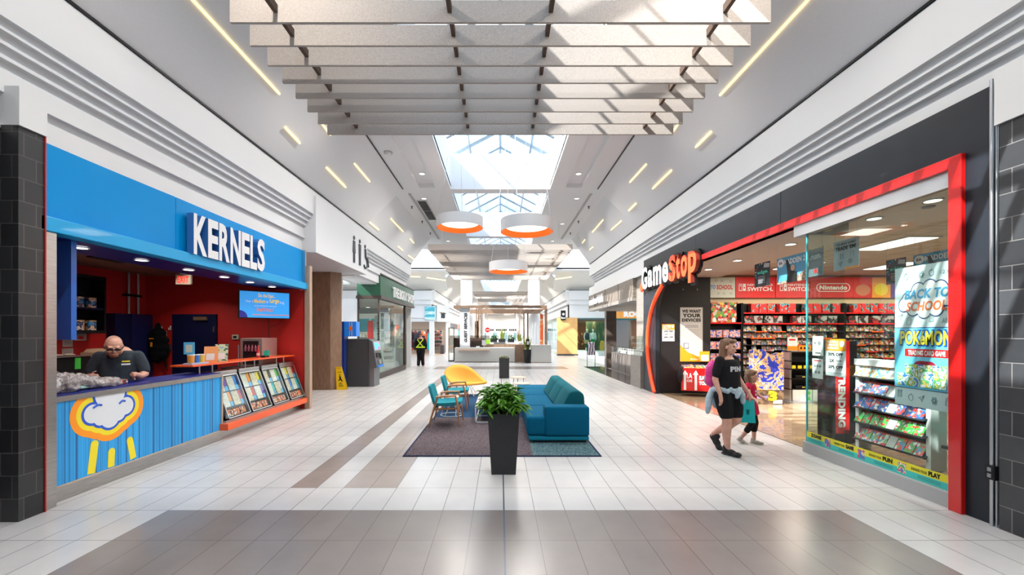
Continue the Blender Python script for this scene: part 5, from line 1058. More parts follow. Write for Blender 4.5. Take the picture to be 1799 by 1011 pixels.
# ---- near planter
def leaf_cluster(mb, c, rx, ry, rz, n, ln, wd, rnd, up=.3):
    for _ in range(n):
        th = rnd.uniform(0, 2*PI); ph = math.acos(rnd.uniform(-.35, 1)); s = rnd.uniform(.35, 1.0)
        d = Vector((math.cos(th)*math.sin(ph), math.sin(th)*math.sin(ph), math.cos(ph))); p = Vector(c)+Vector((d.x*rx*s, d.y*ry*s, d.z*rz*s))
        for _k in range(rnd.choice((3, 4, 5))):
            a = rnd.uniform(0, 2*PI); o = (d*.5+Vector((math.cos(a), math.sin(a), rnd.uniform(-.6, up)))).normalized(); l = ln*rnd.uniform(.7, 1.2); w_ = wd*rnd.uniform(.8, 1.2)
            sd = o.cross(Vector((rnd.uniform(-.3, .3), rnd.uniform(-.3, .3), 1))).normalized(); nn = sd.cross(o)
            q = [p, p+o*l*.35+sd*w_+nn*.006, p+o*l*.75+sd*w_*.6-Vector((0, 0, l*.08)), p+o*l-Vector((0, 0, l*.22)), p+o*l*.75-sd*w_*.6-Vector((0, 0, l*.08)), p+o*l*.35-sd*w_+nn*.006, p+o*l*.5-nn*.008-Vector((0, 0, l*.02))]
            mb.add(q, [(0, 1, 6), (1, 2, 6), (2, 3, 6), (3, 4, 6), (4, 5, 6), (5, 0, 6)])
def tapered_pot(t, cx, cy, wb, wt, h, m=charc):
    b, tt = wb/2, wt/2; mb = MB(); vs = [(cx+sx*r, cy+sy*r, z) for z, r in ((0, b), (h, tt), (h, tt-.02), (h-.05, tt-.025)) for sx, sy in ((-1, -1), (1, -1), (1, 1), (-1, 1))]
    fs = [(3, 2, 1, 0), (12, 13, 14, 15)]+[(l*4+i, l*4+(i+1) % 4, (l+1)*4+(i+1) % 4, (l+1)*4+i) for l in range(3) for i in range(4)]
    mb.add(vs, fs); mb.build('pot', m, t, bevel=.004)
    MB().box(cx-tt+.03, cx+tt-.03, cy-tt+.03, cy+tt-.03, h-.06, h-.045).build('soil', mat('soil', (.03, .02, .012), .9), t)
t = thing('tall_planter', 'tall tapered charcoal planter with a bushy green plant, nearest the viewer', 'planter', (.04, 5.32, 0))
tapered_pot(t, .04, 5.315, .30, .39, .755)
mb = MB(); r_ = random.Random(11); leaf_cluster(mb, (.03, 5.32, .86), .27, .25, .24, 230, .13, .021, r_); mb.build('foliage', foliage, t, recalc=False)
mb = MB()
for i in range(16): a = r_.uniform(0, 6.28); mb.tube([(.04+.05*math.cos(a), 5.32+.05*math.sin(a), .7), (.04+.15*math.cos(a), 5.32+.15*math.sin(a), .92), (.04+.2*math.cos(a), 5.32+.2*math.sin(a), 1.02)], .004, 4)
mb.build('stem', mat('stem_green', (.10, .15, .03), .6), t)
p = P(886, 665, 16.2)
t = thing('square_planter', 'straight charcoal box planter in the middle of the mall, behind the seating', 'planter', (.15, 16.4, 0)); tapered_pot(t, .15, 16.4, .38, .39, .78)
mb = MB(); leaf_cluster(mb, (.15, 16.4, .80), .17, .17, .05, 50, .06, .02, r_); mb.build('foliage', mat('pale_leaves', (.35, .38, .2), .6), t, recalc=False)
# ---- armchairs
def armchair(label, loc):
    t = thing('armchair', label, 'armchair', (0, 0, 0))     # built facing +x, origin under the seat centre; footprint x -.30 .. .29, y -.32 .. .32
    lg = lambda a, b, r0=.017, r1=.012: MB().tube([a, b], [r0, r1], 8)
    for s in (-1, 1):
        MB().tube([(.285, s*.325, 0), (.235, s*.30, .42), (.20, s*.295, .55)], [.013, .021, .018], 8).build('leg', oak, t, smooth=True)      # front leg rises to the arm
        MB().tube([(-.295, s*.325, 0), (-.20, s*.285, .33), (-.13, s*.295, .55)], [.013, .021, .016], 8).build('leg', oak, t, smooth=True)
        MB().tube([(-.16, s*.30, .545), (.0, s*.305, .565), (.215, s*.30, .57)], [.017, .021, .018], 8, sq=1.5).build('armrest', oak, t, smooth=True)
        MB().tube([(-.2, s*.28, .315), (.24, s*.285, .335)], .018, 6).build('side_rail', oak, t)
    for x in (-.2, .24): MB().tube([(x, -.28, .32), (x, .28, .32)], .018, 6).build('cross_rail', oak, t)
    # curved seat and back as one upholstered shell each
    mb = MB(); n = 12
    for i in range(n+1):
        a = -1+2*i/n; w_ = .29
        for j in range(9):
            x = -.21+.50*j/8; z = .385+.012*abs(a)**2*2+(.028*(j/8)**2)-.02*math.sin(PI*j/8)*(1-a*a)
            yy = a*w_*(1-.10*(abs(j/8-.5)*2)**4); mb.v.append((x, yy, z+.022))
    L1 = len(mb.v)
    mb.v += [(x, y, z-.05) for x, y, z in mb.v[:L1]]
    def grid(mb, n, m, L):
        for i in range(n):
            for j in range(m-1):
                k = i*m+j; mb.f.append([k, k+1, k+m+1, k+m]); mb.m.append(0); mb.f.append([k+L, k+m+L, k+m+1+L, k+1+L]); mb.m.append(0)
        edge_ = [j for j in range(m)]+[i*m+m-1 for i in range(1, n+1)]+[n*m+j for j in range(m-2, -1, -1)]+[i*m for i in range(n-1, 0, -1)]
        for a, b in zip(edge_, edge_[1:]+edge_[:1]): mb.f.append([a, b, b+L, a+L]); mb.m.append(0)
    grid(mb, n, 9, L1); mb.build('seat', teal_chair, t, smooth=True)
    mb = MB()
    for i in range(n+1):
        a = -1+2*i/n
        for j in range(9):
            h_ = j/8; z = .40+.34*h_; x = -.205-.085*h_+.03*a*a*(1-h_*.3); mb.v.append((x, a*.255*(1-.12*(abs(h_-.45)*1.8)**3), z))
    L1 = len(mb.v); mb.v += [(x-.05, y, z) for x, y, z in mb.v[:L1]]; grid(mb, n, 9, L1); mb.build('backrest', teal_chair, t, smooth=True)
    t.location = loc; return t
a1 = armchair('nearest wooden armchair with teal seat on the rug edge', (-1.03, 8.07, .013))
a2 = dup(a1, (-1.03, 9.70, .013), None, 'second wooden armchair with teal seat, before the yellow chair')
# ---- small table between, ring base
t = thing('round_side_table', 'small round wooden side table with white wire base between the armchairs', 'side table', (-1.04, 8.89, .013))
z0 = .013
MB().lathe([(.165, .385), (.175, .39), (.175, .408), (.168, .413)], (-1.02, 8.89), 32).build('top', palewood, t, smooth=True)
MB().tube([(-1.036+.225*math.cos(2*PI*k/28), 8.89+.225*math.sin(2*PI*k/28), z0+.008) for k in range(28)], .008, 6, closed=True).build('base_ring', white, t, smooth=True)
for k in range(6):
    a = 2*PI*k/6; b = a+.9; MB().tube([(-1.036+.225*math.cos(a), 8.89+.225*math.sin(a), z0+.01), (-1.03+.10*math.cos(b), 8.89+.10*math.sin(b), .386)], .006, 6).build('wire_leg', white, t)
# ---- white coffee table
t = thing('coffee_table', 'long low white framed coffee table with pale top behind the planter', 'coffee table', (-.17, 9.1, .013))
x0, x1, y0, y1, zt = -.49, .16, 8.10, 10.10, .345
mb = MB(); s = .012
for x in (x0+s, x1-s):
    for y in (y0+s, y1-s): mb.box(x-s, x+s, y-s, y+s, .013, zt-.03)
for z in (.013+s, ): 
    for x in (x0+s, x1-s): mb.box(x-s, x+s, y0, y1, z-s, z+s)
    for y in (y0+s, 8.75, y1-s): mb.box(x0, x1, y-s, y+s, z-s, z+s)
mb.build('frame', white, t); MB().box(x0, x1, y0, y1, zt-.035, zt-.012).build('top_frame', white, t)
for a, b in ((y0, 8.90), (8.905, y1)): MB().box(x0+.004, x1-.004, a+.004, b-.002, zt-.012, zt).build('top_panel', mat('pale_top', (.68, .60, .56), .35, noise_amt=.05, scale=12), t)
# ---- two little wooden tables behind
for i, (px, py, d, r, zt, lb) in enumerate(((915.5, 673, 11.8, .25, .345, 'lower pale wooden side table behind the planter plant'), (910.5, 664.5, 12.6, .235, .43, 'farther and taller pale wooden side table behind the sofa end'))):
    c = P(px, py, d); t = thing('wire_leg_table', lb, 'side table', (c.x, d, 0)); MB().lathe([(r-.01, zt-.02), (r, zt-.012), (r-.004, zt)], (c.x, d), 28).build('top', palewood, t, smooth=True)
    for k in range(3):
        a = 2*PI*k/3+.4; zb_ = .013 if d < 11.9 else 0; MB().tube([(c.x+r*.7*math.cos(a), d+r*.7*math.sin(a), zt-.02), (c.x+r*.85*math.cos(a), d+r*.85*math.sin(a), zb_)], .008, 6).build('leg', dgrey, t)
# ---- yellow shell lounge chair
t = thing('shell_lounge_chair', 'yellow teardrop shell lounge chair on thin wire legs behind the armchairs', 'lounge chair', (-1.0, 11.9, 0))
def tear(u):      # outline in picture-like axes: a to the right, b up the slope
    keys = [(600, 475), (700, 488), (790, 525), (860, 575), (925, 635), (990, 695), (1057, 755), (1010, 775), (900, 790), (760, 800), (620, 798), (520, 785), (470, 760), (420, 705), (385, 640), (385, 580), (430, 522), (510, 485)]
    n = len(keys); f = (u % 1)*n; i = int(f); s = f-i; p = [keys[(i+k-1) % n] for k in range(4)]
    return [.5*((2*p[1][c])+(-p[0][c]+p[2][c])*s+(2*p[0][c]-5*p[1][c]+4*p[2][c]-p[3][c])*s*s+(-p[0][c]+3*p[1][c]-3*p[2][c]+p[3][c])*s**3) for c in (0, 1)]
N_ = 54; R_ = 9; rim = []
for k in range(N_):
    a, b = tear(k/N_); px = 740+a*120/1103; py = 590+b*110/1011
    # the rim lies in one tilted plane: depth grows with height
    s = (681-py)/39.0; d = 11.35+.75*s; rim.append(P(px, py, d))
cen = sum(rim, Vector())/N_+Vector((.0, .02, -.20))
mb = MB(); 
for r in range(R_):
    f = r/(R_-1); 
    for q in rim: dd = q.lerp(cen, f); mb.v.append(tuple(Vector((dd.x, dd.y, q.z+(cen.z-q.z)*(1-(1-f)**1.8) if q.z > cen.z else dd.z))))
for r in range(R_-1):
    for k in range(N_): mb.f.append([r*N_+k, r*N_+(k+1) % N_, (r+1)*N_+(k+1) % N_, (r+1)*N_+k]); mb.m.append(0)
o = mb.build('seat_shell', ochre, t, smooth=True); m_ = o.modifiers.new('s', 'SOLIDIFY'); m_.thickness = .03; m_.offset = -1
MB().tube(rim, .016, 6, closed=True).build('rim_piping', mat('ochre_edge', (.6, .27, .02), .7), t, smooth=True)
for k, (x, y) in enumerate(((-1.35, 11.55), (-.72, 11.5), (-1.35, 12.3), (-.72, 12.3))): MB().tube([(cen.x+(-.15 if k % 2 == 0 else .15), cen.y+(-.1 if k < 2 else .1), cen.z-.02), (x, y, .013 if y < 11.92 else 0)], .009, 6).build('leg', white, t)
# ---- wet floor sign
c = P(602, 684.5, 12.9)
t = thing('wet_floor_sign', 'yellow A-frame wet floor sign leaning at the wood clad pier', 'floor sign', (c.x, 12.95, 0))
for s in (-1, 1):
    q = Pl((-5.03, 12.92+(.0 if s < 0 else .16), 0), (1, 0, 0), (-.12 if s < 0 else -.12, .10*(1 if s < 0 else -.7), .68)); o = q.poly('panel', yellow, [(0, 0), (.29, 0), (.24, .72), (.05, .72)], 0, .012, t)
    if s < 0:
        q.text('CAUTION', inkb, .09, .21, .53, .565, .014, 0, .03, o); q.text('WET\nFLOOR', inkb, .08, .22, .10, .22, .014, 0, .03, o); q.disc('figure_head', inkb, .15, .46, .02, None, .012, .014, o); q.poly('figure_body', inkb, [(.12, .42), (.17, .43), (.19, .33), (.22, .27), (.2, .25), (.15, .31), (.1, .27), (.08, .29), (.13, .34)], .012, .014, o); q.disc('handle_hole', inkb, .145, .67, .025, .018, .012, .014, o)
# ================================================================= restroom block, wood pier, cash machine (left)
t = thing('restroom_canopy', 'white boxed restroom canopy with three pictograms', 'sign box', (-4.3, 11.6, 3.63))
MB().box(-5.9, -4.30, 9.80, 13.56, 3.63, 4.95).build('box', white, t, bevel=.01)
q = Pl((-4.298, 0, 0), (0, 1, 0)); pic = mat('pictogram_grey', (.03, .035, .04), .5)
def W2(px, py): v = Wl(px, py, -4.30); return v.y, v.z
def person_sign(ya, zb, h, woman):
    w_ = h*.20; mb = MB(); pts = [(-.10, 0), (.0, 0), (0, .38), (0, 0), (.10, 0), (.10, .40)]
    if woman: body = [(-.13*h, .36*h), (.13*h, .36*h), (.09*h, .80*h), (-.09*h, .80*h)]; legs = [[(-.07*h, 0), (-.02*h, 0), (-.02*h, .37*h), (-.07*h, .37*h)], [(.02*h, 0), (.07*h, 0), (.07*h, .37*h), (.02*h, .37*h)]]
    else: body = [(-.10*h, .40*h), (.10*h, .40*h), (.12*h, .80*h), (-.12*h, .80*h)]; legs = [[(-.09*h, 0), (-.015*h, 0), (-.015*h, .42*h), (-.09*h, .42*h)], [(.015*h, 0), (.09*h, 0), (.09*h, .42*h), (.015*h, .42*h)]]
    for s in [body]+legs: q.add(mb, [(ya+a, zb+b) for a, b in s], 0, .02)
    q.add(mb, [(ya+.075*h*math.cos(2*PI*i/14), zb+.91*h+.075*h*math.sin(2*PI*i/14)) for i in range(14)], 0, .02); return mb
ya, zb = W2(619.5, 465); person_sign(ya+.1, 3.82, .80, True).build('pictogram', pic, t); person_sign(ya+.60, 3.82, .80, False).build('pictogram', pic, t)
mb = MB(); yc = ya+1.12
mb.tube([q.pt(yc+.17*math.cos(a), 3.98+.17*math.sin(a), .01) for a in [x*.3-2.6 for x in range(14)]], .03, 6); mb.tube([q.pt(yc-.02, 4.42, .01), q.pt(yc, 4.15, .01), q.pt(yc+.17, 4.15, .01), q.pt(yc+.27, 3.88, .01)], .04, 6); mb.sph(q.pt(yc-.02, 4.5, .01), (.02, .06, .06), 10); mb.build('pictogram', pic, t)
# recess behind: pier and walls
wl = struct('wall_left', MB().prism([(-8.2, 12.9), (-5.22, 12.9), (-4.98, 13.12), (-4.98, 13.2), (-8.2, 13.2)], 'z', 0, 3.63), walnut)
struct('wall_left', MB().box(-8.3, -8.2, 9.7, 13.2, 0, 3.7), white); struct('ceiling', MB().box(-8.3, -5.8, 9.7, 16.2, 3.63, 3.7), white)
struct('wall_left', MB().box(-6.9, -5.25, 13.9, 14.0, 0, 3.66), white); struct('wall_left', MB().box(-5.3, -4.7, 13.56, 16.2, 3.60, 4.2), white)
# cash machine
t = thing('cash_machine_surround', 'blue bank surround with logo panel behind the cash machine', 'surround', (-5, 13.7, 0))
MB().box(-5.35, -5.02, 13.5, 13.85, 0, 2.12).build('column', mat('bank_blue_dark', (.008, .03, .22), .35), t); lp = MB().box(-5.02, -4.64, 13.52, 13.85, 1.64, 2.12).build('logo_panel', mat('bank_blue', (.01, .18, .62), .3, emit=(.01, .15, .6), estr=.2), t)
q = Pl((0, 13.515, 0), (1, 0, 0)); q.rects('stripe', mat('bank_stripe', (.75, .45, .4), .4), [(-4.86, -4.84, 1.66, 2.1), (-4.79, -4.77, 1.66, 2.1)], 0, .004, t); q.disc('logo_disc', mat('bank_orange', (.9, .12, .01), .4), -4.815, 1.90, .055, .07, .002, .008, t); q.text('BMO', inkt, -5.0, -4.88, 1.88, 1.92, .004, 0, .02, t)
t = thing('cash_machine', 'dark grey cash machine with a lit screen beside the glass shop', 'cash machine', (-4.6, 14, 0))
cmh = mat('atm_dark', (.045, .048, .052), .45, noise_amt=.1, scale=60)
MB().box(-4.98, -4.28, 13.66, 14.4, 0, 1.56).build('safe', cmh, t, bevel=.01)
MB().prism([(-4.28, .62), (-4.02, .62), (-4.02, .70), (-4.16, 1.48), (-4.28, 1.55)], 'y', 13.64, 14.42).build('fascia', mat('atm_fascia', (.07, .075, .08), .35), t, bevel=.01)
MB().box(-4.28, -4.12, 13.72, 14.34, 0, .62).build('lower_door', mat('atm_door', (.20, .21, .22), .35, .5), t)
up = Vector((-.14, 0, .78)); q = Pl(Vector((-4.015, 13.66, .70)), (0, 1, 0), up)
q.rect('bezel', mat('atm_bezel', (.45, .44, .42), .35), .02, .72, .48, .78, 0, .012, t); q.rect('screen', mat('atm_screen', (.05, .35, .9), .3, emit=(.05, .4, 1), estr=.9), .10, .60, .52, .74, .012, .016, t); q.rects('screen_magenta', mat('atm_magenta', (.8, .05, .4), .4, emit=(1, .05, .5), estr=.5), [(.45, .6, .52, .60), (.5, .6, .7, .74)], .016, .018, t)
q.rect('keypad', alu, .2, .45, .02, .16, 0, .04, t); q.rects('card_slot', inkb, [(.5, .62, .2, .38), (.12, .42, .25, .40)], 0, .02, t); MB().box(-4.06, -3.98, 13.7, 14.38, .63, .69).build('blue_tag', mat('bank_blue', (.01, .18, .62), .3), t)
# ================================================================= green fronted shop
dgreen = mat('dark_green_gloss', (.002, .065, .03), .5, coat=.08)
t = thing('green_shop_sign', 'dark green sign band lettered THE BODY SHOP above the glass shop', 'shop sign board', (-4.6, 18.5, 3.07))
MB().box(-5.45, -4.56, 15.97, 22.1, 3.17, 3.98).build('band', dgreen, t); MB().box(-5.48, -4.52, 15.94, 22.15, 3.06, 3.18).build('lower_rail', mat('bronze_dark', (.05, .035, .03), .4), t); MB().box(-5.48, -4.53, 15.94, 22.15, 3.98, 4.03).build('upper_rail', mat('bronze_dark', (.05, .035, .03), .4), t)
q = Pl((-4.558, 0, 0), (0, 1, 0)); y0 = 738*4.61/(879-687); q.text('THE BODY SHOP', inkw, y0, 21.9, 3.27, 3.72, 0, .05, .03, t, shear=0)
gt = gls_s; fr_ = mat('bronze_dark', (.05, .035, .03), .4)
t = tag(MB().box(-4.64, -4.63, 16.05, 20.35, .22, 3.06).build('window_12', gt), kind='structure'); mb = MB(); mb.box(-4.70, -4.58, 15.98, 20.4, 0, .22); mb.box(-4.70, -4.58, 20.3, 20.5, .22, 3.06); mb.box(-4.66, -4.61, 15.98, 16.03, .2, 3.06); mb.build('window_frame', fr_, t)
t = tag(MB().box(-5.38, -4.66, 16.0, 16.01, .22, 3.06).build('window_13', gt), kind='structure'); mb = MB(); mb.box(-5.44, -5.38, 15.97, 16.03, 0, 3.06); mb.box(-5.4, -4.6, 15.97, 16.03, 0, .22); mb.build('window_frame', fr_, t)
struct('floor', MB().box(-9, -4.7, 16.0, 22, 0, .012), mat('shop_floor_grey', (.35, .35, .34), .3)); struct('wall_left', MB().box(-9.1, -9, 14, 22, 0, 3.1), white); struct('wall_left', MB().box(-9, -4.66, 21.9, 22.0, 0, 3.08), white); struct('ceiling', MB().box(-9, -4.66, 16.03, 22, 3.02, 3.06), mat('shop_ceiling_warm', (.6, .54, .48), .7))
struct('wall_left', MB().box(-9, -5.44, 15.98, 16.1, 0, 3.06), white)
for i in range(3): tl = downlight((-6.5, 17+i*1.8, 3.018), .12, 'round lamp in the green shop ceiling', 'lamps in the green shop', 70, led_w)
t = thing('product_wall', 'white shelving with teal panels inside the green shop', 'shelving', (-6.6, 19, 0))
MB().box(-7.6, -5.2, 20.6, 20.9, .02, 2.7).build('body', mat('shelf_white', (.6, .62, .6), .5), t)
for i in range(4):
    x = -7.5+i*.58; MB().box(x, x+.5, 20.56, 20.6, 1.85, 2.45).build('teal_panel', mat('panel_teal', (.02, .25, .33), .5), t); MB().box(x, x+.5, 20.5, 20.6, .6, 1.75).build('niche', mat('niche_grey', (.40, .42, .40), .6), t)
    for z in (.9, 1.25, 1.55): MB().box(x+.02, x+.48, 20.42, 20.56, z, z+.02).build('shelf', mat('shelf_white', (.6, .62, .6), .5), t)
r_ = random.Random(8); btl = ramp_mat('bottle_colour', 'noise', .6, [(0, (.6, .3, .05)), (.45, (.7, .7, .6)), (.55, (.1, .25, .1))], .3, rnd=True)
b0 = thing('cosmetic_bottle', '', 'bottle', (0, 0, 0)); MB().lathe([(.03, 0), (.032, .11), (.012, .13), (.012, .16)], (0, 0), 10).build('body', btl, b0); k = 0
for i in range(4):
    for z in (.92, 1.27, 1.57):
        for j in range(3): o = b0 if k == 0 else dup(b0); k += 1; o.location = (-7.4+i*.58+j*.13, 20.5, z); o['label'] = 'small bottle on the shelving inside the green shop'; o['group'] = 'bottles in the green shop'
t = thing('display_board', 'tall red display panel inside the green shop', 'display panel', (-5.3, 18.6, 0)); MB().box(-5.85, -5.60, 18.5, 18.56, .02, 2.3).build('panel', redg, t); MB().box(-5.55, -5.15, 18.5, 18.6, .02, 2.5).build('pale_panel', mat('mint_panel', (.5, .6, .56), .4), t)
Pl((0, 18.49, 0), (1, 0, 0)).rects('dark_marks', inkb, [(-5.42+.02*(k % 2), -5.30, .95+.12*k, 1.03+.12*k) for k in range(11)], 0, .004, t)
# ================================================================= jeweller on the right (open corner shop)
t = thing('jeweller_fascia', 'grey textured stone fascia lettered michael hill', 'shop sign board', (4.5, 17, 2.9))
MB().box(4.50, 4.85, 14.25, 21.4, 2.98, 3.62).build('band', brick_mat('woven_stone', (.24, .20, .165), (.16, .135, .11), (.07, .06, .05), .10, .05, .006, .5, .6, 'xyz'), t); MB().box(4.47, 4.79, 14.26, 21.4, 2.85, 2.98).build('lower_band', gstone, t)
for y in (16, 18, 20): MB().box(4.49, 4.5, y, y+.05, 2.98, 3.62).build('joint', dgrey, t)
q = Pl((4.495, 0, 0), (0, -1, 0)); q.text('michael hill', inkw, -21.1, -18.4, 3.12, 3.50, 0, .04, .01, t)
struct('wall_right', MB().box(4.55, 4.9, 13.15, 21.5, 3.62, 4.05), white); struct('ceiling', MB().box(5.01, 12, 13.2, 21.4, 2.85, 2.9), mat('jeweller_ceiling', (.55, .48, .40), .7))
t = thing('stone_pier', 'tall grey stone pier between the jeweller and the game shop', 'pier', (4.7, 13.6, 0)); MB().box(4.62, 5.0, 13.35, 14.25, 0, 3.62).build('pier', gstone, t); MB().box(4.55, 5.0, 13.12, 13.35, 0, 3.61).build('dark_edge', blackm, t)
MB().prism([(4.40, 0), (4.62, 0), (4.62, 1.02), (4.40, 1.02)], 'y', 13.2, 14.2).build('display_base', gstone, t)
tag(MB().box(4.42, 4.61, 13.36, 14.2, 1.021, 1.65).build('glass_showcase', gls), 'glass showcase on the stone base at the jeweller corner', 'showcase')
pearl = mat('jewel_display_white', (.72, .70, .66), .4); k = 0
for i in range(6): o = tag(MB().lathe([(.045, 0), (.03, .09), (.012, .13), (.03, .16), (.005, .19)], (4.52, 13.4+i*.14), 10).build('jewellery_stand', pearl), 'white jewellery stand in the corner glass showcase', 'jewellery stand', 'stands in the corner showcase'); o.location.z = 1.021
struct('wall_right', MB().box(11.9, 12, 13.2, 21.4, 0, 2.9), gstone); struct('wall_right', MB().box(5.02, 12, 13.1, 13.2, 0, 2.9), gstone)
t = thing('granite_threshold', 'dark polished granite strip along the jeweller floor edge', 'floor strip', (4.6, 17, 0)); MB().box(4.35, 5.3, 14.25, 22.0, .0, .006).build('strip', mat('dark_granite', (.045, .038, .034), .12, coat=.5), t)
tag(MB().box(5.3, 11, 14, 21.4, 0, .01).build('shop_carpet', mat('grey_carpet', (.22, .2, .2), .9)), 'grey carpet inside the jeweller shop', 'carpet')
t = thing('jewellery_counter', 'dark panelled jewellery counter with a glass top case', 'counter', (6, 18, 0))
cp = [(5.35, 15.1), (6.0, 14.7), (7.6, 14.7), (7.6, 15.3), (6.2, 15.3), (5.75, 15.6), (5.75, 20.2), (5.35, 20.2)]
MB().prism(cp, 'z', .01, .82).build('body', mat('counter_taupe', (.12, .10, .09), .35), t); MB().prism(cp, 'z', .82, .86).build('worktop', steel, t); MB().prism(cp, 'z', .90, 1.12).build('glass_case', gls, t)
mb = MB(); [mb.box(5.345, 5.35, y, y+.02, .05, .8) for y in (16, 17, 18, 19)]; mb.build('panel_joint', black, t)
for i in range(16): o = tag(MB().lathe([(.06, 0), (.045, .10), (.02, .14), (.045, .18), (.01, .21)], (5.55, 15.6+i*.28), 10).build('jewellery_bust', pearl), 'small white jewellery bust in the glass counter case', 'jewellery bust', 'busts in the jewellery counter'); o.location.z = .861
t = thing('brown_stone_column', 'dark brown stone column inside the jeweller corner', 'column', (6.3, 20.9, 0)); c0, c1 = (1064-CX)/F, (1078-CX)/F; MB().box(5.3, 5.8, 21.0, 21.35, 0.01, 2.86).build('column', mat('brown_stone', (.09, .07, .06), .3, noise_amt=.2, scale=6), t)
for i, (x, y) in enumerate(((6.5, 15.5), (6.5, 18.2), (8.5, 16.5), (8.5, 19.5))): downlight((x, y, 2.848), .09, 'small lamp in the jeweller ceiling', 'lamps in the jeweller ceiling', 55, led_w)
# sign stand
c = P(1043, 641, 20.9)
t = thing('poster_stand', 'black poster stand with a purple and white picture by the jeweller', 'poster stand', (c.x, 21.5, 0)); q = Pl((c.x, 21.5, 0), (1, 0, 0))
q.rect('poster', ramp_mat('drape_print', 'wave', 2.2, [(0, (.05, .03, .08)), (.4, (.35, .3, .4)), (.7, (.7, .68, .72))], .5, dist=8, const=False), -.19, .19, .62, 1.3, -.02, 0, t)
for a in (-.2, .2): MB().box(c.x+a-.012, c.x+a+.012, 21.49, 21.52, .02, 1.32).build('upright', black, t)
MB().box(c.x-.28, c.x+.28, 21.3, 21.7, .0, .02).build('foot', black, t)
# ================================================================= FAR SHOPS, facing the camera at Y = 33
def zf(py, d): return H-(py-CY)*d/F
def xf(px, d): return (px-CX)*d/F
# right: plywood panel, glazed shop with mannequins and forest backdrop, yellow shop sign
D = 32.8
t = thing('plywood_wall', 'tall sunlit plywood wall panel at the far right shop', 'wall panel', (5, D, 0)); MB().box(xf(979, D), xf(1014.5, D), D, D+.3, .12, 2.95).build('panel', ply, t); MB().box(xf(979, D), xf(1016, D), D-.02, D+.3, 0, .12).build('plinth', dgrey, t)
t = thing('blade_sign', 'small dark square sign with a white emblem on the plywood wall', 'sign', (5.1, D-.1, 2.3)); q = Pl((0, D-.05, 0), (1, 0, 0)); q.rect('panel', inkb, xf(985, D), xf(993.5, D), zf(563, D), zf(546, D), -.03, .03, t); q.text('Roots', inkw, xf(986, D), xf(993, D), zf(560.5, D), zf(557, D), .032, 0, .03, t); q.disc('emblem', inkw, xf(989.5, D), zf(552.5, D), .10, .1, .03, .034, t)
t = tag(MB().box(xf(1016, D), xf(1110, D), D, D+.02, .35, 2.95).build('window_14', gls_g), kind='structure'); MB().box(xf(1014.5, D), xf(1110, D), D-.02, D+.1, 0, .35).build('window_sill', mat('mint_sill', (.55, .65, .62), .4), t)
t = tag(MB().box(4.55, 4.57, 33.2, 44, .35, 2.95).build('window_15', gls_g), kind='structure'); MB().box(4.5, 4.6, 33.1, 44, 0, .3).build('window_sill', mat('mint_sill', (.55, .65, .62), .4), t)
struct('floor', MB().box(xf(1017, D), 10, 33.0, 34.6, 0.01, .36), mat('mint_sill', (.55, .65, .62), .4)); struct('floor', MB().box(4.6, 14, 33.3, 40, 0, .01), mat('shop_floor_brown', (.14, .09, .06), .4)); struct('wall_far', MB().box(6.6, 14, 40, 40.1, 0, 3), mat('warm_shop_wall', (.25, .10, .04), .6)); struct('ceiling', MB().box(4.6, 14, 33.3, 40, 2.95, 3.0), mat('dark_ceiling', (.1, .09, .08), .7)); 
tag(MB().box(xf(1029, 34.2), xf(1064, 34.2), 34.2, 34.25, .36, 2.7).build('forest_backdrop', ramp_mat('forest_print', 'noise', 2.5, [(0, (.01, .04, .02)), (.45, (.03, .10, .05)), (.6, (.16, .13, .06)), (.75, (.45, .40, .22))], .6, stretch=(3, 1, .5), const=False)), 'tall forest picture backdrop in the far shop window', 'backdrop')
t = thing('clothes_shelf', 'dark two-level shelf of clothes deep in the far right shop', 'shelving', (8.4, 38.7, 0)); [MB().box(6.9, 9.9, 38.4, 38.9, z-.04, z).build('shelf', dgrey, t) for z in (.7, 1.4)]; [MB().box(x, x+.05, 38.4, 38.9, .01, 1.4).build('leg', dgrey, t) for x in (6.9, 9.85)]
for i in range(14): tag(MB().box(7.0+(i % 7)*.42, 7.3+(i % 7)*.42, 38.5, 38.8, .7+(i//7)*.7, 1.1+(i//7)*.7).build('folded_clothes', ramp_mat('warm_clothes', 'noise', 3, [(0, (.3, .08, .02)), (.45, (.05, .03, .03)), (.55, (.5, .2, .05)), (.65, (.4, .35, .3))], .8, rnd=True)), 'stack of dark warm-coloured clothes deep in the far right shop', 'clothes', 'clothes deep in the far right shop')
area('shop_lamp', (6.2, 34.0, 2.9), 3, 1, 90, (1, .85, .6)); area('shop_lamp', (9, 36.5, 2.9), 4, 3, 160, (1, .75, .5))
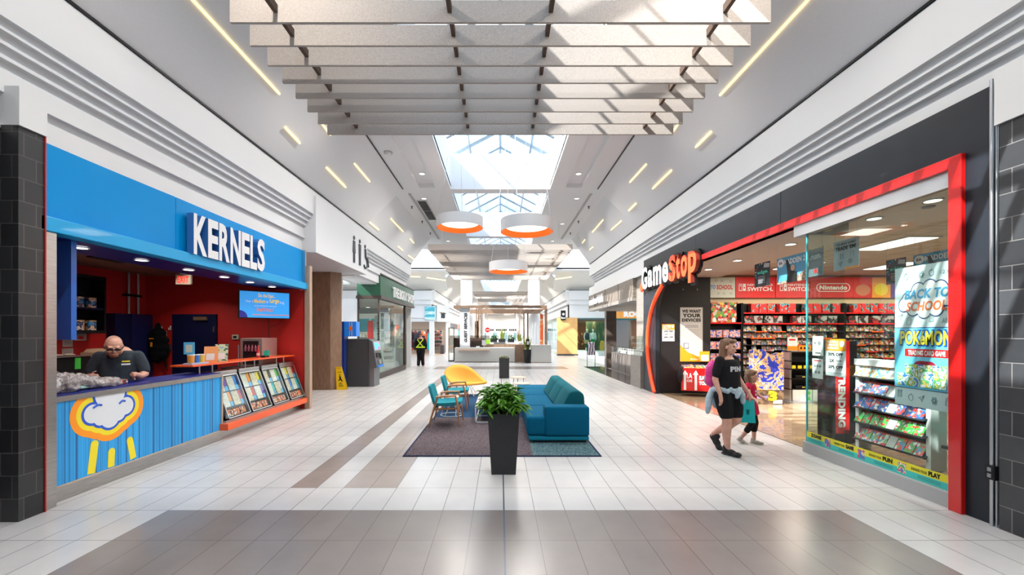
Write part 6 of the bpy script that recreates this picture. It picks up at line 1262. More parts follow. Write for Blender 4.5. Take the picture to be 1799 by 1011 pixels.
def mannequin(x, y, top, bottom, label):
    t = thing('mannequin', label, 'mannequin', (x, y, .36)); z = .36
    mb = MB(); mb.sph((x, y, z+1.62), (.075, .09, .11), 12); mb.limb([(x, y, z+1.45, .05), (x, y, z+1.55, .045)]); mb.limb([(x-.17, y, z+1.38, .05), (x-.23, y, z+1.1, .042), (x-.2, y-.05, z+.85, .035)]); mb.limb([(x+.17, y, z+1.38, .05), (x+.23, y, z+1.1, .042), (x+.2, y-.05, z+.85, .035)]); mb.limb([(x-.09, y, z+.8, .08), (x-.09, y, z+.02, .05)]); mb.limb([(x+.09, y, z+.8, .08), (x+.09, y, z+.02, .05)]); mb.build('body', mat('mannequin_white', (.7, .7, .68), .4), t, smooth=True)
    mb = MB(); mb.sph((x, y, z+1.2), (.19, .13, .26), 14); mb.sph((x, y, z+.98), (.17, .12, .12), 12); mb.build('shirt', top, t, smooth=True)
    mb = MB(); mb.limb([(x-.09, y, z+.86, .11), (x-.1, y, z+.3, .085)]); mb.limb([(x+.09, y, z+.86, .11), (x+.1, y, z+.3, .085)]); mb.build('trousers', bottom, t, smooth=True)
mannequin(xf(1031.5, 33.6), 33.6, mat('cloth_dark', (.03, .05, .08), .8), mat('cloth_green', (.01, .09, .04), .8), 'mannequin in a dark shirt in the far shop window'); mannequin(xf(1042, 33.5), 33.5, mat('cloth_white', (.7, .72, .68), .8), mat('cloth_green2', (.01, .22, .07), .8), 'mannequin in a white shirt in the far shop window')
q = Pl((xf(1031.5, 33.4), 33.42, 0), (1, 0, 0)); tag(q.rect('handbag', mat('tan_leather', (.5, .33, .15), .6), -.22, .14, .92, 1.22, -.08, 0), 'tan bag hanging in front of the dark-shirted mannequin', 'bag')
tag(MB().lathe([(.14, .36), (.17, .9), (.13, 1.1), (.05, 1.15)], (xf(1058, 33.6), 33.6), 14).build('yellow_sack', mat('mustard', (.7, .42, .05), .7)), 'mustard standing sack at the right end of the far window', 'bag')
t = thing('yellow_shop_sign', 'wooden sign band with a large white R seen past the jeweller', 'shop sign board', (9, D, 2.3)); q = Pl((0, D-.1, 0), (1, 0, 0)); q.rect('board', mat('amber_board', (.62, .28, .05), .4, emit=(.6, .25, .04), estr=.3), xf(1078, D), xf(1135, D), zf(560, D), zf(546, D), -.05, 0, t); q.text('ROOTS', signlit, xf(1095, D), xf(1142, D), zf(557.5, D), zf(547.5, D), 0, .04, .07, t); q.rect('teal_rail', mat('teal_rail', (.01, .12, .12), .4), xf(1078, D), xf(1135, D), zf(562.5, D), zf(560, D), -.05, .02, t)
# left: two-bay shop with caps, jackets and screens
D2 = 33.0
t = thing('far_left_shop_front', 'white shop front of the cap and jacket shop at far left', 'storefront', (-6.5, D2, 2.0))
MB().box(-12, xf(770, D2), D2, D2+.3, 2.66, 2.94).build('fascia', white, t); MB().box(xf(754, D2-.1), xf(762, D2-.1), D2-.1, D2+.3, 0, 2.66).build('pillar', white, t, bevel=.01)
MB().prism([(-4.95, 32.86), (-4.15, 34.05), (-4.35, 34.2), (-5.1, 33.1)], 'z', 2.66, 3.98).build('angled_fascia', white, t); MB().box(-4.42, -4.24, 34.0, 34.2, 0, 2.66).build('pillar', white, t)
t = thing('fascia_screen', 'teal and white picture screen on the far left shop fascia', 'screen', (-5, D2, 2.2)); q = Pl((0, 32.84, 0), (1, 0, 0)); q.rect('picture', ramp_mat('wave_print', 'noise', 1.2, [(0, (.02, .15, .2)), (.45, (.05, .35, .45)), (.55, (.6, .75, .78)), (.7, (.1, .4, .5))], .4, stretch=(.6, 1, 4), const=False, emit=.3), xf(747, D2), xf(764.5, D2), zf(562, D2), zf(538.5, D2), -.02, 0, t)
t = thing('wing_logo_sign', 'dark winged letter sign on the angled white fascia', 'sign', (-4.55, 33.4, 3.0)); q = Pl((-4.56, 33.42, .78), (.558, .83, 0)); q.text('I8', pic, -.22, .22, 2.15, 2.62, 0, .03, .06, t); q.poly('wing', mat('wing_tan', (.25, .2, .12), .5), [(-.42, 2.66), (-.12, 2.55), (-.12, 2.48), (-.35, 2.56)], 0, .02, t); q.poly('wing', mat('wing_tan', (.25, .2, .12), .5), [(.38, 2.6), (.14, 2.55), (.14, 2.48), (.32, 2.5)], 0, .02, t)
struct('wall_left', MB().box(-12, -4.7, 38, 38.1, 0, 3), mat('shop_beige', (.42, .36, .31), .7)); struct('floor', MB().box(-12, -4.7, 33.1, 38, 0, .01), mat('shop_floor_pinkish', (.42, .32, .27), .3)); struct('ceiling', MB().box(-12, -4.75, 33.75, 38, 2.9, 2.94), cream)
area('shop_lamp', (-6.5, 35, 2.85), 4, 2.5, 110, (1, .88, .75))
clothc = ramp_mat('hanging_clothes', 'noise', .5, [(0, (.02, .02, .025)), (.42, (.10, .015, .03)), (.5, (.02, .025, .05)), (.56, (.7, .15, .05)), (.62, (.55, .5, .5))], .85, rnd=True)
g0 = thing('hanging_jacket', '', 'jacket', (0, 0, 0)); MB().limb([(0, 0, .42, .07), (0, 0, .25, .17), (0, 0, -.05, .18), (0, 0, -.3, .16)]).build('cloth', clothc, g0, smooth=True); MB().tube([(-.1, 0, .5), (0, 0, .56), (.1, 0, .5)], .012, 5).build('hanger', dgrey, g0)
k = 0
for row, z in (('upper', 1.5), ('lower', .75)):
    for i in range(8):
        o = g0 if k == 0 else dup(g0); k += 1; o.location = (-8.2+i*.34, 35.6-.1*(i % 2), z); o['label'] = f'jacket on the {row} rail of the far left shop'; o['group'] = f'{row} rail jackets, far left shop'
t = thing('clothes_rail', 'two dark rails carrying jackets in the far left shop', 'rail', (-7, 35.6, 2)); [MB().tube([(-8.4, 35.6, z), (-5.6, 35.6, z)], .02, 6).build('bar', dgrey, t) for z in (2.07, 1.32)]; [MB().tube([(x, 35.62, .012), (x, 35.62, 2.07)], .02, 6).build('post', dgrey, t) for x in (-8.4, -5.6)]
for i, (m, x) in enumerate(((mat('swim_teal', (.0, .45, .5), .6), -5.95), (mat('swim_red', (.8, .08, .02), .6), -6.12))): tag(MB().limb([(x, 34.6, 1.7, .06), (x, 34.6, 1.3, .1), (x, 34.6, .45, .1)]).build('hanging_garment', m, smooth=True), ['long teal garment hanging beside the white pillar', 'long red garment hanging beside the teal one'][i], 'garment')
t = thing('cap_shelves', 'white shelves of caps and bags right of the white pillar', 'shelving', (-5.2, 36, 0)); MB().box(-5.75, -4.98, 36.3, 36.4, .02, 2.0).build('back', mat('shop_beige', (.42, .36, .31), .7), t)
for z in (.55, .9, 1.2, 1.5, 1.8): MB().box(-5.75, -5.0, 36.0, 36.3, z-.02, z).build('shelf', white, t)
cap0 = thing('cap', '', 'cap', (0, 0, 0)); MB().sph((0, 0, .05), (.11, .12, .09), 10).build('crown', clothc, cap0); MB().box(-.08, .08, -.2, -.08, .03, .045).build('peak', clothc, cap0); k = 0
for z in (.55, .9, 1.2, 1.5, 1.8):
    for x in (-5.6, -5.36, -5.12): o = cap0 if k == 0 else dup(cap0); k += 1; o.location = (x, 36.15, z+.03); o['label'] = 'dark cap on the white shelves of the far left shop'; o['group'] = 'caps on far left shelves'
for i in range(2): tag(MB().box(-6.6+i*1.0, -6.35+i*1.0, 37.9, 37.98, 1.85, 2.05).build('wall_screen', black), ['left small black screen on the far shop wall', 'right small black screen on the far shop wall'][i], 'screen')
tag(MB().box(-5.05, -4.75, 35.3, 35.9, .012, .75).build('suitcase', dgrey, bevel=.03), 'dark grey suitcase standing under the shelves of the far left shop', 'suitcase')
# exit signs far
for i, (px, py, d) in enumerate(((1020, 486, 32.4), (774, 521, 40))):
    p = P(px, py, d); q = Pl(p, (1, 0, 0)); t = thing('exit_sign', ['white and red EXIT sign high at far right', 'small red EXIT sign high at far left'][i], 'exit sign', p); q.rect('casing', inkw, -.22, .22, -.12, .12, -.06, 0, t); q.text('EXIT', mat('exit_red', (.9, .02, .01), .4), -.18, .18, -.08, .08, .003, 0, .03, t); MB().tube([(p.x, d+.02, p.z+.12), (p.x, d+.02, 5.6 if i else 5.9)], .015, 5).build('mount', inkw, t)
# round columns
for s in (-1, 1):
    t = thing('round_column', f'tall round white column {"left" if s < 0 else "right"} of the guest services kiosk', 'column', (s*2.42, 30.2, 0)); MB().lathe([(.42, 0), (.42, 6.34)], (s*2.42, 30.2), 32).build('shaft', white, t, smooth=True); MB().lathe([(.45, 0), (.45, .12)], (s*2.42, 30.2), 32).build('base', alu, t)
for s in (-1, 1):
    for yy in (56, 80): t = tag(MB().lathe([(.35, 0), (.35, 6.34)], (s*3.4, yy), 20).build('corridor_column', white, smooth=True), f'white round column on the {"left" if s < 0 else "right"} of the far corridor', 'column', f'far corridor columns {"left" if s < 0 else "right"}')
# ================================================================= guest services kiosk
K = 25.2
def kx(px, d=K): return (px-CX)*d/F
def kz(py, d=K): return H-(py-CY)*d/F
t = thing('guest_counter', 'long low stone-coloured guest services counter with a wooden ledge', 'counter', (-1, K, 0)); MB().box(kx(798.5), kx(904.5), K, K+.8, .03, kz(611.5)).build('body', stonegrey, t, bevel=.01); MB().box(kx(799), kx(904), K+.03, K+.8, 0, .03).build('plinth', walnut, t); MB().box(kx(806), kx(860), K-.28, K, kz(616.5), kz(614)).build('ledge', palewood, t)
t = thing('walnut_counter', 'walnut fronted back counter of the guest services kiosk', 'counter', (1, K+1, 0)); MB().box(kx(851, K+.9), kx(922, K+.9), K+.9, K+1.5, 0, kz(605.5, K+.9)).build('body', walnut, t); MB().box(kx(905), kx(922), K+.05, K+.9, 0, kz(606)).build('return_panel', walnut, t); MB().box(kx(867, K+1.5), kx(907, K+1.5), K+1.5, K+2.1, 0, kz(602, K+1.5)).build('planter_shelf', mat('light_grey_top', (.5, .52, .55), .5), t)
t = thing('stone_counter', 'short stone-coloured counter at the right of the kiosk', 'counter', (2.4, K-.5, 0)); MB().box(kx(933, 24.7), kx(968.5, 24.7), 24.7, 26.4, .03, kz(606.5, 24.7)).build('body', stonegrey, t, bevel=.01); MB().box(kx(933, 24.7), kx(969, 24.7), 24.7, 26.4, 0, .03).build('plinth', walnut, t)
t = thing('guest_services_blade', 'white upright panel lettered GUEST SERVICES standing on the kiosk', 'sign', (-2.2, K+.3, .9)); MB().box(kx(808, K+.3), kx(825, K+.3), K+.3, K+.75, .88, 3.35).build('panel', mat('panel_white', (.66, .67, .68), .4), t)
q = Pl((kx(821, K+.3), K+.295, kz(601.5, K+.3)), (0, 0, 1), (-1, 0, 0)); q.text('GUEST SERVICES', inkb, 0, kz(550, K+.3)-kz(601.5, K+.3), 0.02, .20, 0, .01, .02, t)
t = thing('pergola', 'walnut pergola frame over the guest services kiosk', 'pergola', (0, K+.5, 3.3)); yb = K+.2; zt = kz(537, yb)
MB().box(kx(796.5, yb), kx(961, yb), yb, yb+.12, zt-.16, zt).build('front_beam', walnut_h, t); MB().box(kx(957, yb), kx(961.5, yb), yb, yb+.14, kz(607, yb), zt-.16).build('post', walnut_h, t)
MB().box(kx(796.5, yb), kx(796.5, yb)+.12, yb+.12, yb+4.1, zt-.16, zt).build('side_beam', walnut_h, t); MB().box(kx(961, yb)-.14, kx(961, yb), yb+.12, yb+4.1, zt-.16, zt).build('side_beam', walnut_h, t); MB().box(kx(796.5, yb), kx(961, yb), yb+4.1, yb+4.25, zt-.3, zt).build('back_beam', walnut_h, t)
for i in range(9): x = kx(918, yb)+i*.15; MB().box(x, x+.06, yb+.5, yb+4.05, zt-.32, zt-.20).build('slat', walnut_h, t)
for i in range(3): x = kx(836, 29)+i*.16; MB().box(x, x+.07, 29.0, 29.2, 0, kz(541, 29)).build('screen_slat', walnut, t)
MB().box(kx(833.5, 29), kx(841.5, 29), 29.2, 29.3, 0, 2.6).build('screen_panel', walnut, t)
for a in (919.5, 926): MB().box(kx(a, 28), kx(a, 28)+.09, 28, 28.15, 0, kz(545, 28)).build('slim_post', walnut_h, t)
t = thing('orange_banner_post', 'slim orange and white vertical banner beside the pergola post', 'banner', (2.5, 25.6, 1)); MB().box(kx(949, 25.6), kx(954.5, 25.6), 25.6, 25.7, kz(607, 25.6), kz(552, 25.6)).build('banner', ramp_mat('orange_banner', 'noise', 2, [(0, (.85, .15, .04)), (.5, (.9, .3, .1)), (.56, (.8, .75, .7))], .5), t)
# glass screen, display vitrine left
t = thing('tall_vitrine', 'narrow black framed glass vitrine left of the guest counter', 'vitrine', (-3, 26, 0)); x0, x1 = kx(788, 26), kx(797, 26); MB().box(x0, x1, 26, 26.3, .1, 2.1).build('glass', gls, t)
mb = MB(); [mb.box(x, x+.02, y, y+.02, 0, 2.1) for x in (x0-.01, x1-.01) for y in (25.99, 26.29)]; mb.box(x0-.01, x1+.01, 25.99, 26.31, .0, .06); mb.box(x0, x1, 26, 26.3, 2.08, 2.1); mb.build('frame', black, t); MB().box(x0+.02, x1-.02, 26.02, 26.28, .75, .95).build('orange_block', palewood, t)
t = thing('kiosk_screen_wall', 'dark glass screen with diagonal timber boards behind the guest counter', 'screen', (-1.5, 27, 0)); MB().box(kx(790, 26.6), kx(860, 26.6), 26.6, 26.62, .5, kz(590, 26.6)).build('glass', gls_blk, t); MB().box(kx(797, 26.8), kx(851, 26.8), 26.75, 26.8, 0, kz(594, 26.8)).build('boards', mat('diagonal_boards', (.22, .14, .10), .6, noise_amt=.4, scale=6, stretch=(4, 1, 4)), t)
t = thing('desk_monitor', 'small grey monitor on the guest services counter', 'monitor', (-1.3, K+.5, .9)); MB().box(kx(846), kx(853), K+.5, K+.54, 1.0, 1.32).build('screen', grey, t); MB().box(kx(849), kx(850), K+.5, K+.56, kz(611.5), 1.0).build('stand', grey, t); MB().box(kx(836), kx(842), K+.3, K+.5, kz(611.5), .95).build('papers', paper, t)
tag(MB().box(kx(854, K+1), kx(861, K+1), K+1, K+1.03, kz(605, K+1), kz(597, K+1)).build('lime_sign', mat('lime', (.45, .8, .05), .5, emit=(.4, .8, .05), estr=.2)), 'bright lime card on the kiosk counter', 'sign')
t = thing('round_shop_sign', 'round red shop sign hanging in the far corridor', 'sign', (-2.5, 46.3, 2)); p = P(856.5, 580, 46.3); q = Pl((p.x, 46.3, p.z), (1, 0, 0)); q.disc('ring', inkw, 0, 0, .30, None, -.05, 0, t); q.disc('face', mat('crimson', (.6, .01, .02), .4), 0, 0, .27, None, 0, .01, t); q.rects('white_band', inkw, [(-.2, .2, -.05, .05)], .01, .015, t); MB().box(p.x-.02, p.x+.02, 46.3, 46.34, p.z+.25, 6.345).build('rod', alu, t)
def pot_plant(x, y, z, s, label, pale=False, spiky=False):
    t = thing('potted_plant', label, 'potted plant', (x, y, z)); MB().box(x-.22*s, x+.22*s, y-.15, y+.15, z, z+.22*s).build('pot', white if pale else charc, t)
    mb = MB()
    if spiky:
        for i in range(16): a = r_.uniform(0, 6.28); e = r_.uniform(.05, .2)*s; b = Vector((x+r_.uniform(-.1, .1)*s, y, z+.2*s)); tp = b+Vector((e*math.cos(a), e*math.sin(a), r_.uniform(.4, .75)*s)); sd = Vector((.03*s, 0, 0)); mb.add([b-sd, b+sd, (b+tp)/2+sd, tp, (b+tp)/2-sd], [(0, 1, 2, 3, 4)])
    else: leaf_cluster(mb, (x, y, z+.27*s), .30*s, .2*s, .28*s, 60, .12*s, .03*s, r_)
    mb.build('foliage', mat('yellow_green_leaves', (.25, .32, .03), .5, noise_amt=.4, scale=20) if spiky else foliage2, t, recalc=False)
zk = kz(602, K+1.5)+.001
pot_plant(kx(867.5, 27), 27, zk, .95, 'round dark green potted plant, left one on the kiosk'); pot_plant(kx(882, 27.0), 27.0, zk, 1.0, 'tall spiky potted plant between two round ones on the kiosk', spiky=True); pot_plant(kx(897.5, 27), 27, zk, .95, 'round dark green potted plant, right one on the kiosk'); pot_plant(kx(913, 26.3), 26.35, kz(605.5, K+.9)+.001, .85, 'yellow green spiky plant in white pot on the walnut counter', True, True)
t = thing('slim_floor_planter', 'tall black floor planter with snake plant beside the kiosk', 'planter', (1.6, 24.8, 0)); x = kx(926.5, 24.8); MB().lathe([(.17, 0), (.23, .78), (.20, .78)], (x, 24.85), 16).build('pot', charc, t); mb = MB()
for i in range(18): a = r_.uniform(0, 6.28); e = r_.uniform(.02, .22); b = Vector((x+.08*math.cos(a), 24.85+.08*math.sin(a), .72)); tp = b+Vector((e*math.cos(a), e*math.sin(a), r_.uniform(.5, .95))); sd = Vector((.035, 0, 0)); mb.add([b-sd, b+sd, (b+tp)/2+sd, tp, (b+tp)/2-sd], [(0, 1, 2, 3, 4)])
mb.build('foliage', mat('yellow_green_leaves', (.25, .32, .03), .5), t, recalc=False)
t = thing('sanitiser_stand', 'black hand sanitiser stand in front of the tall planter', 'sanitiser stand', (1.6, 24.4, 0)); MB().box(x-.03, x+.03, 24.42, 24.47, .02, 1.4).build('post', black, t); MB().box(x-.1, x+.1, 24.36, 24.46, .95, 1.38).build('dispenser', black, t, bevel=.02); MB().box(x-.06, x+.06, 24.34, 24.36, 1.08, 1.28).build('panel', paper, t); MB().box(x-.18, x+.18, 24.3, 24.6, 0, .02).build('foot', black, t)
tag(MB().box(kx(904, 24.5), kx(925, 24.5), 24.2, 24.6, 0, .01).build('door_mat', mat('mat_brown', (.17, .13, .11), .9)), 'small brown mat in front of the walnut kiosk panel', 'mat')
# ================================================================= far corridor shopfronts
r_ = random.Random(21)
shop_cols = [(.5, .3, .12), (.15, .2, .3), (.6, .6, .58), (.45, .1, .06), (.1, .3, .28), (.55, .45, .3)]
for s in (-1, 1):
    y = 44.2 if s > 0 else 38.3; i = 0
    while y < 92:
        L_ = r_.uniform(6, 9); y2 = min(93, y+L_)
        t = thing('far_shopfront', f'{"left" if s < 0 else "right"} side far corridor shopfront, {["nearest", "second", "third", "fourth", "fifth", "sixth", "seventh", "eighth", "ninth"][i]} away', 'storefront', (s*5.4, y, 0))
        MB().box(s*5.42, s*5.5, y+.1, y2-.1, 0, 2.95).build('front', mat(f'front_colour_{(i*2+(s > 0)) % 6}', shop_cols[(i*2+(s > 0)) % 6], .5, noise_amt=.6, scale=2, stretch=(1, 3, 1)), t); MB().box(s*5.36, s*5.42, y+.2, y2-.2, 2.3, 2.85).build('sign_band', [white, mat('sign_dark', (.05, .05, .06), .4), orange][i % 3], t); MB().box(s*5.35, s*5.45, y-.1, y+.1, 0, 2.95).build('pier', white, t)
        y = y2; i += 1
t = thing('end_entrance', 'glazed entrance doors with dark lettering at the far end', 'entrance', (0, 93.5, 0)); MB().box(-4.2, 4.2, 93.6, 93.75, 0, 2.9).build('frame', white, t)
for i in range(7): MB().box(-4.0+i*1.16, -3.1+i*1.16, 93.55, 93.6, .1, 1.9).build('door_leaf', [mat('far_blue_glass', (.2, .35, .4), .2), mat('far_white_glass', (.7, .75, .75), .2)][i % 2], t)
q = Pl((0, 93.5, 0), (1, 0, 0)); q.rects('dark_sign_blocks', inkb, [(-3.9+.42*k, -3.6+.42*k, 2.3, 2.7) for k in range(19) if k not in (6, 13)], 0, .02, t)
# ================================================================= PEOPLE (built facing -y, x = viewer's right, then turned)
def hand(mb, w_, d, side, s=1.0, curl=.5):
    """palm + five fingers from the wrist w_ along direction d"""
    d = Vector(d).normalized(); w_ = Vector(w_); sd = d.cross(Vector((0, 1, 0))).normalized(); pn = sd.cross(d)
    mb.limb([(*w_, .026*s), (*(w_+d*.05*s), .028*s), (*(w_+d*.085*s), .027*s)])
    for i, (o, l) in enumerate(((-.028, .062), (-.010, .075), (.009, .070), (.027, .055))):
        a = w_+d*.085*s+sd*o*s; b = a+(d+pn*curl*.4).normalized()*l*.5*s; c = b+(d+pn*curl*1.4).normalized()*l*.5*s
        mb.limb([(*a, .0105*s), (*b, .0095*s), (*c, .0085*s)], 8)
    a = w_+d*.03*s+sd*side*.025*s; b = a+(sd*side*.9+d*.8+pn*.3).normalized()*.035*s; c = b+(d+sd*side*.3+pn*.4).normalized()*.03*s
    mb.limb([(*a, .013*s), (*b, .011*s), (*c, .009*s)], 8)
def head(mb, c, s=1.0, pitch=0, yaw=0, face=True):
    R = Matrix.Rotation(yaw, 3, 'Z') @ Matrix.Rotation(pitch, 3, 'X')
    def e(o, r): mb.sph(Vector(c)+R @ Vector(o)*s, [q*s for q in r], 16, R)
    e((0, .012, .025), (.076, .094, .098)); e((0, -.018, -.045), (.058, .068, .07)); e((0, -.055, -.085), (.030, .026, .026))   # cranium, jaw, chin
    e((0, -.092, -.010), (.010, .014, .024)); e((0, -.096, -.025), (.014, .011, .010))          # nose
    for k in (-1, 1):
        e((k*.076, .008, -.01), (.010, .020, .030)); e((k*.03, -.078, .025), (.022, .016, .010)); e((k*.036, -.066, -.025), (.022, .022, .02))   # ears, brows, cheeks
    e((0, -.088, -.058), (.022, .010, .008))
    return R
def face_bits(t, c, s, R, lips=(.5, .18, .15)):
    mb = MB(); 
    for k in (-1, 1): mb.sph(Vector(c)+R @ Vector((k*.03, -.079, .004))*s, [q*s for q in (.012, .008, .006)], 10, R)
    mb.build('eye', mat('eye_dark', (.05, .035, .03), .3), t, smooth=True)
    MB().sph(Vector(c)+R @ Vector((0, -.0925, -.058))*s, [q*s for q in (.022, .010, .006)], 10, R).build('mouth', mat('lips_%d' % int(lips[0]*100), lips, .5), t, smooth=True)
def on_cloth(cloth, body, m, cx, z0, z1, w_, parent, ymin=-.6, name='lettering', bold=.05):
    vs, fs = text_mesh(body, bold); xs = [v.x for v in vs]; ys = [v.y for v in vs]
    bv = BVHTree.FromPolygons([v.co for v in cloth.data.vertices], [p.vertices for p in cloth.data.polygons]); mb = MB(); out = []
    for v in vs:
        x = cx+((v.x-min(xs))/(max(xs)-min(xs))-.5)*w_; z = z0+(v.y-min(ys))/(max(ys)-min(ys))*(z1-z0)
        h = bv.ray_cast(Vector((x, ymin, z)), Vector((0, 1, 0))); out.append((x, (h[0].y if h[0] else -.1)-.006, z))
    mb.add(out, fs); return mb.build(name, m, parent, recalc=False)
def torso(mb, S, grow=0, fat=1.0, zs=None):
    """stack of ellipses: hips, waist, chest, shoulders"""
    prof = zs or [(.80, .155, .115), (.88, .175, .13), (.98, .165, .125), (1.06, .150, .118), (1.16, .155, .122), (1.26, .165, .118), (1.34, .150, .095), (1.39, .10, .07)]
    for (z0, a0, b0), (z1, a1, b1) in zip(prof[:-1], prof[1:]):
        for k in range(4):
            f = k/4; mb.sph((0, 0, (z0+(z1-z0)*f)*S), ((a0+(a1-a0)*f)*S*fat+grow, (b0+(b1-b0)*f)*S*fat+grow, .055*S+grow*.3), 20)

brown_hair = ramp_mat('brown_hair', 'noise', 12, [(0, (.06, .025, .012)), (.5, (.14, .065, .03)), (.7, (.22, .115, .06))], .5, stretch=(5, 5, .4), const=False)
blk = mat('black_jersey', (.010, .010, .012), .85, bump=.2, bscale=60)
# ---------------------------------------------------------------- woman
T = thing('person', 'woman in black t-shirt and shorts with pink backpack walking past the shop', 'person', (0, 0, 0))
mb = MB(); torso(mb, 1.0, -.012, 1.0)
mb.limb([(0, .0, 1.36, .055), (0, -.01, 1.44, .05), (0, -.02, 1.50, .05)]); hc = (0, -.03, 1.545); R = head(mb, hc, 1.0, .05, .22)
rarm = [(-.17, .0, 1.35, .055), (-.215, .01, 1.20, .048), (-.245, .02, 1.08, .042), (-.25, -.03, .95, .034), (-.245, -.06, .87, .026)]
larm = [(.17, .0, 1.35, .055), (.215, 0, 1.20, .048), (.25, .0, 1.08, .042), (.27, -.07, .97, .034), (.285, -.13, .88, .026)]
mb.limb(rarm); mb.limb(larm); hand(mb, rarm[-1][:3], (0, -.15, -1), 1); hand(mb, larm[-1][:3], (.25, -.3, -.9), -1, curl=1.0)
rleg = [(-.09, 0, .84, .105), (-.095, -.03, .66, .085), (-.095, -.06, .48, .058), (-.095, -.05, .36, .060), (-.09, -.05, .22, .046), (-.085, -.06, .10, .034)]
lleg = [(.09, 0, .84, .105), (.09, -.06, .66, .085), (.085, -.09, .49, .058), (.075, .02, .40, .060), (.06, .14, .31, .046), (.05, .25, .22, .034)]
rleg = [(x, y, z, r*1.12) for x, y, z, r in rleg]; lleg = [(x, y, z, r*1.12) for x, y, z, r in lleg]; mb.limb(rleg); mb.limb(lleg); mb.limb([(-.085, -.03, .07, .035), (-.085, -.16, .045, .03)]); mb.limb([(.05, .26, .18, .033), (.05, .19, .09, .03)])
remeshed(mb, 'body', skin, T, .0075, 4); face_bits(T, hc, 1.0, R)
mb = MB(); torso(mb, 1.0, .018, 1.08, [(.95, .175, .135), (1.0, .175, .135), (1.08, .165, .13), (1.16, .165, .132), (1.26, .170, .128), (1.335, .155, .10)])
for a in (rarm, larm): mb.limb([(*a[0][:3], .066), (a[1][0], a[1][1], a[1][2], .068), (a[1][0]*1.06, .01, 1.15, .062)])
tee = remeshed(mb, 't_shirt', blk, T, .009, 3); on_cloth(tee, 'PINK', mat('silver_print', (.55, .55, .6), .4), .015, 1.195, 1.27, .27, T)
mb = MB(); torso(mb, 1.0, .006, 1.0, [(.80, .165, .125), (.88, .178, .135), (.96, .17, .13)]); mb.limb([(*rleg[0][:3], .130), (-.096, -.03, .66, .112), (-.097, -.045, .58, .096)]); mb.limb([(*lleg[0][:3], .130), (.09, -.06, .66, .112), (.088, -.075, .58, .096)]); remeshed(mb, 'shorts', blk, T, .009, 3)
den = mat('pale_denim', (.42, .52, .58), .9, noise_amt=.25, scale=18, bump=.3, bscale=40)
mb = MB()
for k in range(26): a = 2*PI*k/26; mb.sph((.185*math.cos(a), .145*math.sin(a)-.0, .93+.015*math.sin(k*2.3)), (.04, .035, .045), 8)
mb.limb([(.03, -.16, .93, .045), (.08, -.175, .86, .04), (.10, -.17, .76, .035)]); mb.limb([(.03, -.16, .93, .045), (-.03, -.175, .88, .035), (-.05, -.18, .84, .03)])
mb.limb([(-.12, .15, .90, .05), (-.17, .17, .78, .05), (-.19, .17, .66, .045), (-.19, .18, .58, .03)]); mb.limb([(0, .16, .9, .06), (0, .19, .75, .06), (.02, .19, .66, .05)]); mb.limb([(-.1, .16, .85, .06), (.12, .16, .85, .06)]); remeshed(mb, 'tied_denim_jacket', den, T, .009, 3)
mb = MB()
hs = lambda o, r: mb.sph(Vector(hc)+R @ Vector(o), r, 14, R)
hs((0, .03, .045), (.088, .095, .085)); hs((0, .055, -.02), (.088, .07, .10))
for k in (-1, 1):
    for j in range(7): a = j/6; hs((k*(.078-.004*j), .075-.010*j*.8, .06-.03*j), (.022, .03, .05)); hs((k*(.08+.006*j), .07-.004*j, .02-.032*j), (.03, .042, .045))
for j in range(6): hs(((j-2.5)*.028, .085, -.12), (.026, .03, .07))
hs((-.03, -.055, .085), (.05, .035, .03)); hs((.035, -.05, .085), (.045, .035, .03)); remeshed(mb, 'hair', brown_hair, T, .009, 2)
shoe_b = mat('black_shoe', (.015, .015, .016), .6)
def shoe(pos, heading, s, m, parent, pitch=0, name='shoe'):
    R3 = Matrix.Rotation(heading, 3, 'Z') @ Matrix.Rotation(pitch, 3, 'X'); mb = MB(); p = Vector(pos)
    for o, r in (((0, .0, .045), (.040, .052, .045)), ((0, -.06, .038), (.042, .06, .036)), ((0, -.13, .030), (.044, .055, .028)), ((0, .005, .085), (.036, .042, .035))): mb.sph(p+R3 @ Vector(o)*s, [q*s for q in r], 14, R3)
    for o in ((0, .01, .012), (0, -.05, .012), (0, -.12, .012)): mb.sph(p+R3 @ Vector(o)*s, [q*s for q in (.046, .055, .012)], 14, R3)
    return remeshed(mb, name, m, parent, .006, 2)
shoe((-.085, -.045, 0), 0, 1.2, shoe_b, T); shoe((.05, .27, .135), 0, 1.15, shoe_b, T, .95)
mb = MB(); mb.limb([(-.085, -.055, .11, .040), (-.085, -.055, .15, .040)]); mb.build('sock', mat('white_sock', (.6, .6, .6), .9), T, smooth=True)
A_w = math.radians(28)
T.location = P(1282, 800, 6.05); T.location.z = 0; T.location.x = (1279-CX)*6.1/F; T.location.y = 6.12; T.rotation_euler = (0, 0, A_w)
# backpack
Bp = thing('backpack', 'pink and grey backpack worn by the woman', 'backpack', (0, 0, 0)); pk_ = mat('hot_pink_nylon', (.62, .03, .25), .6, noise_amt=.1, scale=30)
mb = MB(); mb.sph((0, .235, 1.18), (.155, .10, .20), 18); mb.sph((0, .24, 1.08), (.15, .10, .13), 18); remeshed(mb, 'bag', pk_, Bp, .01, 2)
mb = MB(); mb.sph((0, .30, 1.08), (.12, .07, .11), 14); remeshed(mb, 'front_pocket', mat('grey_nylon', (.32, .33, .34), .6), Bp, .01, 2)
for s in (-1, 1):
    sp_ = smooth2([(s*.09, .13, 1.34), (s*.105, .06, 1.40), (s*.11, -.04, 1.385), (s*.12, -.105, 1.29), (s*.15, -.08, 1.17), (s*.175, .04, 1.10), (s*.13, .15, 1.04)], 4)
    MB().tube([(a, b, c) for a, b, c in sp_], .022, 8, sq=.5).build('strap', pk_, Bp, smooth=True)
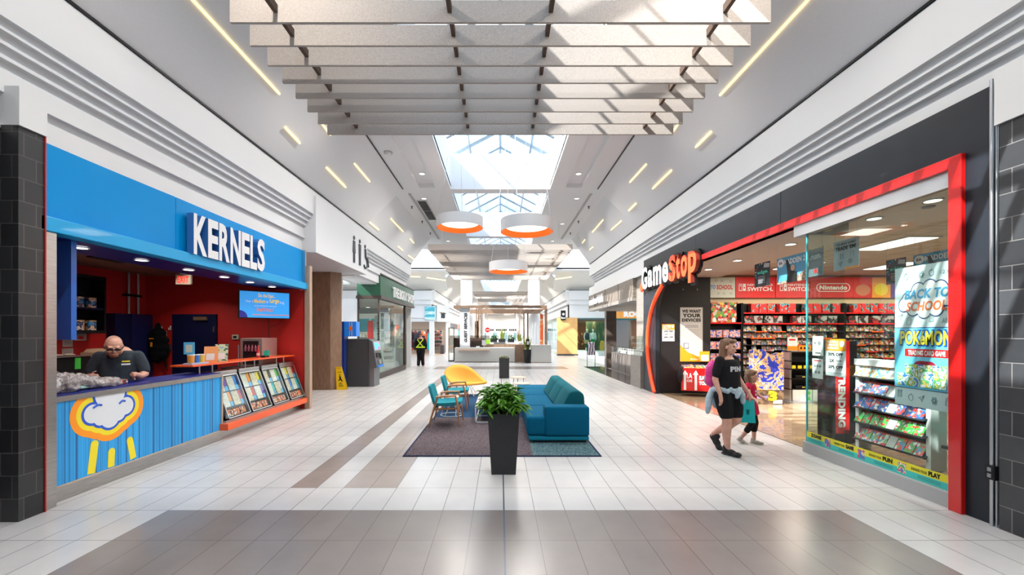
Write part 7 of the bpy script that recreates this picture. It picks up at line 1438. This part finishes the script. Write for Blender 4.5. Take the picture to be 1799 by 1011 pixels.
MB().tube([(-.13, .27, 1.25), (-.05, .34, 1.2), (.05, .34, 1.2), (.13, .27, 1.25)], .008, 6).build('zip', mat('green_zip', (.3, .5, .2), .5), Bp)
Bp.scale = (.9, .95, .97); Bp.location = T.location; Bp.rotation_euler = (0, 0, A_w)
# ---------------------------------------------------------------- girl
G = thing('person', 'small girl in red t-shirt and skirt walking beside the woman', 'person', (0, 0, 0)); S = .70
pz = lambda l: [tuple(q*S for q in p) for p in l]
mb = MB(); torso(mb, S, -.004, .92); gh = (0, -.02, 1.065); mb.limb([(0, 0, .95, .035), (0, -.01, 1.02, .034)]); Rg = head(mb, gh, .86, 0, .1)
ra = pz([(-.17, 0, 1.33, .05), (-.26, -.02, 1.18, .043), (-.33, -.10, 1.08, .034), (-.36, -.17, 1.06, .026)]); la = pz([(.17, 0, 1.33, .05), (.25, -.04, 1.16, .043), (.28, -.14, 1.05, .034), (.28, -.22, 1.02, .026)])
mb.limb(ra); mb.limb(la); hand(mb, ra[-1][:3], (-.3, -.5, -.5), 1, .68, 1.2); hand(mb, la[-1][:3], (0, -.6, -.5), -1, .68)
rl = pz([(-.09, 0, .82, .095), (-.09, -.06, .48, .06), (-.09, .06, .28, .052), (-.09, .16, .12, .036)]); ll = pz([(.09, 0, .82, .095), (.09, -.08, .48, .06), (.09, -.06, .28, .052), (.09, -.06, .10, .036)])
mb.limb(rl); mb.limb(ll); remeshed(mb, 'body', skin, G, .006, 3); face_bits(G, gh, .86, Rg, (.52, .2, .17))
crim = mat('crimson_jersey', (.42, .012, .05), .85, noise_amt=.1, scale=20)
mb = MB(); torso(mb, S, .010, 1.0, [(.94, .15, .115), (1.06, .15, .12), (1.16, .155, .122), (1.26, .165, .118), (1.33, .15, .09)]); mb.limb([(*ra[0][:3], .045), ((ra[0][0]+ra[1][0])/2, -.005, .895, .042)]); mb.limb([(*la[0][:3], .045), ((la[0][0]+la[1][0])/2, -.01, .885, .042)]); tg = remeshed(mb, 't_shirt', crim, G, .007, 3)
on_cloth(tg, 'LOVE', inkw, 0, .825, .86, .13, G); on_cloth(tg, 'LOVE', inkw, 0, .775, .81, .13, G); on_cloth(tg, 'OO', inko, 0, .875, .905, .07, G)
mb = MB(); torso(mb, S, .02, 1.0, [(.70, .20, .155), (.78, .19, .145), (.86, .175, .13), (.95, .15, .115)]); remeshed(mb, 'skirt', crim, G, .007, 3)
mb = MB(); mb.limb([(*rl[0][:3], .07), (*rl[1][:3], .052), (rl[2][0], rl[2][1]*.7, rl[2][2]*1.1, .046)]); mb.limb([(*ll[0][:3], .07), (*ll[1][:3], .052), (ll[2][0], ll[2][1], ll[2][2]*1.1, .046)]); remeshed(mb, 'leggings', blk, G, .007, 2)
mb = MB(); hg = lambda o, r: mb.sph(Vector(gh)+Rg @ Vector(o)*.86, [q*.86 for q in r], 14, Rg)
hg((0, .02, .045), (.087, .10, .085)); hg((0, .05, -.03), (.088, .07, .11)); hg((0, -.06, .085), (.07, .03, .03))
for k in (-1, 1): [hg((k*.08, .04-.006*j, .03-.032*j), (.025, .04, .045)) for j in range(6)]
remeshed(mb, 'hair', brown_hair, G, .008, 2)
bei = mat('beige_shoe', (.38, .34, .29), .7); shoe((ll[3][0], ll[3][1]+.01, 0), 0, .80, bei, G); shoe((rl[3][0], rl[3][1]+.03, .03), 0, .80, bei, G, .5)
G.location = ((1319-CX)*6.6/F, 6.62, 0); G.rotation_euler = (0, 0, math.radians(48))
# turquoise shopping bag held between them
t = thing('shopping_bag', 'turquoise paper shopping bag carried between the woman and girl', 'shopping bag', (0, 0, 0)); tq = mat('turquoise_bag', (.0, .38, .42), .5)
mb = MB(); vs = [(-.14, -.05, .0), (.14, -.05, 0), (.14, .05, 0), (-.14, .05, 0), (-.115, -.02, .33), (.115, -.02, .33), (.115, .02, .33), (-.115, .02, .33)]; mb.add(vs, [(3, 2, 1, 0), (0, 1, 5, 4), (1, 2, 6, 5), (2, 3, 7, 6), (3, 0, 4, 7)]); mb.build('bag', tq, t)
Pl((-.03, -.042, .12), (1, 0, 0)).rects('emblem', mat('dark_turq', (.0, .12, .14), .5), [(.01, .05, .0, .05), (0, .06, .06, .075)], 0, .003, t)
for s in (-1, 1): MB().tube([(-.06, s*.02, .33), (-.03, 0, .42), (.03, 0, .42), (.06, s*.02, .33)], .004, 5).build('handle', tq, t)
t.location = ((1309-CX)*6.25/F, 6.25, .42); t.rotation_euler = (.0, .08, math.radians(12))
# ---------------------------------------------------------------- man behind the counter
Mn = thing('person', 'bald bearded man in dark grey t-shirt and glasses behind the counter', 'person', (0, 0, 0)); gt_ = mat('charcoal_tee', (.035, .045, .055), .85, noise_amt=.1, scale=30)
mb = MB(); torso(mb, 1.04, -.01, 1.04); mb.limb([(0, -.03, 1.36, .06), (0, -.13, 1.44, .062)]); mh = (0, -.19, 1.485); Rm = head(mb, mh, 1.12, .42, .30)
ra = [(-.185, -.02, 1.35, .065), (-.245, -.02, 1.23, .055), (-.27, -.03, 1.12, .048), (-.24, -.18, 1.06, .04), (-.18, -.28, 1.125, .032)]; la = [(.185, -.02, 1.35, .065), (.24, -.03, 1.23, .055), (.265, -.05, 1.12, .048), (.25, -.17, 1.10, .04), (.22, -.27, 1.135, .032)]
mb.limb(ra); mb.limb(la); hand(mb, ra[-1][:3], (.5, -.85, .0), 1, 1.1); hand(mb, la[-1][:3], (.1, -1, .0), -1, 1.1)
for s in (-1, 1): mb.limb([(s*.11, 0, .86, .12), (s*.12, 0, .5, .075), (s*.12, .02, .3, .07), (s*.12, .02, .08, .045)]); mb.limb([(s*.12, .0, .06, .04), (s*.12, -.15, .045, .035)])
remeshed(mb, 'body', mat('skin_warm', (.58, .30, .21), .5, noise_amt=.06, scale=10), Mn, .009, 3); face_bits(Mn, mh, 1.12, Rm, (.4, .16, .13))
mb = MB(); torso(mb, 1.04, .012, 1.08, [(.86, .17, .13), (.98, .17, .13), (1.08, .165, .13), (1.18, .168, .128), (1.28, .17, .12), (1.345, .155, .098)]); mb.limb([(-.15, -.01, 1.335, .07), (0, .01, 1.36, .085), (.15, -.01, 1.335, .07)]); mb.limb([(*ra[0][:3], .076), (*ra[1][:3], .070), (-.262, -.025, 1.17, .066)]); mb.limb([(*la[0][:3], .076), (*la[1][:3], .070), (.258, -.04, 1.17, .066)]); tm = remeshed(mb, 't_shirt', gt_, Mn, .01, 3)
on_cloth(tm, '---', inky, .10, 1.285, 1.30, .07, Mn, name='badge_rainbow', bold=.1); on_cloth(tm, 'III', inkw, .10, 1.245, 1.265, .08, Mn, name='name_badge', bold=.3)
mb = MB(); torso(mb, 1.04, .014, 1.2, [(.78, .165, .125), (.86, .17, .13)]); [mb.limb([(s*.11, 0, .86, .13), (s*.12, 0, .5, .09), (s*.12, .02, .1, .075)]) for s in (-1, 1)]; remeshed(mb, 'trousers', blackm, Mn, .012, 2)
mb = MB(); hm = lambda o, r: mb.sph(Vector(mh)+Rm @ Vector(o)*1.12, [q*1.12 for q in r], 14, Rm)
hm((0, -.05, -.085), (.042, .034, .030)); hm((0, -.078, -.078), (.03, .018, .014)); hm((0, -.085, -.045), (.028, .012, .006)); [hm((k*.05, -.02, -.06), (.014, .04, .032)) for k in (-1, 1)]; remeshed(mb, 'beard', mat('ginger_beard', (.28, .10, .04), .8), Mn, .007, 2)
mb = MB(); gR = lambda o: Vector(mh)+Rm @ Vector(o)*1.12
for k in (-1, 1): mb.obox(gR((k*.032, -.098, .004)), Rm @ Vector((1, 0, 0)), Rm @ Vector((0, 1, 0)), Rm @ Vector((0, 0, 1)), .028, .003, .010); mb.tube([gR((k*.06, -.095, .01)), gR((k*.086, .0, .005))], .004, 6)
mb.tube([gR((-.01, -.1, .008)), gR((.01, -.1, .008))], .004, 6); mb.build('glasses', mat('glasses_black', (.01, .01, .012), .6), Mn)
for s in (-1, 1): shoe((s*.12, .02, .012), 0, 1.15, shoe_b, Mn)
Mn.scale = (1.07, 1.07, 1.055); Mn.location = ((210-CX)*5.75/F, 5.75, .0); Mn.rotation_euler = (0, 0, math.radians(26))
# ---------------------------------------------------------------- worker in hi-vis by the green shop
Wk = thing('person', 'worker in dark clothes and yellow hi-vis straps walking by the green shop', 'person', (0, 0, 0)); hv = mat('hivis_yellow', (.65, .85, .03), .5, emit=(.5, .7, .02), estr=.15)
mb = MB(); torso(mb, 1.06, .01, 1.15); mb.limb([(0, 0, 1.44, .06), (0, 0, 1.54, .055)]); Rw = head(mb, (0, 0, 1.64), 1.0, 0, 0)
for s in (-1, 1): mb.limb([(s*.2, 0, 1.40, .07), (s*.27, .02, 1.14, .055), (s*.25, -.05, .9, .035)]); mb.limb([(s*.1, 0, .86, .11), (s*.1, -.05*s, .48, .075), (s*.1, .1*s, .1, .05)]); hand(mb, (s*.25, -.05, .9), (0, 0, -1), -s)
remeshed(mb, 'body', skin, Wk, .012, 3)
mb = MB(); torso(mb, 1.06, .03, 1.15, [(.86, .17, .13), (.98, .165, .125), (1.16, .165, .125), (1.26, .17, .12), (1.345, .15, .095)]); [mb.limb([(s*.2, 0, 1.40, .08), (s*.27, .02, 1.14, .068), (s*.255, -.04, .95, .055)]) for s in (-1, 1)]; jk = remeshed(mb, 'jacket', blk, Wk, .012, 2)
mb = MB(); torso(mb, 1.06, .02, 1.15, [(.78, .165, .125), (.86, .17, .13)]); [mb.limb([(s*.1, 0, .86, .13), (s*.1, -.05*s, .48, .10), (s*.1, .1*s, .12, .085)]) for s in (-1, 1)]; remeshed(mb, 'trousers', blk, Wk, .012, 2)
mb = MB(); [mb.tube([(-s*.15, .13, 1.42), (0, .185, 1.22), (s*.16, .17, 1.04)], .026, 6, sq=.6) for s in (-1, 1)]; mb.tube([(.235*math.cos(2*PI*k/20), .19*math.sin(2*PI*k/20), 1.02) for k in range(20)], .035, 6, closed=True, sq=.5); [mb.tube([(s*.15, -.13, 1.42), (s*.04, -.19, 1.2), (s*.16, -.17, 1.04)], .026, 6, sq=.6) for s in (-1, 1)]; mb.build('hivis_straps', hv, Wk, smooth=True)
mb = MB(); mb.sph((0, .01, 1.68), (.09, .105, .085), 14); mb.build('cap', mat('brown_cap', (.12, .06, .05), .8), Wk, smooth=True)
for s in (-1, 1): shoe((s*.1, .1*s, 0.0), 0, 1.1, mat('pale_trainer', (.4, .38, .36), .7), Wk)
Wk.location = (-4.25+.1, 21.9, 0); Wk.rotation_euler = (0, 0, PI)
